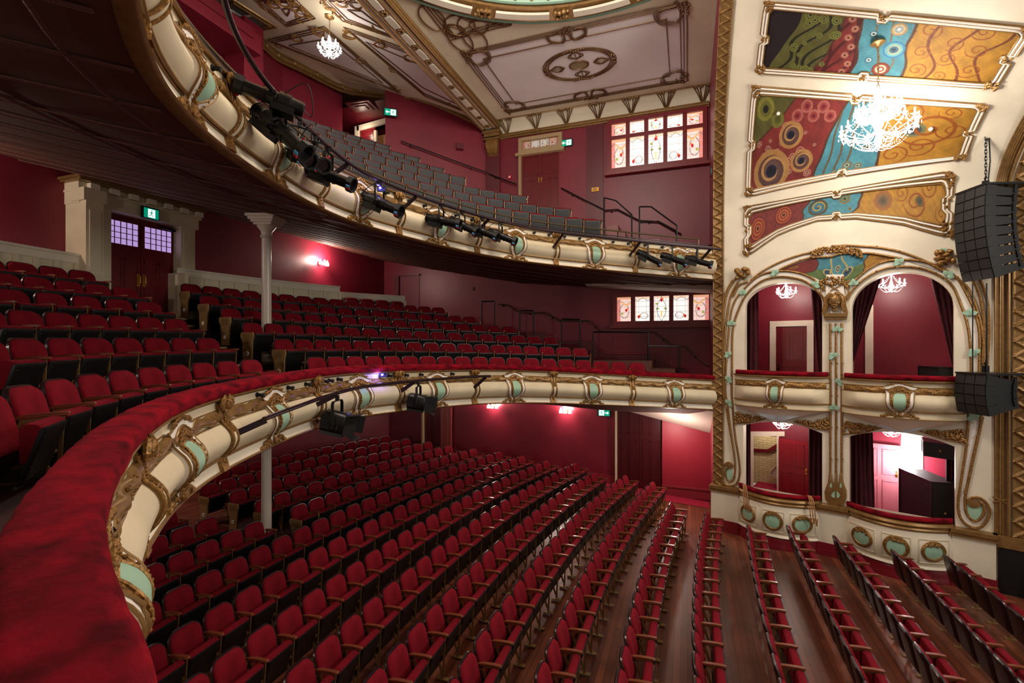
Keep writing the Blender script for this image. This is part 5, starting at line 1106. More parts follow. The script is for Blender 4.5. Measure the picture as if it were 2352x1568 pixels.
root = thing('added_glow_tube', 'added white glow tube for the glare behind the black cabinet', 'lamp', SP_(2085, 1100, -2.05)); m = MB(); a, b = SP_(2085, 1080, -2.05), SP_(2085, 1003, -2.05); m.cyl(a, b, .05, 10); m.build('tube', mat('white_tube', (255, 255, 255), .3, emit=(255, 250, 252), strength=16), root)  # invented glowing tube, stands in for the overexposed box wall
m = MB(); m.cyl(SP_(2085, 1080, -2.05), (*SP_(2085, 1100, -2.05)[:2], -4.62), .03, 8); m.build('stand', BLACKM, root)
m = MB(); m.loft([[SP_(x, y, oo) for x, y in ((2070, 985), (2120, 985), (2120, 1130), (2070, 1130))] for oo in (-OB, -OB + .03)], cap=True); struct(m, 'trim_lit_wall_patch', WHITE, smooth=False)  # white panel imitates the box wall washed out by strong light
lamp('added_glow_light', 'POINT', SP_(2078, 1070, -1.75), 150, (1, .96, .97), .12)  # added lamp for the white glow in this box
def rope_hank(label, px, py):
    u, z = UZ(px, py, .3); m = MB(); rr = random.Random(int(px))
    for k in range(3): m.tube(catmull([SW(u - .05 + .03 * k, -3.86, .05), SW(u + .03 * k, -3.80, .22), SW(u + .06 + .04 * k, -3.86, .42), SW(u + .08 + .05 * k, -4.1, .47), SW(u + .10 + .06 * k, -4.35 - .04 * k, .5), SW(u + .12 + .06 * k, -4.25, .52)], 6), .014, 6)
    tag(m.build('rope_hank', ROPE, base=True), label, 'rope', 'tan ropes on the box rail')
rope_hank('tan rope looped over the left end of lower box rail', 1705, 1120); rope_hank('tan rope looped over the right end of lower box rail', 1855, 1150)
m = MB(); m.hexa([SW(5.78, -5.2, .02), SW(7.6, -5.2, .02), SW(7.6, -5.2, -.5), SW(5.78, -5.2, -.5), SW(5.78, -4.18, .14), SW(7.6, -4.18, .14), SW(7.6, -4.18, -.5), SW(5.78, -4.18, -.5)]); m.hexa([SW(6.25, -5.2, .22), SW(7.6, -5.2, .22), SW(7.6, -5.2, .1), SW(6.25, -5.2, .1), SW(6.25, -4.4, .22), SW(7.6, -4.4, .22), SW(7.6, -4.4, .1), SW(6.25, -4.4, .1)])
tag(m.build('pit_screen', BLACKM, base=True, smooth=False), 'black screen at the stage end of the box dado', 'screen')
# ================================================================= CHANDELIERS AND SCONCES
def chandelier(label, top, zc, r, arms, tiers=1, group=None, power=60, chain=True, beads=True, rose=True, seed=0, col=(1, .9, .78)):
    root = thing('chandelier', label, 'chandelier', (top[0], top[1], zc), group); rr = random.Random(seed); X, Y = top[0], top[1]
    if rose: m = MB(); m.lathe([(.02, 0), (.12 * max(1, r), 0), (.13 * max(1, r), -.03), (.07, -.06), (.03, -.1)], 14, (X, Y, top[2])); m.build('ceiling_rose', GOLDS, root)
    h = r * 1.25
    if chain:
        m = MB(); z = top[2] - .05; k = 0
        while z > zc + h * .95:
            a = 0 if k % 2 else math.pi / 2; m.tube([(X + .018 * math.cos(t) * math.cos(a), Y + .018 * math.cos(t) * math.sin(a), z - .035 + .04 * math.sin(t)) for t in np.linspace(0, 2 * math.pi, 9)[:-1]], .006, 4, closed=True); z -= .062; k += 1
        m.build('chain', BRASS, root)
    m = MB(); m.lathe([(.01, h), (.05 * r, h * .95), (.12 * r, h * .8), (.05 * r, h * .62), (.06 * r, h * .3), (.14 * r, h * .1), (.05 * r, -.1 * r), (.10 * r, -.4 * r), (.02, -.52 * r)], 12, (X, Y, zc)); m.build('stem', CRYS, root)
    am = MB(); bl = MB(); cr = MB()
    for t in range(tiers):
        n = arms if t == 0 else max(5, arms * 2 // 3); rad = r * (.92 if t == 0 else .55); z0 = zc + (0 if t == 0 else .5 * r)
        tips = []
        for k in range(n):
            a = 2 * math.pi * k / n + t * .3; ca, sa = math.cos(a), math.sin(a); pt = lambda d, z: (X + d * ca, Y + d * sa, z)
            am.tube(catmull([pt(.05 * r, z0 - .02 * r), pt(rad * .35, z0 - .22 * r), pt(rad * .75, z0 - .12 * r), pt(rad, z0 + .02 * r)], 5), .014 * max(.6, r), 6)
            am.lathe([(.01, 0), (.07 * max(.6, r), .03), (.075 * max(.6, r), .04), (.02, .045), (.018, .14 * max(.6, r))], 8, pt(rad, z0 + .02 * r)); b = pt(rad, z0 + .02 * r + .19 * max(.6, r)); bl.ball(b, (.022 * max(.7, r),) * 2 + (.045 * max(.7, r),), 7, 5); tips.append(pt(rad, z0 + .05 * r))
            for q in range(3): e = 2 * math.pi * q / 3 + a; c = pt(rad, z0); cr.ball((c[0] + .06 * r * math.cos(e), c[1] + .06 * r * math.sin(e), c[2] - .06 * r), (.012 * max(.7, r),) * 2 + (.05 * r,), 5, 4)
        if beads:
            nb = 15 if r > .6 else 6
            for k in range(n):
                a, b = np.array(tips[k]), np.array(tips[(k + 1) % n])
                for q in range(1, nb): s = q / nb; p = a + (b - a) * s; cr.ball((p[0], p[1], p[2] - .18 * r * math.sin(math.pi * s)), .014 * max(.7, r), 5, 4)
                top_ = np.array((X, Y, zc + h * .8))
                for q in range(1, nb + 3): s = q / (nb + 3); p = a + (top_ - a) * s; cr.ball((p[0], p[1], p[2] - .14 * r * math.sin(math.pi * s)), .013 * max(.7, r), 5, 4)
                if t == 0:
                    bot = np.array((X + .12 * r * math.cos(k), Y + .12 * r * math.sin(k), zc - .5 * r))
                    for q in range(1, nb + 4): s = q / (nb + 4); p = a + (bot - a) * s; cr.ball((p[0], p[1], p[2] - .26 * r * math.sin(math.pi * s)), .014 * max(.7, r), 5, 4)
    for k in range(16): a = rr.uniform(0, 6.28); d = r * rr.uniform(.05, .3); cr.ball((X + d * math.cos(a), Y + d * math.sin(a), zc - r * rr.uniform(.1, .5)), (.014 * max(.7, r),) * 2 + (.045 * r,), 5, 4)
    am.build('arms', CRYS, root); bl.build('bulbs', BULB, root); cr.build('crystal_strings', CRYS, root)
    lamp('chandelier_light', 'POINT', (0, 0, .15 * r), power, col, r * .55, parent=root); return root
s_, ph = AM(2018, 95); T = VA(s_, ph, .02); chandelier('large glittering crystal chandelier hanging on a chain before the vault paintings', T, -(297 - CY) / FPX * depth(T), .68, 16, 3, power=330, seed=1)
for lab, px, py, o, r, pw in (('crystal chandelier in the smaller upper box above its door', 1805, 672, -1.2, .27, 80), ('crystal chandelier in the wider upper box between swept curtains', 2047, 655, -1.0, .30, 90), ('crystal chandelier just under the arch of the lower box with ropes', 1796, 972, -1.2, .27, 75), ('crystal chandelier just under the arch of the right lower box', 2047, 990, -1.2, .24, 30)):
    c = SP_(px, py, o); chandelier(lab, (c[0], c[1], 2.05 if c[2] > 0 else -1.72), c[2], r, 5, 1, 'small crystal chandeliers in the boxes', pw, beads=True, rose=False)
c = onZ(757, 42, rc_z(-9.2)); chandelier('crystal chandelier hanging from the gallery ceiling', (c[0], c[1], rc_z(c[0])), -(115 - CY) / FPX * depth(c), .32, 8, 2, power=85, seed=4)
def sconce(label, p, nrm, power, r=.2):
    root = thing('wall_sconce', label, 'wall light', p, 'crystal wall sconces'); n = np.array((nrm[0], nrm[1], 0)); t = np.array((-n[1], n[0], 0)); p = np.array(p); m = MB(); m.lathe([(.01, 0), (.07, .0), (.06, .03), (.02, .04)], 10, p, Matrix(((t[0], 0, n[0]), (t[1], 0, n[1]), (0, 1, 0)))); m.build('back_plate', BRSH, root)
    am = MB(); bl = MB(); cr = MB()
    for k in (-1, 0, 1):
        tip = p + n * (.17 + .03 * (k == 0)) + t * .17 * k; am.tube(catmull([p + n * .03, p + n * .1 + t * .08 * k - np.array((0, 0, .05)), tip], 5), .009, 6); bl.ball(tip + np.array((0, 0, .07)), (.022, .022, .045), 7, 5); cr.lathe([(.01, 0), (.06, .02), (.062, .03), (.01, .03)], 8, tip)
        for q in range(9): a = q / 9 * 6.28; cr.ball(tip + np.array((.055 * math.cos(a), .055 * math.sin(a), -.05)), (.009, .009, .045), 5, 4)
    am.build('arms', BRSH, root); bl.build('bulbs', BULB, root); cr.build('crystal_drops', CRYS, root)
    lamp('sconce_light', 'POINT', tuple(n * .24 + np.array((0, 0, .08))), power, (1, .82, .7), .1, parent=root)
sconce('lit crystal wall sconce on the dress circle rear wall', onX(735, 604, -12.2), (1, 0), 170)
sconce('lit crystal wall sconce half hidden under the gallery on the side wall', onY(1052, 618, YW - .02), (0, -1), 170)
sconce('lit crystal wall sconce hidden behind the gallery edge further right', onY(1235, 628, YW - .02), (0, -1), 150)
sconce('brightly lit crystal sconce on the stalls side wall', onY(1301, 942, YW - .02), (0, -1), 130)
sconce('lit crystal sconce just under the dress circle on stalls wall', onY(1135, 931, YW - .02), (0, -1), 115)
sconce('added unseen sconce at the near end of the dress circle rear wall', (-12.2, 3.0, 2.6), (1, 0), 190)  # this and the next sconce are unseen, added to brighten under the gallery
sconce('added unseen sconce on the near side of the dress circle', (-7.5, -2.2, 2.0), (0, 1), 190)
sconce('added unseen sconce on the rear wall of the stalls', (-14.0, 8.2, -2.35), (1, 0), 130)  # this and the next sconce are unseen, added to brighten the rear stalls
sconce('added unseen sconce on the near side of the stalls', (-8.0, -1.0, -2.3), (0, 1), 150)
for px_, py_, o_, pw_ in ((1755, 985, -OB - .7, 22), (1965, 760, -OB - .5, 14)): lamp('corridor_fill', 'POINT', SP_(px_, py_, o_), pw_, (1, .9, .75), .08)  # unseen lamps added to brighten the corridors behind the boxes
lamp('passage_fill', 'POINT', (-.4, 16.1, -2.9), 95, (1, .85, .75), .12)  # unseen lamp added to brighten the passage wall and stair underside
# ================================================================= SEATS
def rrect(w_, z0, z1, rt, rb, n=5):
    pts = []
    for cx, cz, r, a0 in ((w_ - rt, z1 - rt, rt, 0), (-w_ + rt, z1 - rt, rt, 90), (-w_ + rb, z0 + rb, rb, 180), (w_ - rb, z0 + rb, rb, 270)):
        for k in range(n): a = R(a0 + 90 * k / (n - 1)); pts.append((cx + r * math.cos(a), cz + r * math.sin(a)))
    return pts
def backx(z): return (.85 - z) * .24
def seat_parts(pan_m, zt=0.0, bm=None):
    out = {}
    cr = lambda y: .035 * (1 - (y / .23) ** 2)            # the back is dished
    o = rrect(.232, .40, .85, .125, .05, 7); m = MB(); m.pillow(o, lambda y, z, d: (backx(z) + d - cr(y) * .6, y, z), [(0, 0), (0, .022), (.012, .045), (.035, .058), (.1, .066)], back=False); out['backrest'] = (m, SEAT)
    o = rrect(.243, .30, .862, .13, .04, 7); m = MB(); m.pillow(o, lambda y, z, d: (backx(z) - .004 - d - cr(y) * .6, y, z), [(0, -.014), (0, .012), (.02, .03), (.08, .036)], back=True); out['back_shell'] = (m, SHELL)
    m = MB(); prof_ = [(.27, .36), (.265, .6), (.28, .635), (.31, .65), (.35, .648), (.382, .635), (.39, .615), (.378, .60), (.305, .36)]
    ys = [(-.228, .93), (-.222, .985), (-.20, 1), (.20, 1), (.222, .985), (.228, .93)]; prof_ = [(x, z + zt * (1 if z > .5 else 0)) for x, z in prof_]; cx_, cz_ = .30, .53 + zt * .7; m.loft([[(cx_ + (x - cx_) * k, y, cz_ + (z - cz_) * k) for x, z in prof_] for y, k in ys], cap=True); out['seat_cushion'] = (m, SEAT)
    m = MB(); o = rrect(.224, .225, .615 + zt, .02, .06, 4); m.pillow(o, lambda y, z, d: (.262 + (z - .27) * .33 * (.33 / (.33 + zt)) + d, y, z), [(0, 0), (0, .03), (.008, .036), (.05, .038)]); m.cyl((.25, -.27, .2), (.25, .27, .2), .014, 6)
    for y in (-.19, .19):
        for z in (.33, .55): m.ball((.302 + (z - .27) * .33 * (.33 / (.33 + zt)), y, z), .007, 5, 3)
    out['seat_pan'] = (m, pan_m)
    m = MB(); m.loft([[(x, .265 + w_, z - h), (x, .265 - w_, z - h), (x, .265 - w_, z + h), (x, .265 + w_, z + h)] for x, w_, z, h in ((.07, .014, .63, .012), (.12, .026, .645, .016), (.3, .027, .66, .014), (.40, .024, .66, .013), (.41, .018, .656, .007))], cap=True); out['armrest'] = (m, WOODARM)
    m = MB()
    def plate(poly, y=.265, th=.014): m.loft([[(x, y - th / 2, z) for x, z in poly], [(x, y + th / 2, z) for x, z in poly]], cap=True)
    plate([(.35, .64), (.378, .64), (.358, .3), (.345, .02), (.31, .02), (.332, .3)]); plate([(.1, .63), (.14, .63), (.33, .1), (.30, .08)]); plate([(.06, .5), (.12, .64), (.36, .64), (.36, .61), (.14, .6), (.09, .5)])
    m.box((.33, .265, .008), (.19, .07, .016)); m.cyl((.30, .235, .36), (.30, .3, .36), .022, 8); out['standard'] = (m, bm or BRASS)
    if zt:
        for k in ('armrest', 'standard'): b = out[k][0]; b.v = [(x, y, z + zt * .6 * (z > .4)) for x, y, z in b.v]
    return out
def end_panel(m):     # fluted row-end panel on the -Y side
    def pl(poly, y0, y1): m.loft([[(x, y0, z) for x, z in poly], [(x, y1, z) for x, z in poly]], cap=True)
    pl([(.06, .64), (.40, .64), (.42, .56), (.385, .44), (.37, .02), (.12, .02), (.10, .44), (.04, .56)], -.295, -.265)
    for k in range(7): pl([(.11 + k * .037, .60), (.128 + k * .037, .60), (.128 + k * .037, .47), (.11 + k * .037, .47)], -.303, -.294)
    return m
def disc_mb(r, o): m = MB(); m.loft([[(.245 + k * r * math.cos(a), -y, .2 + k * r * math.sin(a) * 1.1) for a in np.linspace(0, 2 * math.pi, 14, endpoint=False)] for k, y in ((1, .295), (1, o), (.02, o))]); return m
PARTS = {}; MERGED = {}
for key, pm in (('stalls', BLACKV), ('dress', BLACKV), ('upper', GREYV)):
    sp = seat_parts(pm, .09 if key == 'upper' else 0, BRASSL if key == 'upper' else None); PARTS[key] = {k: (v[0].mesh(k, v[1]), v[1]) for k, v in sp.items()}
    for end in (0, 1):
        M_ = MB(); mats_ = []
        items = list(sp.values()) + ([(end_panel(MB()), BRASS), (disc_mb(.04, .305), WHITE)] if end else [])
        for i, (b, mm) in enumerate(items): M_.cur = i; M_.add(b.v, b.f); mats_.append(mm)
        MERGED[(key, end)] = M_.mesh('seat', mats_)
ENDM = end_panel(MB()).mesh('end_panel', BRASS); DISCM = disc_mb(.042, .305).mesh('number_disc', WHITE); INKM = disc_mb(.018, .309).mesh('number_mark', BLACKM)
GRP = {'stalls': 'stalls seats', 'dress': 'dress circle seats', 'upper': 'gallery seats'}; NAME = {'stalls': 'stalls_chair', 'dress': 'dress_circle_chair', 'upper': 'gallery_chair'}
def put_seat(key, p, rz, label, detail, end=False, first={}):
    if detail:
        t = thing(NAME[key], label, 'theatre seat', p, GRP[key], rz)
        for k, (me, mm) in PARTS[key].items(): o = bpy.data.objects.new(k, me); COL.objects.link(o); o.parent = t
        if end:
            e = bpy.data.objects.new('end_panel', ENDM); COL.objects.link(e); e.parent = t
            for nm, me in (('number_disc', DISCM), ('number_mark', INKM)): d = bpy.data.objects.new(nm, me); COL.objects.link(d); d.parent = e
    else:
        t = bpy.data.objects.new(NAME[key], MERGED[(key, 1 if end else 0)]); COL.objects.link(t); t.location = tuple(map(float, p)); t.rotation_euler = (0, 0, rz); tag(t, label, 'theatre seat', GRP[key])
    return t
# edges that hide seats, as picture rows of the fronts seen from the camera
def edge_line(kind, f): 
    q = [proj(fpt(kind, s, f, .03)) for s in np.linspace(0, 19, 300)]; q = [a for a in q if a[0] > -8e8]; xs = [a[0] for a in q]; ys = [a[1] for a in q]; k = int(np.argmin(xs)); xs, ys = xs[:k + 1], ys[:k + 1]; o = np.argsort(xs); return np.array(xs)[o], np.array(ys)[o]
LIP = edge_line('dress', 1.0); URAIL = edge_line('upper', 0.0); LIPU = edge_line('upper', 1.0)
# stalls rows: X of the seat-back tops on the centre line and bend of the row; far end Y; near end Y; aisle gap
ROWS = [(5.06, -.0009, 12.36, 1.0, None), (4.087, .0007, 12.30, .9, None), (3.144, .0004, 12.76, .8, None), (2.177, .003, 13.12, .7, None), (1.147, .0075, 12.80, .6, None), (.102, .0096, 13.45, .6, None), (-.8415, .0104, 13.70, .6, None), (-1.82, .0117, 15.5, .8, None), (-2.79, .0124, 15.78, 1, None), (-3.74, .0127, 15.55, 1, None), (-4.709, .0130, 16.35, 1.5, None), (-5.69, .0133, 16.15, 2, None), (-6.67, .0133, 16.3, 2, None), (-7.65, .0139, 16.38, 3, None), (-8.70, .0150, 16.3, 4, 2), (-9.70, .0157, 16.2, 4, 2), (-10.72, .0160, 16.35, 5, 2), (-11.7, .0163, 16.33, 6, 2), (-12.65, .0166, 16.32, 6, 2)]
JOIN = {14: (9.05, 7.75), 15: (8.85, 7.45), 16: (8.75, 7.3), 17: (8.75, 7.2), 18: (8.75, 7.2)}
cnt = {}
for ri, (X0, b, yf, yn, gap) in enumerate(ROWS):
    y = yf; k = 0; seats = []
    while y > yn:
        if gap and JOIN[ri][1] < y < JOIN[ri][0] - .1: y = JOIN[ri][1]; k_gap = len(seats)
        v = y - YM; x = X0 + b * v * v; p = (x, y); q = proj((x, y, floor_z(x) + .6)); k += 1
        vis = -60 < q[0] < 2420 and q[1] < 1640 and not (q[0] < LIP[0][0] or (q[0] < 1640 and q[1] < interp(q[0], *LIP) - 12))
        seats.append((x, y, v, k, vis)); y -= .53 / math.sqrt(1 + (2 * b * v) ** 2)
    for (x, y, v, k, vis) in seats:
        if not vis: continue
        rz = math.atan2(-2 * b * v, 1); fx, fy = math.cos(rz), math.sin(rz); z = floor_z(x); d = depth((x, y, z)); end = bool(gap and JOIN[ri][0] - .1 <= y < JOIN[ri][0] + .5)
        if gap: side = 'beyond' if y >= JOIN[ri][0] - .1 else 'this side of'
        lab = 'red velvet stalls seat, %s from the far end of the %s row from the front' % (ORD(k), WORD[ri + 1])
        put_seat('stalls', (x, y, z), rz, lab, d < 12.5, end); cnt['stalls'] = cnt.get('stalls', 0) + 1
def arc_rows(key, spans):
    T = TIER[key]; ths = np.linspace(-1.5, 1.5, 3000)
    for ri, parts in spans.items():
        Rr = T['R'][ri]; pts = np.array([tier_pt(key, row_r(key, ri, th), th) for th in ths]); L = np.r_[0, np.cumsum(np.linalg.norm(np.diff(pts, axis=0), axis=1))]; zt = T['z'][ri] - T['t'] * (pts[:, 0] + 6)
        px = np.array([proj((p[0], p[1], z))[0] if depth(p) > .4 else -9e9 for p, z in zip(pts, zt)])
        for (pa, pb, end, blk) in parts:
            ia = int(np.argmin(np.abs(px - pa))); ib = int(np.argmin(np.abs(px - pb))); n = max(1, round((L[ib] - L[ia]) / .53)); tot = n + 1
            for k in range(n + 1):
                l = L[ia] + (L[ib] - L[ia]) * k / n; th = float(np.interp(l, L, ths)); x, y = tier_pt(key, row_r(key, ri, th), th); z = tier_z(key, ri, x); q = proj((x, y, z + .7)); sq = proj((x, y, z + .45))
                if not -90 < q[0] < 2400: continue
                if key == 'upper' and (q[0] < URAIL[0][0] or q[1] > interp(q[0], *URAIL) + 12 or q[1] < -30): continue
                rz = math.atan2(-math.sin(th) / T['e'], math.cos(th)); d = depth((x, y, z)); j = tot - k
                if key == 'dress': lab = 'red dress circle seat, %s from the %s end of %s row %s' % (ORD(j if blk[0] == 'near' else j), blk[1], WORD[ri + 1], blk[2])
                else: lab = 'grey backed red topped gallery seat, %s from the stairs in the %s row up' % (ORD(j), WORD[ri + 1])
                put_seat(key, (x, y, z), rz, lab, d < 10.5, end and k == 0); cnt[key] = cnt.get(key, 0) + 1
NB, FB = ('near', 'aisle', 'left of the aisle'), ('far', 'far', 'right of the aisle')
arc_rows('dress', {0: [(-40, 573, False, NB), (724, 1462, False, FB)], 1: [(-40, 474.6, False, NB), (648, 1331, True, FB)], 2: [(-40, 400, False, NB), (577, 1262, True, FB)], 3: [(-80, 340, False, NB), (528, 1167, True, FB)], 4: [(-80, 283, False, NB), (480, 1078, True, FB)], 5: [(-30, 186, False, NB), (437, 1006, True, FB)], 6: [(770, 912, False, FB)]})
arc_rows('upper', {0: [(560, 1445, False, FB)], 1: [(560, 1356, False, FB)], 2: [(560, 1286, False, FB)], 3: [(570, 1186, False, FB)], 4: [(600, 1043, False, FB)], 5: [(630, 994, False, FB)], 6: [(640, 940, False, FB)], 7: [(660, 871, False, FB)]})
print('SEATS', cnt)
# ================================================================= DOORS, PORTAL, PARTITIONS, COLUMNS, WINDOWS, RAILS, SIGNS
XP = -12.0
def atX(X, y0, z0): return lambda x, z, o: (X + o, y0 + x, z0 + z)
def atY(x0, z0, Y=YW): return lambda x, z, o: (x0 + x, Y - o, z0 + z)
portal = thing('door_portal', 'cream classical door surround with gilded cornice at back of dress circle', 'door surround', (XP, 7.6, .3))
def pbox(m, y0, y1, z0, z1, o0, o1): m.hexa([(XP + o0, y0, z0), (XP + o1, y0, z0), (XP + o1, y1, z0), (XP + o0, y1, z0), (XP + o0, y0, z1), (XP + o1, y0, z1), (XP + o1, y1, z1), (XP + o0, y1, z1)])
for y0, y1, o in ((6.30, 6.62, .42), (6.62, 6.88, .22), (8.42, 8.78, .22)):
    m = MB(); pbox(m, y0, y1, .2, 2.98, -.3, o); pbox(m, y0 + .06, y1 - .06, .5, 2.8, o, o + .02); m.build('jamb', CREAM, portal, smooth=False)
m = MB(); pbox(m, 6.28, 8.86, 2.95, 3.22, -.3, .24); pbox(m, 6.26, 8.9, 3.2, 3.24, -.3, .3); pbox(m, 6.28, 8.88, 3.24, 3.4, -.3, .22); pbox(m, 6.25, 6.66, 2.98, 3.24, 0, .45); m.build('entablature', CREAM, portal, smooth=False)
m = MB()
for k in range(7): y = 6.42 + k * .385; pbox(m, y, y + .17, 3.26, 3.38, .2, .36)
m.build('dentil_blocks', CREAM2, portal, smooth=False)
m = MB(); pbox(m, 6.2, 8.95, 3.39, 3.43, -.3, .42); pbox(m, 6.16, 8.99, 3.43, 3.48, -.3, .47); m.build('gilded_cornice', GOLDS, portal, smooth=False)
for k, (y0, nm) in enumerate(((6.89, 'left'), (7.66, 'right'))):
    d = panel_door('panelled_door', 'dark red door leaf with lilac glass, %s leaf of the dress circle pair' % nm, atX(XP - .08, y0, .3), .755, 2.65, DOORP, [(.08, .46, .06, .64), (.54, .92, .06, .64), (.08, .92, .75, .95)], None, None, group='door pair under the cream portal')
    m = MB(); m.quad((XP - .03, y0 + .07, 2.29), (XP - .03, y0 + .69, 2.29), (XP - .03, y0 + .69, 2.8), (XP - .03, y0 + .07, 2.8)); g = m.build('lilac_glass', PURPLE, d, smooth=False); m = MB()
    for i in range(1, 6): m.bar((XP - .02, y0 + .07 + i * .124 - .062 * 0, 2.29), (XP - .02, y0 + .07 + i * .124, 2.8), .014, .014)
    for i in range(1, 4): m.bar((XP - .02, y0 + .07, 2.29 + i * .127), (XP - .02, y0 + .69, 2.29 + i * .127), .014, .014)
    m.build('glazing_bars', DOORP, g, smooth=False)
    yh = y0 + (.70 if k == 0 else .05); m = MB(); m.box((XP - .03, yh, 1.52), (.02, .075, .28)); m.tube([(XP - .02, yh, 1.42), (XP + .04, yh, 1.44), (XP + .04, yh, 1.6), (XP - .02, yh, 1.62)], .013, 6); m.build('brass_handle', BRSH, d)
m = MB(); m.bar((XP + .03, 8.05, 2.86), (XP + .03, 8.4, 2.84), .05, .06); m.bar((XP + .06, 8.1, 2.86), (XP + .2, 8.3, 2.87), .015, .02); tag(m.build('door_closer', BLACK, base=True), 'dark door closer arm above the right dress circle door leaf', 'door closer')
def ring_pt(px, py, Rr, kind='dress'):
    T = TIER[kind]; r = ray(px, py); a = r[0] ** 2 + (r[1] / T['e']) ** 2; b = -2 * (r[0] * T['xc'] + r[1] * YM / T['e'] ** 2); c = T['xc'] ** 2 + (YM / T['e']) ** 2 - Rr ** 2; t = (-b + math.sqrt(b * b - 4 * a * c)) / (2 * a); return r * t
def partition(label, px0, px1, y0, y1, Rr, n, zb):
    P = [ring_pt(px0 + (px1 - px0) * t, y0 + (y1 - y0) * t, Rr) for t in np.linspace(0, 1, n + 1)]; zt = float(np.mean([p[2] for p in P])); root = thing('wainscot_partition', label, 'partition', (P[0][0], P[0][1], zb), 'cream partitions behind the dress circle')
    nrm = [np.array((TIER['dress']['xc'] - p[0], YM - p[1], 0)) for p in P]; nrm = [v / np.linalg.norm(v) for v in nrm]; Q = lambda i, z, o: np.array((P[i][0], P[i][1], z)) + nrm[i] * o
    m = MB(); m.loft([[Q(i, zb, 0), Q(i, zt, 0), Q(i, zt, -.06), Q(i, zb, -.06)] for i in range(n + 1)], closed=True); m.build('boarding', CREAM, root, smooth=False)
    m = MB(); m.loft([[Q(i, zt - .02, .06), Q(i, zt + .03, .07), Q(i, zt + .03, -.1), Q(i, zt - .02, -.1)] for i in range(n + 1)], cap=True); m.loft([[Q(i, zt - .16, .02), Q(i, zt - .02, .02)] for i in range(n + 1)], closed=False); m.loft([[Q(i, zt - .16, .02), Q(i, zt - .17, 0)] for i in range(n + 1)], closed=False); m.build('cap_rail', CREAM2, root, smooth=False)
    m = MB()
    for i in range(n + 1): t = np.array((-nrm[i][1], nrm[i][0], 0)); a = Q(i, zb, .012); m.hexa([a - t * .05, a + t * .05, a + t * .05 + nrm[i] * .02, a - t * .05 + nrm[i] * .02] + [q + np.array((0, 0, zt - .15 - zb)) for q in (a - t * .05, a + t * .05, a + t * .05 + nrm[i] * .02, a - t * .05 + nrm[i] * .02)])
    m.build('stiles', CREAM, root, smooth=False)
partition('cream panelled partition left of the dress circle doors', -60, 222, 544, 597, 12.02, 6, .2); partition('long cream panelled partition right of the dress circle doors', 405, 780, 620, 660, 11.98, 11, .2); partition('lower cream panelled partition further right along the rear wall', 781, 930, 672, 682, 12.95, 6, .3)
m = MB(); p = ring_pt(405, 700, 11.98); m.box((p[0], p[1] + .05, .9), (.5, .1, 1.75), .15); tag(m.build('partition_end', CREAM, base=True, smooth=False), 'plain cream end post closing the partition beside the doors', 'partition')
def column(label, x, y, z0, z1, cap):
    root = thing('iron_column', label, 'column', (x, y, z0), 'pale iron columns'); m = MB(); m.lathe([(.11, z0 + .25), (.1, z1 - .42 if cap else z1)], 20, (x, y, 0)); m.build('shaft', mat('column_paint', (206, 192, 178), .3), root)
    m = MB(); m.lathe([(.17, z0), (.17, z0 + .08), (.14, z0 + .12), (.14, z0 + .2), (.11, z0 + .25)], 20, (x, y, 0)); m.build('base', MATS['column_paint'], root)
    if cap:
        m = MB(); m.lathe([(.1, z1 - .5), (.13, z1 - .48), (.13, z1 - .45), (.11, z1 - .42), (.12, z1 - .34), (.19, z1 - .25), (.2, z1 - .22)], 20, (x, y, 0))
        for k, (w_, a, b) in enumerate(((.2, .22, .17), (.24, .17, .12), (.28, .12, .06), (.32, .06, 0))): m.box((x, y, z1 - (a + b) / 2), (w_ * 2, w_ * 2, a - b), .35)
        m.build('capital', MATS['column_paint'], root)
zc_ = soff_u(-9.0); column('pale iron column with stepped capital among the dress circle seats', -9.0, 8.4, -.85, zc_ - .02, True); column('plain pale iron column standing in the stalls under the dress circle', -9.0, 8.4, floor_z(-9.0), -1.43, False)
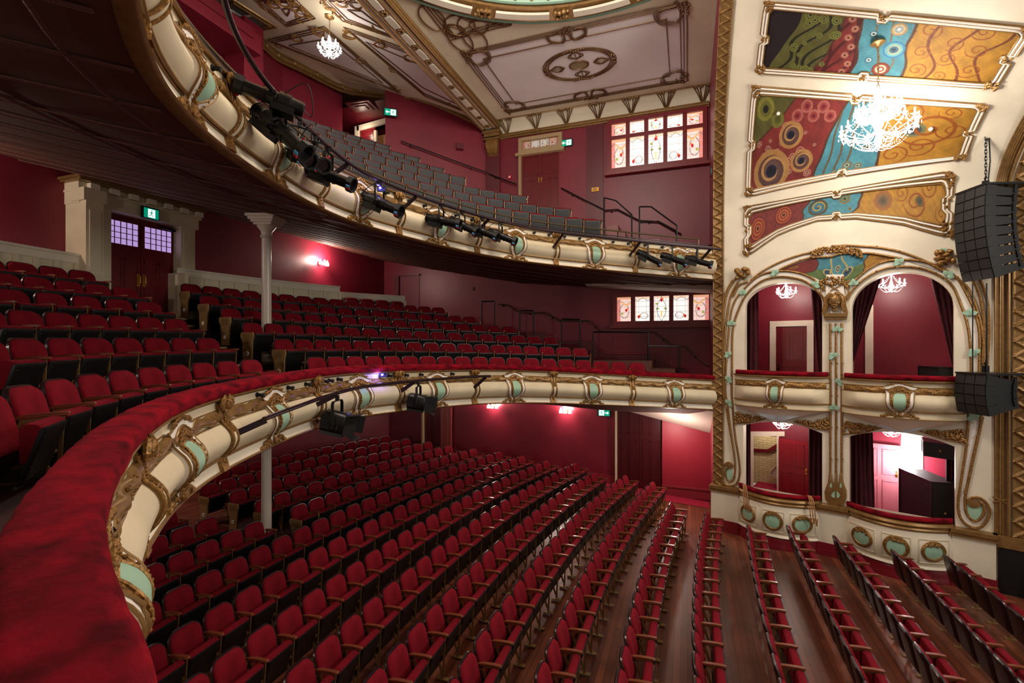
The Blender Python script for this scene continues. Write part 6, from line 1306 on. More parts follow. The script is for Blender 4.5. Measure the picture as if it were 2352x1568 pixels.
# ---------------------------------------------------------------- stained glass
GLASS = attr_mat('stained_glass', .3, 1.0); GLASSD = attr_mat('dim_stained_glass', .3, .22)
def glass_pane(col, row, ncol, dim=False, nx=44, ny=60):
    p, q = np.meshgrid(np.linspace(0, 1, nx), np.linspace(0, 1, ny), indexing='ij'); L = lambda c: np.array(lin(c)[:3]); edge = col in (0, ncol - 1); mir = p if col < ncol / 2 else 1 - p
    img = np.ones((nx, ny, 3)) * (L((255, 250, 244)) if not edge else L((244, 206, 196))); img[(mir < .24) & edge] = L((214, 128, 116)); img[(q > .9)] = L((240, 206, 176)) if not edge else L((222, 160, 120))
    if not edge and row == 0: img[mir < .1] = L((246, 220, 206))
    lead = L((96, 84, 80)); d = np.hypot((mir - .52) / .34, (q - .42) / .3)
    for g in (.24, .5, .76): img[np.abs(p - g) < .011] = L((176, 164, 158))
    for g in (.18, .38, .6, .82): img[np.abs(q - g) < .008] = L((176, 164, 158))
    if edge: img[np.abs(d - .95) < .05] = lead; img[np.abs(q - .78 - .07 * np.sin(mir * 7)) < .012] = lead; img[(q > .70 + .07 * np.sin(mir * 7)) & (q < .78 + .07 * np.sin(mir * 7)) & (mir > .24)] = L((232, 178, 120))
    elif col == ncol // 2: img[np.abs(np.abs(p - .5) - .3 * np.sin(np.clip(q, 0, .95) * 3.3)) < .016] = lead; img[(np.hypot(np.abs(p - .5) - .26, (q - .5) * 2.4) < .1)] = L((120, 140, 60)); img[np.hypot(p - .5, (q - .3) * .35) < .05] = L((236, 206, 110))
    else: img[np.abs(np.hypot((mir - .6) / .3, (q - .22) / .13) - .9) < .07] = lead; img[np.abs(q - .9 + .05 * np.sin(p * 9)) < .011] = lead
    fx, fy = {0: (.66, .46), 1: (.24, .18), 2: (.5, .84)}.get(min(col, ncol - 1 - col), (.5, .5)); img[np.hypot(mir - fx, (q - fy) * 1.3) < .085] = L((176, 26, 34)); img[np.hypot(mir - fx - .08, (q - fy - .06) * 1.5) < .055] = L((240, 110, 50)); img[np.hypot((mir - fx + .3) * .7, (q - fy + .14) * 1.6) < .07] = L((150, 160, 70))
    return img * (.75 if dim else 1)
def stained_window(nm, Y, cols, rows, fm, glass=None):
    X = [(onY(a, 600, Y)[0], onY(b, 600, Y)[0]) for a, b in cols]; x0, x1 = X[0][0] - .14, X[-1][1] + .14; z0, z1 = rows[-1][0] - .13, rows[0][1] + .13; root = thing(nm, None, None, ((x0 + x1) / 2, Y, z0)); tag(root, kind='structure'); mb = MB(); img = []
    for i, (a, b) in enumerate(X):
        for j, (c, d) in enumerate(rows):
            mb.grid(lambda u, v: (a + (b - a) * u, Y - .03, c + (d - c) * v), np.linspace(0, 1, 44), np.linspace(0, 1, 60)); img.append(glass_pane(i, j, len(X), glass is not None).reshape(-1, 3))
    o = mb.build('stained_glass', glass or GLASS, root, smooth=False); img = np.vstack(img); ca = o.data.color_attributes.new('paint', 'FLOAT_COLOR', 'POINT'); ca.data.foreach_set('color', np.column_stack([img, np.ones(len(img))]).ravel())
    m = MB(); B = lambda a, b, c, d, o0, o1: m.hexa([(a, Y - o0, c), (b, Y - o0, c), (b, Y - o1, c), (a, Y - o1, c), (a, Y - o0, d), (b, Y - o0, d), (b, Y - o1, d), (a, Y - o1, d)])
    B(x0, x1, z1 - .13, z1, 0, .14); B(x0, x1, z0, z0 + .13, 0, .14); B(x0, x0 + .14, z0 + .13, z1 - .13, 0, .138); B(x1 - .14, x1, z0 + .13, z1 - .13, 0, .138)
    for (a, b), (c, d) in zip(X, X[1:]): B(b, c, z0 + .13, z1 - .13, 0, .11)
    for (a, b), (c, d) in zip(rows, rows[1:]): B(x0 + .14, x1 - .14, d, a, 0, .104)
    for k in range(2): B(x0 - .1, x1 + .1, z0 - .08 - .03 * k, z0 - .03 * k, 0, .18 + .04 * k)
    m.build('window_frame', fm, root, smooth=False)
    return (x0 + x1) / 2, (z0 + z1) / 2
zz = lambda px, py, Y=YW: onY(px, py, Y)[2]
c1 = stained_window('window_1', YW, [(1405.4, 1438), (1447, 1480), (1489.5, 1523.5), (1533, 1568), (1578, 1614)], [(zz(1421, 313.5), zz(1421, 286)), (zz(1421, 388), zz(1421, 321))], mat('window_crimson', (130, 26, 34), .35))
c2 = stained_window('window_2', YW, [(1418, 1449.6), (1459.5, 1492.6), (1502, 1537), (1547, 1582), (1592.5, 1628)], [(zz(1434, 738), zz(1434, 683))], MATS['window_crimson'])
stained_window('window_3', YW, [(1201, 1220), (1221, 1241), (1242, 1262), (1263, 1284)], [(zz(1210, 345), zz(1210, 326))], mat('dim_cream_trim', (176, 148, 108), .5), GLASSD)  # frame cream is darkened in colour to look dimly lit
xa = onY(1197, 400, YW)[0]; xb = onY(1286, 400, YW)[0]; zt = zz(1230, 352); zb = zt - 2.5
for k, nm in enumerate(('left', 'right')): panel_door('panelled_door', 'crimson panelled door under coloured fanlight, %s gallery leaf' % nm, atY(xa + .06 + k * (xb - xa - .1) / 2, zb), (xb - xa - .1) / 2, 2.5, DOORP, [(.1, .48, .05, .6), (.54, .9, .05, .6), (.1, .9, .66, .95)], [(.92 if k == 0 else .08, .58)], None, group='gallery door pair')
m = MB(); m.box((xa - .02, YW - .06, zb + 1.45), (.1, .12, 3.1)); m.box(((xa + xb) / 2, YW - .05, zt + .03), (xb - xa, .1, .09)); m.box(((xa + xb) / 2, YW - .05, zt + .6), (xb - xa, .1, .07)); struct(m, 'trim_gallery_door', MATS['dim_cream_trim'], smooth=False)
# stalls doors
x0 = onY(977, 1000, YW)[0]; x1 = onY(1014, 1000, YW)[0]; x2 = onY(1041, 1000, YW)[0]; zb = floor_z(x1) + .02
panel_door('panelled_door', 'dark red stalls door leaf left of the light gap', atY(x0, zb), x1 - x0 - .03, 3.0, DOORP, [(.12, .45, .1, .9), (.55, .9, .1, .9)], None, None)
panel_door('panelled_door', 'salmon lit stalls door leaf right of the light gap', atY(x1 + .03, zb, YW - .1), x2 - x1 - .03, 3.0, mat('lit_salmon_door', (176, 82, 76), .35), [(.1, .45, .1, .84), (.55, .92, .1, .84)], None, None)  # salmon tone puts the light on this leaf into its colour
m = MB(); m.box((x0 - .05, YW - .08, zb + 1.5), (.08, .16, 3.0)); m.box((x1, YW - .01, zb + 1.5), (.06, .02, 3.0)); struct(m, 'trim_stalls_door', mat('lit_cream_trim', (224, 196, 150), .5), smooth=False)  # cream lightened as if lit; thin strip imitates the bright gap between leaves
x0 = onY(1420, 1030, YW)[0]; x1 = onY(1519, 1030, YW)[0]; zb = floor_z((x0 + x1) / 2) + .02; wd = (x1 - x0) / 2
for k, nm in enumerate(('left', 'right')): panel_door('panelled_door', 'tall dark red door in the recess beside the passage, %s leaf' % nm, atY(x0 + k * wd, zb), wd - .02, 2.85, mat('recess_door', (74, 16, 22), .3), [(.12, .46, .08, .6), (.54, .9, .08, .6), (.12, .46, .66, .93), (.54, .9, .66, .93)], None, None, group='recessed stalls door pair')
m = MB(); m.box((x0 - .06, YW - .1, zb + 1.5), (.05, .2, 3.1)); m.box(((x0 + x1) / 2, YW - .1, zb + 3.0), (x1 - x0, .2, .22)); struct(m, 'trim_recess_door', CREAM, smooth=False)
# niche in the dress circle side wall, vestibule door, small wall fittings
x0 = onY(915, 660, YW)[0]; x1 = onY(961, 660, YW)[0]; zt = zz(930, 634); m = MB(); m.box(((x0 + x1) / 2 + .05, YW - .01, zt - 1), (x1 - x0, .03, 2)); struct(m, 'door_4', mat('plum_wall', (120, 36, 54), .5), smooth=False); m = MB(); m.box((x0 - .02, YW - .06, zt - 1), (.22, .13, 2)); m.box(((x0 + x1) / 2, YW - .06, zt + .02), (x1 - x0 + .2, .13, .05)); struct(m, 'trim_niche', CRIMD, smooth=False)
Yv = 16.4; a = onY(821, 296, Yv); b = onY(892, 282, Yv); m = MB(); m.bar(a, (b[0], b[1], a[2] + .12), .1, .2); m.bar((a[0], a[1], a[2] + .1), (a[0], a[1], 5.5), .2, .1, (0, 1, 0)); m.bar(onY(863, 300, Yv), (onY(863, 300, Yv)[0], Yv, 5.5), .12, .1, (0, 1, 0)); struct(m, 'trim_vestibule_door', CREAM2, smooth=False)
at = atY(onY(824, 305, Yv)[0], 5.9, Yv + .05); panel_door('panelled_door', 'dark red door ajar in the gallery vestibule', at, onY(861, 305, Yv)[0] - onY(824, 305, Yv)[0], a[2] - 5.95, DOORP, [(.1, .9, .1, .9)], None, None)
m = MB(); c = onY(865, 305, Yv + .2); d = onY(893, 305, Yv + .2); m.box(((c[0] + d[0]) / 2, Yv + .15, 7.2), (d[0] - c[0], .04, 2.6)); tag(m.build('brick_reveal', mat('lit_orange_brick', (206, 150, 96), .7), base=True, smooth=False), 'lit strip of orange wall beyond the vestibule door', 'wall panel'); lamp('vestibule_fill', 'POINT', (-12.2, 16.05, 8.6), 14, (1, .8, .6), .1)  # unseen lamp added to brighten the vestibule
def fitting(name, label, cat, p, size, m_, rz=0.0, inner=None):
    t = thing(name, label, cat, p); m = MB(); m.box(p, size, rz); m.build('body', m_, t, smooth=False)
    if inner: m = MB(); m.box((p[0], p[1] - size[1] / 2 - .004, p[2]), (size[0] * .55, .012, size[2] * .55), rz); m.build('front', inner, t, smooth=False)
fitting('fire_call_point', 'small red and white fire call point left of the gallery door', 'alarm', onY(1171, 407, YW - .03), (.12, .06, .12), TAPER, inner=WHITE)
fitting('wall_plaque', 'small brass plaque on the pilaster left of the large window', 'plaque', onY(1367, 435, YW - .09), (.26, .02, .14), BRSH, inner=GOLDS)
fitting('thermostat', 'tiny dark fitting on the dress circle side wall below a sconce', 'fitting', onY(1086, 663, YW - .03), (.08, .05, .14), CRIMD)
# handrails -------------------------------------------------------------------------
def rail(label, path, fn, r=.025, posts=None, group=None, m_=BLACK, brackets=True):
    P = [np.array(fn(*q)) for q in path]; root = thing('handrail', label, 'handrail', P[0], group); m = MB(); m.tube(P, r, 8); m.build('tube', m_, root)
    if brackets:
        for i in range(0, len(P) - 1, 2): q = (P[i] + P[i + 1]) / 2; m = MB(); m.cyl(q, q + np.array((0, .08, -.05)), .012, 6); m.ball(q + np.array((0, .09, -.06)), .03, 7, 4); m.build('wall_bracket', BLACK, root)
z3 = lambda P: [(1050 + x * .4145, y * .4145) for x, y in P]; z8 = lambda P: [(1150 + x * .351, 450 + y * .351) for x, y in P]
WY = lambda px, py: onY(px, py, YW - .1)
def onCorner(px, py):
    r = ray(px, py); A, B = np.array(UW2[0]), np.array(UW2[1]); d = B - A; M_ = np.array([[r[0], -d[0]], [r[1], -d[1]]]); t, s = np.linalg.solve(M_, A); return r * t * .99
fitting('access_panel', 'square crimson access panel on the gallery corner wall', 'panel', onCorner(1057, 335), (.28, .05, .22), CRIMD, .62)
rail('black handrail descending the gallery corner wall', [(921, 324), (960, 338), (1040, 368), (1118, 396)], onCorner); rail('short black handrail continuing to the gallery door', [(1123, 399), (1150, 410), (1186, 423)], lambda x, y: onY(x, y, YW - .2))
rail('black handrail along the gallery side wall below the plaque', z3([(575, 1040), (700, 1105), (820, 1165), (890, 1160), (1010, 1222), (1115, 1228), (1180, 1265), (1242, 1297)]), WY)
rail('bronze handrail stepping down the dress circle side wall', [(1145, 699), (1164, 699), (1194, 718), (1240, 718)] + z8([(285, 760), (385, 815), (580, 815), (655, 885), (1005, 890), (1120, 975), (1205, 985), (1340, 1100), (1380, 1102)]), WY, m_=RAILB)
def frame_rail(label, path, lower, Y, posts, group):
    f = lambda x, y: onY(x, y, Y); P = [f(*q) for q in path]; root = thing('guard_rail', label, 'guard rail', P[0], group); m = MB(); m.tube(P, .024, 8); m.build('top_tube', BLACK, root)
    if lower: m = MB(); m.tube([f(*q) for q in lower], .02, 8); m.build('mid_tube', BLACK, root)
    for (x, y0, y1) in posts: a, b = f(x, y0), f(x, y1); m = MB(); m.cyl((a[0], a[1], a[2]), (a[0], a[1], b[2] - .1), .024, 8); m.build('post', BLACK, root)
q = lambda x, y: z3([(x, y)])[0]; e = lambda x, y: z8([(x, y)])[0]
frame_rail('black sloping guard rail on the gallery stairs nearer the door', z3([(815, 1095), (880, 1112), (968, 1190)]), z3([(815, 1165), (890, 1160), (968, 1205)]), 15.6, [(*q(815, 1095), q(0, 1310)[1]), (*q(968, 1190), q(0, 1310)[1])], 'gallery guard rails')
frame_rail('black sloping guard rail on the gallery stairs nearest the gilded band', z3([(1010, 1145), (1075, 1145), (1218, 1250)]), z3([(1010, 1235), (1115, 1225), (1218, 1280)]), 15.6, [(*q(1010, 1145), q(0, 1350)[1]), (*q(1218, 1250), q(0, 1360)[1])], 'gallery guard rails')
for lab, a, b, yt, yb0, yb1 in (('narrow black hoop guard rail highest on dress circle stairs', (1107, 692), (1136, 692), 0, 745, 745), ('narrow black hoop guard rail second down the dress circle stairs', e(125, 750), e(215, 750), 0, 772, 772), ('black hoop guard rail third down the dress circle stairs', e(400, 805), e(518, 808), 0, 800, 800), ('wide black guard rail above the brown landing', e(605, 890), e(965, 890), 0, 850, 855), ('lowest black guard rail beside the velvet rail', e(965, 982), e(1168, 985), 0, 860, 862)):
    frame_rail(lab, [a, b], None, 16.0, [(a[0], a[1], yb0), (b[0], b[1], yb1)], 'dress circle guard rails')
m = MB()
for P in ([(130, 885), (270, 885), (380, 945), (580, 940), (680, 1030), (980, 1030)], [(1000, 1030), (1120, 1120), (1200, 1120), (1245, 1165)]):
    W = [onY(*u, YW - .03) for u in z8(P)]
    for a, b in zip(W, W[1:]): m.hexa([(a[0], YW - .05, a[2] - .5), (b[0], YW - .05, b[2] - .5), (b[0], YW, b[2] - .5), (a[0], YW, a[2] - .5), (a[0], YW - .05, a[2]), (b[0], YW - .05, b[2]), (b[0], YW, b[2]), (a[0], YW, a[2])])
struct(m, 'baseboard_stairs', CRIMD, smooth=False)
m = MB()
for P in ([(130, 885), (270, 885), (380, 945), (580, 940), (680, 1030), (980, 1030)], [(1000, 1030), (1120, 1120), (1200, 1120), (1245, 1165)]): m.tube([onY(*u, YW - .05) for u in z8(P)], .035, 6)
struct(m, 'trim_stairs', CRIML)
m = MB()
for x0, x1, y0, y1 in ((1391, 1420, 518, 572), (1418, 1436, 533, 572), (1434, 1457, 547, 576), (1455, 1516, 552, 580)):
    a = onY(x0, y0, 15.9); b = onY(x1, y1, 15.9); m.box(((a[0] + b[0]) / 2, 16.7, (a[2] + b[2]) / 2), (b[0] - a[0], 1.6, a[2] - b[2]))
struct(m, 'floor_gallery_steps', mat('dusty_pink_steps', (140, 92, 88), .6), smooth=False)
m = MB(); a = e(605, 1075); b = e(990, 1075); p0 = onY(a[0], a[1], 15.9); p1 = onY(b[0], b[1], 15.9); m.box(((p0[0] + p1[0]) / 2, 16.7, p0[2] - .35), (p1[0] - p0[0], 1.7, .7)); m.box((p1[0] + .35, 16.7, p0[2] - .5), (.7, 1.7, .5)); struct(m, 'floor_landing', mat('brown_landing', (92, 52, 40), .4), smooth=False)
m = MB(); T = TIER['dress']
for ri, (xa_, xb_) in {0: (580, 640), 1: (482, 640), 2: (408, 570), 3: (348, 520), 4: (292, 472), 5: (230, 430)}.items():
    if ri == 0: continue
    th = [math.atan2((p[1] - YM) / T['e'], T['xc'] - p[0]) for p in (ring_pt(xa_, 800, T['R'][ri] - .47), ring_pt(xb_, 800, T['R'][ri] - .47))]
    for k, (dr, dz) in enumerate(((0, 0), (-.24, -.155))):
        P = [tier_pt('dress', T['R'][ri] - .47 + dr, t) for t in np.linspace(th[0], th[1], 10)]; Pb = [tier_pt('dress', T['R'][ri] - .2 + dr, t) for t in np.linspace(th[0], th[1], 10)]
        m.cur = 0; m.tube([(x, y, tier_z('dress', ri, x) + dz - .01) for x, y in P], .022, 6); m.cur = 1
        m.loft([[(a[0], a[1], tier_z('dress', ri, a[0]) + dz - .17), (a[0], a[1], tier_z('dress', ri, a[0]) + dz), (b[0], b[1], tier_z('dress', ri, a[0]) + dz)] for a, b in zip(P, Pb)], closed=False)
struct(m, 'trim_aisle_steps', [NOSE, mat('crimson_riser', (92, 20, 30), .5)], smooth=False)
# exit signs -------------------------------------------------------------------------
def exit_sign(label, F, arrow, man=True):
    """F(x, y, o): x 0..1 left to right, y 0..1 bottom to top of the sign"""
    root = thing('exit_sign', label, 'exit sign', F(.5, 0, 0), 'green emergency exit signs'); Bx = lambda m, x0, x1, y0, y1, o0, o1: m.hexa([F(x0, y0, o0), F(x1, y0, o0), F(x1, y0, o1), F(x0, y0, o1), F(x0, y1, o0), F(x1, y1, o0), F(x1, y1, o1), F(x0, y1, o1)])
    m = MB(); Bx(m, -.12, 1.06, -.08, 1.12, 0, .05); m.build('case', BLACKM, root, smooth=False); m = MB(); Bx(m, 0, 1, 0, 1, .05, .058); m.build('green_face', EXITG, root, smooth=False)
    m = MB(); c0, c1 = (.5, .94) if arrow == 'left' else ((.06, .5) if arrow == 'right' else (.27, .75)); w_ = c1 - c0; G = lambda pts: m.poly([F(c0 + w_ * x, y, .062) for x, y in pts])
    D = MB(); D.poly([F(c0 + w_ * x, y, .060) for x, y in ((0, .08), (1, .08), (1, .92), (0, .92))]); D.build('doorway', EXITW, root, smooth=False)
    for pts in ([(.42, .72), (.6, .72), (.6, .86), (.42, .86)], [(.35, .45), (.55, .42), (.62, .68), (.4, .7)], [(.4, .46), (.54, .44), (.4, .26), (.12, .22), (.12, .29), (.33, .34)], [(.48, .44), (.6, .44), (.74, .28), (.66, .1), (.58, .12), (.62, .28)], [(.6, .66), (.84, .56), (.82, .5), (.58, .58)], [(.42, .68), (.2, .6), (.2, .46), (.27, .46), (.28, .56), (.44, .6)]): G(pts)
    m.build('running_figure', EXITG, root, smooth=False)
    if arrow in ('left', 'right'):
        m = MB(); s = 1 if arrow == 'right' else -1; cx = .74 if s > 0 else .26
        m.poly([F(cx + s * x, y, .062) for x, y in ((-.16, .44), (.04, .44), (.04, .26), (.18, .5), (.04, .74), (.04, .56), (-.16, .56))]); m.build('arrow', EXITW, root, smooth=False)
def signF(c, wv, h): c = np.array(c, float); wv = np.array(wv, float); n = np.cross(wv / np.linalg.norm(wv), (0, 0, 1)); return lambda x, y, o: c + wv * (x - .5) + np.array((0, 0, h * (y - .5))) + n * o
c = onX(344, 491, XP + .33); exit_sign('green exit sign with running figure on the cream door portal', signF(c, (0, .32, 0), .22), None)
c = onCorner(897, 259); exit_sign('green exit sign with left arrow high in the gallery corner', signF(c, (.34, .25, 0), .24), 'left')
c = onY(1302, 329, YW - .02); exit_sign('green exit sign with left arrow beside the gallery door', signF(c, (.40, 0, 0), .22), 'left')
c = onY(1388, 947.5, YW - .02); exit_sign('green exit sign with right arrow under the dress circle', signF(c, (.40, 0, 0), .22), 'right')
fitting('wall_speaker', 'small dark fitting at the edge of the dress circle window', 'fitting', onY(1632, 701, YW - .25), (.08, .2, .24), BLACKM); fitting('side_exit_sign', 'dark sign with green edge seen edge on by the gilded band', 'exit sign', onY(1634, 395, 16.4), (.05, .2, .3), BLACKM, inner=EXITG)
# ================================================================= CEILING ORNAMENT
def onRC(px, py):
    r = ray(px, py); d = (CZ - .25 * 7.2) / (r[2] + .25 * r[0]); return r * d
DARKG = mat('aged_gold_paint', (112, 80, 48), .45, .4)
cz = lambda px, py: onZ(px, py, CZ - .012)
def lines(P, m, offs, r=.022, closed=True, z=0.0):
    P = [np.array(p) for p in P]; n = len(P); c = sum(P) / n
    for o in offs:
        Q = [p + (c - p) / np.linalg.norm(c - p) * o * 1.35 - np.array((0, 0, z)) for p in P]; path = []
        for i in range(n if closed else n - 1):
            a, b = Q[i], Q[(i + 1) % n]; path += [a + (b - a) * t for t in np.linspace(0, 1, 6, endpoint=False)]
        if not closed: path.append(Q[-1])
        m.tube(path, r, 5, closed=closed, flat=(.5, 1), up=(0, 0, 1))
def flourish(m, p, dx, dy, s, seed):
    rr = random.Random(seed); p = np.array(p); dx = np.array((*dx, 0)) * s; dy = np.array((*dy, 0)) * s
    for k in range(12): m.ball(p + dx * rr.uniform(-.05, .4) + dy * rr.uniform(-.1, .3) + dx * 0, rr.uniform(.025, .045) * s ** .5, 6, 4)
    for k in range(10): m.ball(p + dx * rr.uniform(-.1, .25) + dy * rr.uniform(-.05, .6), rr.uniform(.025, .05) * s ** .5, 6, 4)
    for k in range(3): m.tube(catmull([p + dx * (.3 + .12 * k) + dy * .1, p + dx * (.75 + .1 * k) + dy * .25, p + dx * (.8) + dy * (.6 + .1 * k), p + dx * .3 + dy * (.8 + .08 * k), p + dx * .1 + dy * (.35 + .15 * k)], 6), .014, 5)
root = thing('ceiling_panel_ornament', 'gilded rectangular ceiling panel with corner flourishes and central oval', 'ceiling ornament', (-3.2, 14.9, CZ)); fx0, fx1, fy0, fy1 = -6.32, -.02, 12.9, 16.85
m = MB(); m.quad((fx0 + .5, fy0 + .45, CZ - .006), (fx1 - .5, fy0 + .45, CZ - .006), (fx1 - .5, fy1 - .4, CZ - .006), (fx0 + .5, fy1 - .4, CZ - .006)); m.quad((fx0, fy0, CZ - .003), (fx1, fy0, CZ - .003), (fx1, fy1, CZ - .003), (fx0, fy1, CZ - .003)); m.build('plaster_field', CEIL, root, smooth=False)
m = MB()
for o in (0, .085, .17): m.tube([(x, y, CZ - .015) for x, y in ((fx0 + o, fy0 + o), (fx1 - o, fy0 + o), (fx1 - o, fy1 - o), (fx0 + o, fy1 - o))], .026, 5, closed=True, flat=(.6, 1), up=(0, 0, 1))
o = .52; m.tube([(x, y, CZ - .015) for x, y in ((fx0 + o, fy0 + o), (fx1 - o, fy0 + o), (fx1 - o, fy1 - o), (fx0 + o, fy1 - o))], .028, 5, closed=True, flat=(.6, 1), up=(0, 0, 1)); m.build('frame_mouldings', DARKG, root)
for i, (x, y, sx, sy) in enumerate(((fx0, fy0, 1, 1), (fx1, fy0, -1, 1), (fx1, fy1, -1, -1), (fx0, fy1, 1, -1))): m = MB(); flourish(m, (x, y, CZ - .03), (sx, 0), (0, sy), .85, i); m.build('flourish', DARKG, root)
for i, (x, y, dx, dy) in enumerate((((fx0 + fx1) / 2, fy0, (1, 0), (0, 1)), ((fx0 + fx1) / 2, fy1, (1, 0), (0, -1)))):
    m = MB(); flourish(m, (x, y, CZ - .03), dx, dy, .6, 8 + i); flourish(m, (x, y, CZ - .03), (-1, 0), dy, .6, 18 + i); m.build('flourish', DARKG, root)
oc = cz(1330, 149); m = MB(); A = np.linspace(0, 2 * math.pi, 48, endpoint=False); E_ = lambda k, a, z=.02: (oc[0] + 1.12 * k * math.cos(a), oc[1] + .84 * k * math.sin(a), CZ - z)
for k in (1, .93, .86): m.tube([E_(k, a) for a in A], .025, 5, closed=True, flat=(.6, 1), up=(0, 0, 1))
for a0 in (0, math.pi / 2, math.pi, 3 * math.pi / 2):
    for q_ in range(9): m.ball(E_(.95 + .05 * math.sin(q_), a0 + (q_ - 4) * .07, .03), .04, 6, 4)
    for q_ in (-1, 0, 1): m.tube(catmull([E_(.84, a0), (E_(.62, a0 + .22 * q_)), E_(.42, a0)], 6), .014, 5)
    m.tube(catmull([E_(.84, a0), E_(.62, a0 + .34), E_(.4, a0)], 6), .016, 5); m.tube(catmull([E_(.84, a0), E_(.62, a0 - .34), E_(.4, a0)], 6), .016, 5)
m.tube([E_(.26, a) for a in A], .025, 5, closed=True); m.build('oval_ornament', DARKG, root); m = MB(); m.poly([E_(.25, a, .015) for a in A]); m.build('oval_boss', mat('khaki_paint', (150, 134, 96), .5), root)
z6 = lambda P: [(560 + x * .2636, y * .2636) for x, y in P]
root = thing('spandrel_panel_ornament', 'gilded triangular ceiling panel with loops beside the dome', 'ceiling ornament', cz(1060, 60)); m = MB(); P = [cz(*q_) for q_ in z6([(1510, -10), (1800, 352), (2210, 245), (2330, 225), (2150, 190), (1900, 140), (1700, 60)])]; lines(P, m, (0, .1, .2)); m.build('frame_mouldings', DARKG, root)
m = MB(); g = cz(*z6([(1880, 220)])[0])
for k, (ox, oy, rx, ry) in enumerate(((0, 0, .42, .42), (.35, .12, .42, .42), (-.25, .55, .3, .6), (.15, .7, .3, .55), (.75, .1, .5, .18), (-.55, -.5, .3, .5))): m.tube([(g[0] + ox + rx * math.cos(a), g[1] + oy + ry * math.sin(a), CZ - .02) for a in np.linspace(0, 2 * math.pi, 24, endpoint=False)], .02, 5, closed=True)
for i, q_ in enumerate(z6([(1560, 30), (1800, 330), (2270, 215)])): flourish(m, cz(*q_), (1, 0), (0, -1), .55, 40 + i)
m.build('loops', DARKG, root)
for lab, pts, seeds in (('gilded triangular ceiling panel behind the small chandelier', [(205, 345), (700, 225), (1365, 805)], 3), ('slender gilded ceiling panel between chandelier panel and beam', [(870, 230), (1500, 450), (2030, 1010), (1580, 835)], 5), ('gilded ceiling panel next to the beam at top of gallery ceiling', [(650, -40), (860, 175), (1440, 372), (1070, -20)], 7), ('gilded ceiling panel with loops beside the square vent', [(90, -10), (370, 225), (622, 155), (440, -20)], 9)):
    P = [onRC(*q_) - np.array((0, 0, .012)) for q_ in z6(pts)]; root = thing('gallery_ceiling_ornament', lab, 'ceiling ornament', sum(P) / len(P), 'gallery ceiling panels'); m = MB(); m.poly(P); m.build('plaster_field', CEIL, root, smooth=False); m = MB(); lines(P, m, (0, .1, .2), .024, z=.012); lines(P, m, (.55,), .026, z=.012); m.build('frame_mouldings', DARKG, root)
    c = sum(P) / len(P)
    for i, p in enumerate(P):
        m = MB(); d = (c - p)[:2]; d /= np.linalg.norm(d); flourish(m, p + np.array((d[0], d[1], 0)) * .1 - np.array((0, 0, .02)), d, (-d[1], d[0]), .42, seeds * 10 + i); m.build('flourish', GOLD, root); m = MB()
        q_ = (p + P[(i + 1) % len(P)]) / 2; d = (c - q_)[:2]; d /= np.linalg.norm(d); flourish(m, q_ - np.array((0, 0, .02)), d, (-d[1], d[0]), .34, seeds * 10 + i + 5); m.build('flourish', GOLD, root)
P = [onRC(px, py) - np.array((0, 0, .02)) for px, py in ((492, 18), (538, 4), (622, 57), (572, 66))]; root = thing('ceiling_vent', 'square four pane grey vent in a gold frame on the gallery ceiling', 'vent', sum(P) / 4); m = MB(); m.poly(P); m.build('grey_mesh', mat('vent_mesh', (120, 116, 112), .6, bump=.5, bscale=90), root, smooth=False); m = MB(); m.tube(P, .06, 6, closed=True); lines(P, m, (-.12,), .05); m.build('gold_frame', GOLDS, root); m = MB()
m.bar((P[0] + P[1]) / 2, (P[2] + P[3]) / 2, .08, .05); m.bar((P[1] + P[2]) / 2, (P[3] + P[0]) / 2, .08, .05); m.build('white_bars', WHITE, root)
# dome
root = thing('ceiling_dome', 'gilded ceiling dome with pale green rings and cream oblong panels', 'dome', (DC[0], DC[1], CZ)); A = np.linspace(0, 2 * math.pi, 96, endpoint=False); C2 = lambda r, z: [(DC[0] + r * math.cos(a), DC[1] + r * math.sin(a), z) for a in A]
m = MB(); m.tube(C2(5.5, CZ - .02), .075, 8, closed=True); m.tube(C2(4.82, CZ + .0), .07, 8, closed=True); m.build('green_rings', mat('dome_green', (130, 164, 140), .5), root)
m = MB(); m.loft([C2(5.45, CZ - .03), C2(5.38, CZ - .12), C2(4.95, CZ - .08), C2(4.88, CZ)]); rr = random.Random(1)
for k in range(16):
    a = (k + .5) / 16 * 2 * math.pi
    for j in range(12): r = 5.17 + rr.uniform(-.14, .14); b = a + rr.uniform(-.035, .035); m.ball((DC[0] + r * math.cos(b), DC[1] + r * math.sin(b), CZ - .14), rr.uniform(.04, .07), 6, 4)
m.build('gold_ring', GOLDS, root); m = MB()
for k in range(16):
    a0, a1 = k / 16 * 2 * math.pi + .26 - .0, (k + 1) / 16 * 2 * math.pi + .13; aa = np.linspace((k + .5) / 16 * 2 * math.pi + .06, (k + 1.5) / 16 * 2 * math.pi - .06, 9)
    m.loft([[(DC[0] + r * math.cos(a), DC[1] + r * math.sin(a), CZ - z) for r, z in ((5.32, .12), (5.28, .155), (5.08, .155), (5.04, .12))] for a in aa], cap=True)
m.build('cream_panels', CREAM2, root); m = MB(); prof_ = [(4.78, CZ + .02), (4.6, CZ + .25), (4.2, CZ + .7), (3.2, CZ + 1.2), (1.6, CZ + 1.55), (.05, CZ + 1.65)]
m.loft([C2(r, z) for r, z in prof_])
for k in range(72):
    a = k / 72 * 2 * math.pi; m.tube([(DC[0] + (r - .02) * math.cos(a), DC[1] + (r - .02) * math.sin(a), z - .03) for r, z in prof_[:4]], .05, 5)
m.build('fluted_bowl', GOLDS, root)
m = MB(); rr = random.Random(4)
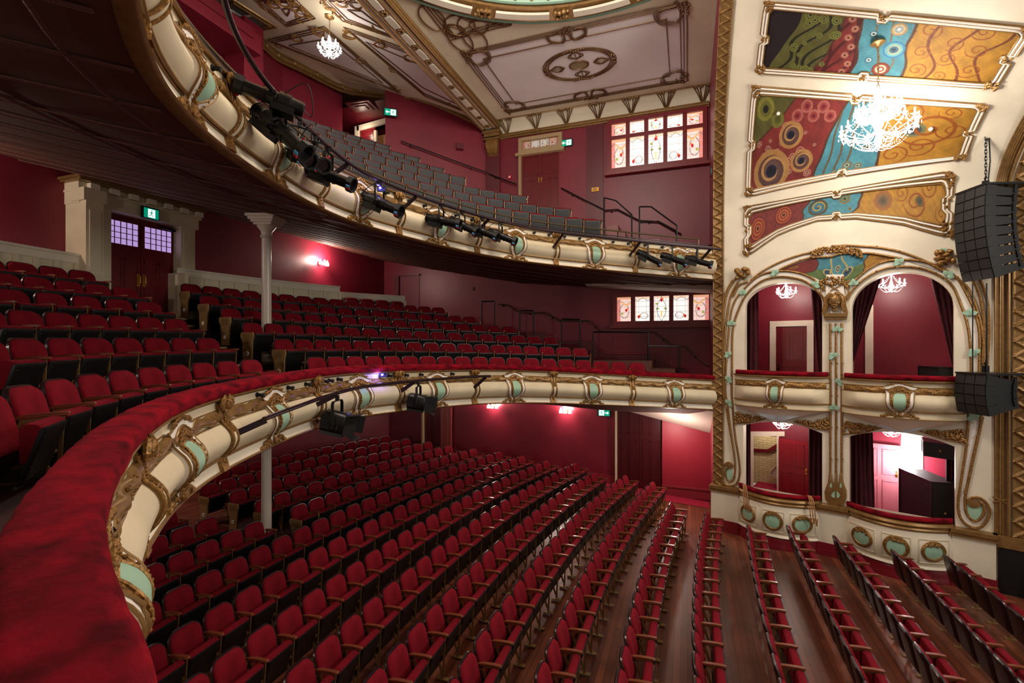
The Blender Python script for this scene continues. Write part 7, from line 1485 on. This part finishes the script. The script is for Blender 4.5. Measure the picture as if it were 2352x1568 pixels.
for k in range(7):
    x = -6.6 + k * 1.18
    for j in range(3):
        for sg in (-1, 1): m.tube(catmull([(x + sg * .02 * j, 17.56, CZ - .44), (x + sg * (.06 + .05 * j), 17.45, CZ - .2), (x + sg * (.1 + .1 * j), 17.26, CZ - .03)], 4), .016, 5)
    for j in range(10): m.ball((x + rr.uniform(-.25, .25), 17.26 + rr.uniform(-.02, .04), CZ - .03), rr.uniform(.03, .05), 6, 4)
struct(m, 'trim_cove_ornament', DARKG)
# ================================================================= HANGING LOUDSPEAKERS
def line_array(label, c, n, rz, p0, dp, w_=.74, d=.42, h=.208, frame=True):
    root = thing('line_array', label, 'loudspeaker', c, 'hanging loudspeaker arrays', rz); z = 0.0; x = 0.0; pitch = p0
    if frame:
        m = MB(); m.hexa([(-.72, -w_ / 2, .02), (.2, -w_ / 2, .02), (.2, w_ / 2, .02), (-.72, w_ / 2, .02), (-.72, -w_ / 2, .06), (.2, -w_ / 2, .06), (.2, w_ / 2, .06), (-.72, w_ / 2, .06)]); m.bar((-.1, 0, .07), (-.1, 0, .2), .06, .1); m.tube([(-.1, 0, .2), (-.08, 0, .26), (-.1, 0, .3), (-.12, 0, .25)], .016, 6); m.build('bumper_frame', BLACK, root, local=True, smooth=False)
    for k in range(n):
        M_ = Matrix.Rotation(R(-pitch), 3, 'Y'); o = Vector((x, 0, z)); T_ = lambda a, b, c_: tuple(o + M_ @ Vector((a, b, c_))); hb = h * .62
        def bx(m, x0, x1, h0, h1, y0, y1, zc): m.hexa([T_(x0, y0, zc - h0 / 2), T_(x1, y0, zc - h1 / 2), T_(x1, y1, zc - h1 / 2), T_(x0, y1, zc - h0 / 2), T_(x0, y0, zc + h0 / 2), T_(x1, y0, zc + h1 / 2), T_(x1, y1, zc + h1 / 2), T_(x0, y1, zc + h0 / 2)])
        m = MB(); bx(m, .0, .18, h * .97, h * .97, -w_ / 2, w_ / 2, -h / 2); bx(m, -d, .0, hb, h * .9, -w_ / 2 + .02, w_ / 2 - .02, -h / 2); b = m.build('cabinet', BLACKM, root, local=True, smooth=False)
        m = MB()
        for y0, y1 in ((-w_ / 2 + .02, -.13), (-.11, .11), (.13, w_ / 2 - .02)): bx(m, .18, .195, h * .9, h * .9, y0, y1, -h / 2)
        m.build('grille', GRILLE, b, local=True, smooth=False)
        m = MB()
        for sy in (-1, 1): m.hexa([T_(-d + .05, sy * w_ / 2 - .02, -h * .55), T_(-d + .1, sy * w_ / 2 - .02, -h * .55), T_(-d + .1, sy * w_ / 2 + .01, -h * .55), T_(-d + .05, sy * w_ / 2 + .01, -h * .55), T_(-d + .05, sy * w_ / 2 - .02, h * .2), T_(-d + .1, sy * w_ / 2 - .02, h * .2), T_(-d + .1, sy * w_ / 2 + .01, h * .2), T_(-d + .05, sy * w_ / 2 + .01, h * .2)])
        m.build('rigging_link', BLACK, b, local=True, smooth=False)
        e_ = M_ @ Vector((.18, 0, -h)); f_ = M_ @ Vector((.18, 0, 0)); nx_ = o + e_; pitch += dp; M2 = Matrix.Rotation(R(-pitch), 3, 'Y'); q_ = nx_ - M2 @ Vector((.18, 0, 0)); x, z = q_.x, q_.z
    return root
def px_at(px, py, d): r = ray(px, py); return r * d
AR = R(196); D_ = 9.9
c = px_at(2252, 438, D_); LA = line_array('tall hanging black loudspeaker array beside the box arches', c, 9, AR, 6, -2.6)
c2_ = px_at(2252, 862, D_ + .05); LB = line_array('short hanging black loudspeaker array below the tall one', c2_, 4, AR, 8, -7.0)
top = px_at(2243, 305, D_); m = MB(); z = top[2]; hx = np.array((c[0] + .1, c[1] + .03)); k = 0
while z > c[2] + .28:
    a = 0 if k % 2 else math.pi / 2; m.tube([(hx[0] + .02 * math.cos(t) * math.cos(a), hx[1] + .02 * math.cos(t) * math.sin(a), z - .04 + .05 * math.sin(t)) for t in np.linspace(0, 2 * math.pi, 9)[:-1]], .009, 4, closed=True); z -= .07; k += 1
for j in range(1): m.tube([(hx[0] + .05, hx[1], top[2] + .0), (hx[0] + .06, hx[1] - .02, (top[2] + c[2]) / 2), (hx[0] + .04, hx[1], c[2] + .2)], .014, 6)
m.ball((hx[0], hx[1], top[2] + .02), .05, 8, 5); tag(m.build('hoist_chain', BLACK, base=True), 'black hoist chain and cable above the tall loudspeaker array', 'chain')
m = MB(); zb_ = c[2] - 1.95
for dx in (.15, -.12): f = np.array((c[0] + dx * math.cos(AR), c[1] + dx * math.sin(AR))); m.cyl((f[0], f[1], zb_ + .05), (f[0], f[1], c2_[2] + .05), .012 if dx > 0 else .016, 6)
tag(m.build('drop_rods', BLACK, base=True), 'two thin black rods joining the upper and lower loudspeaker arrays', 'rods')
# ---------------------------------------------------------------- lift the whole place so that the stalls floor is at zero
for o in bpy.data.objects:
    if o.parent is None: o.location.z += 5.2
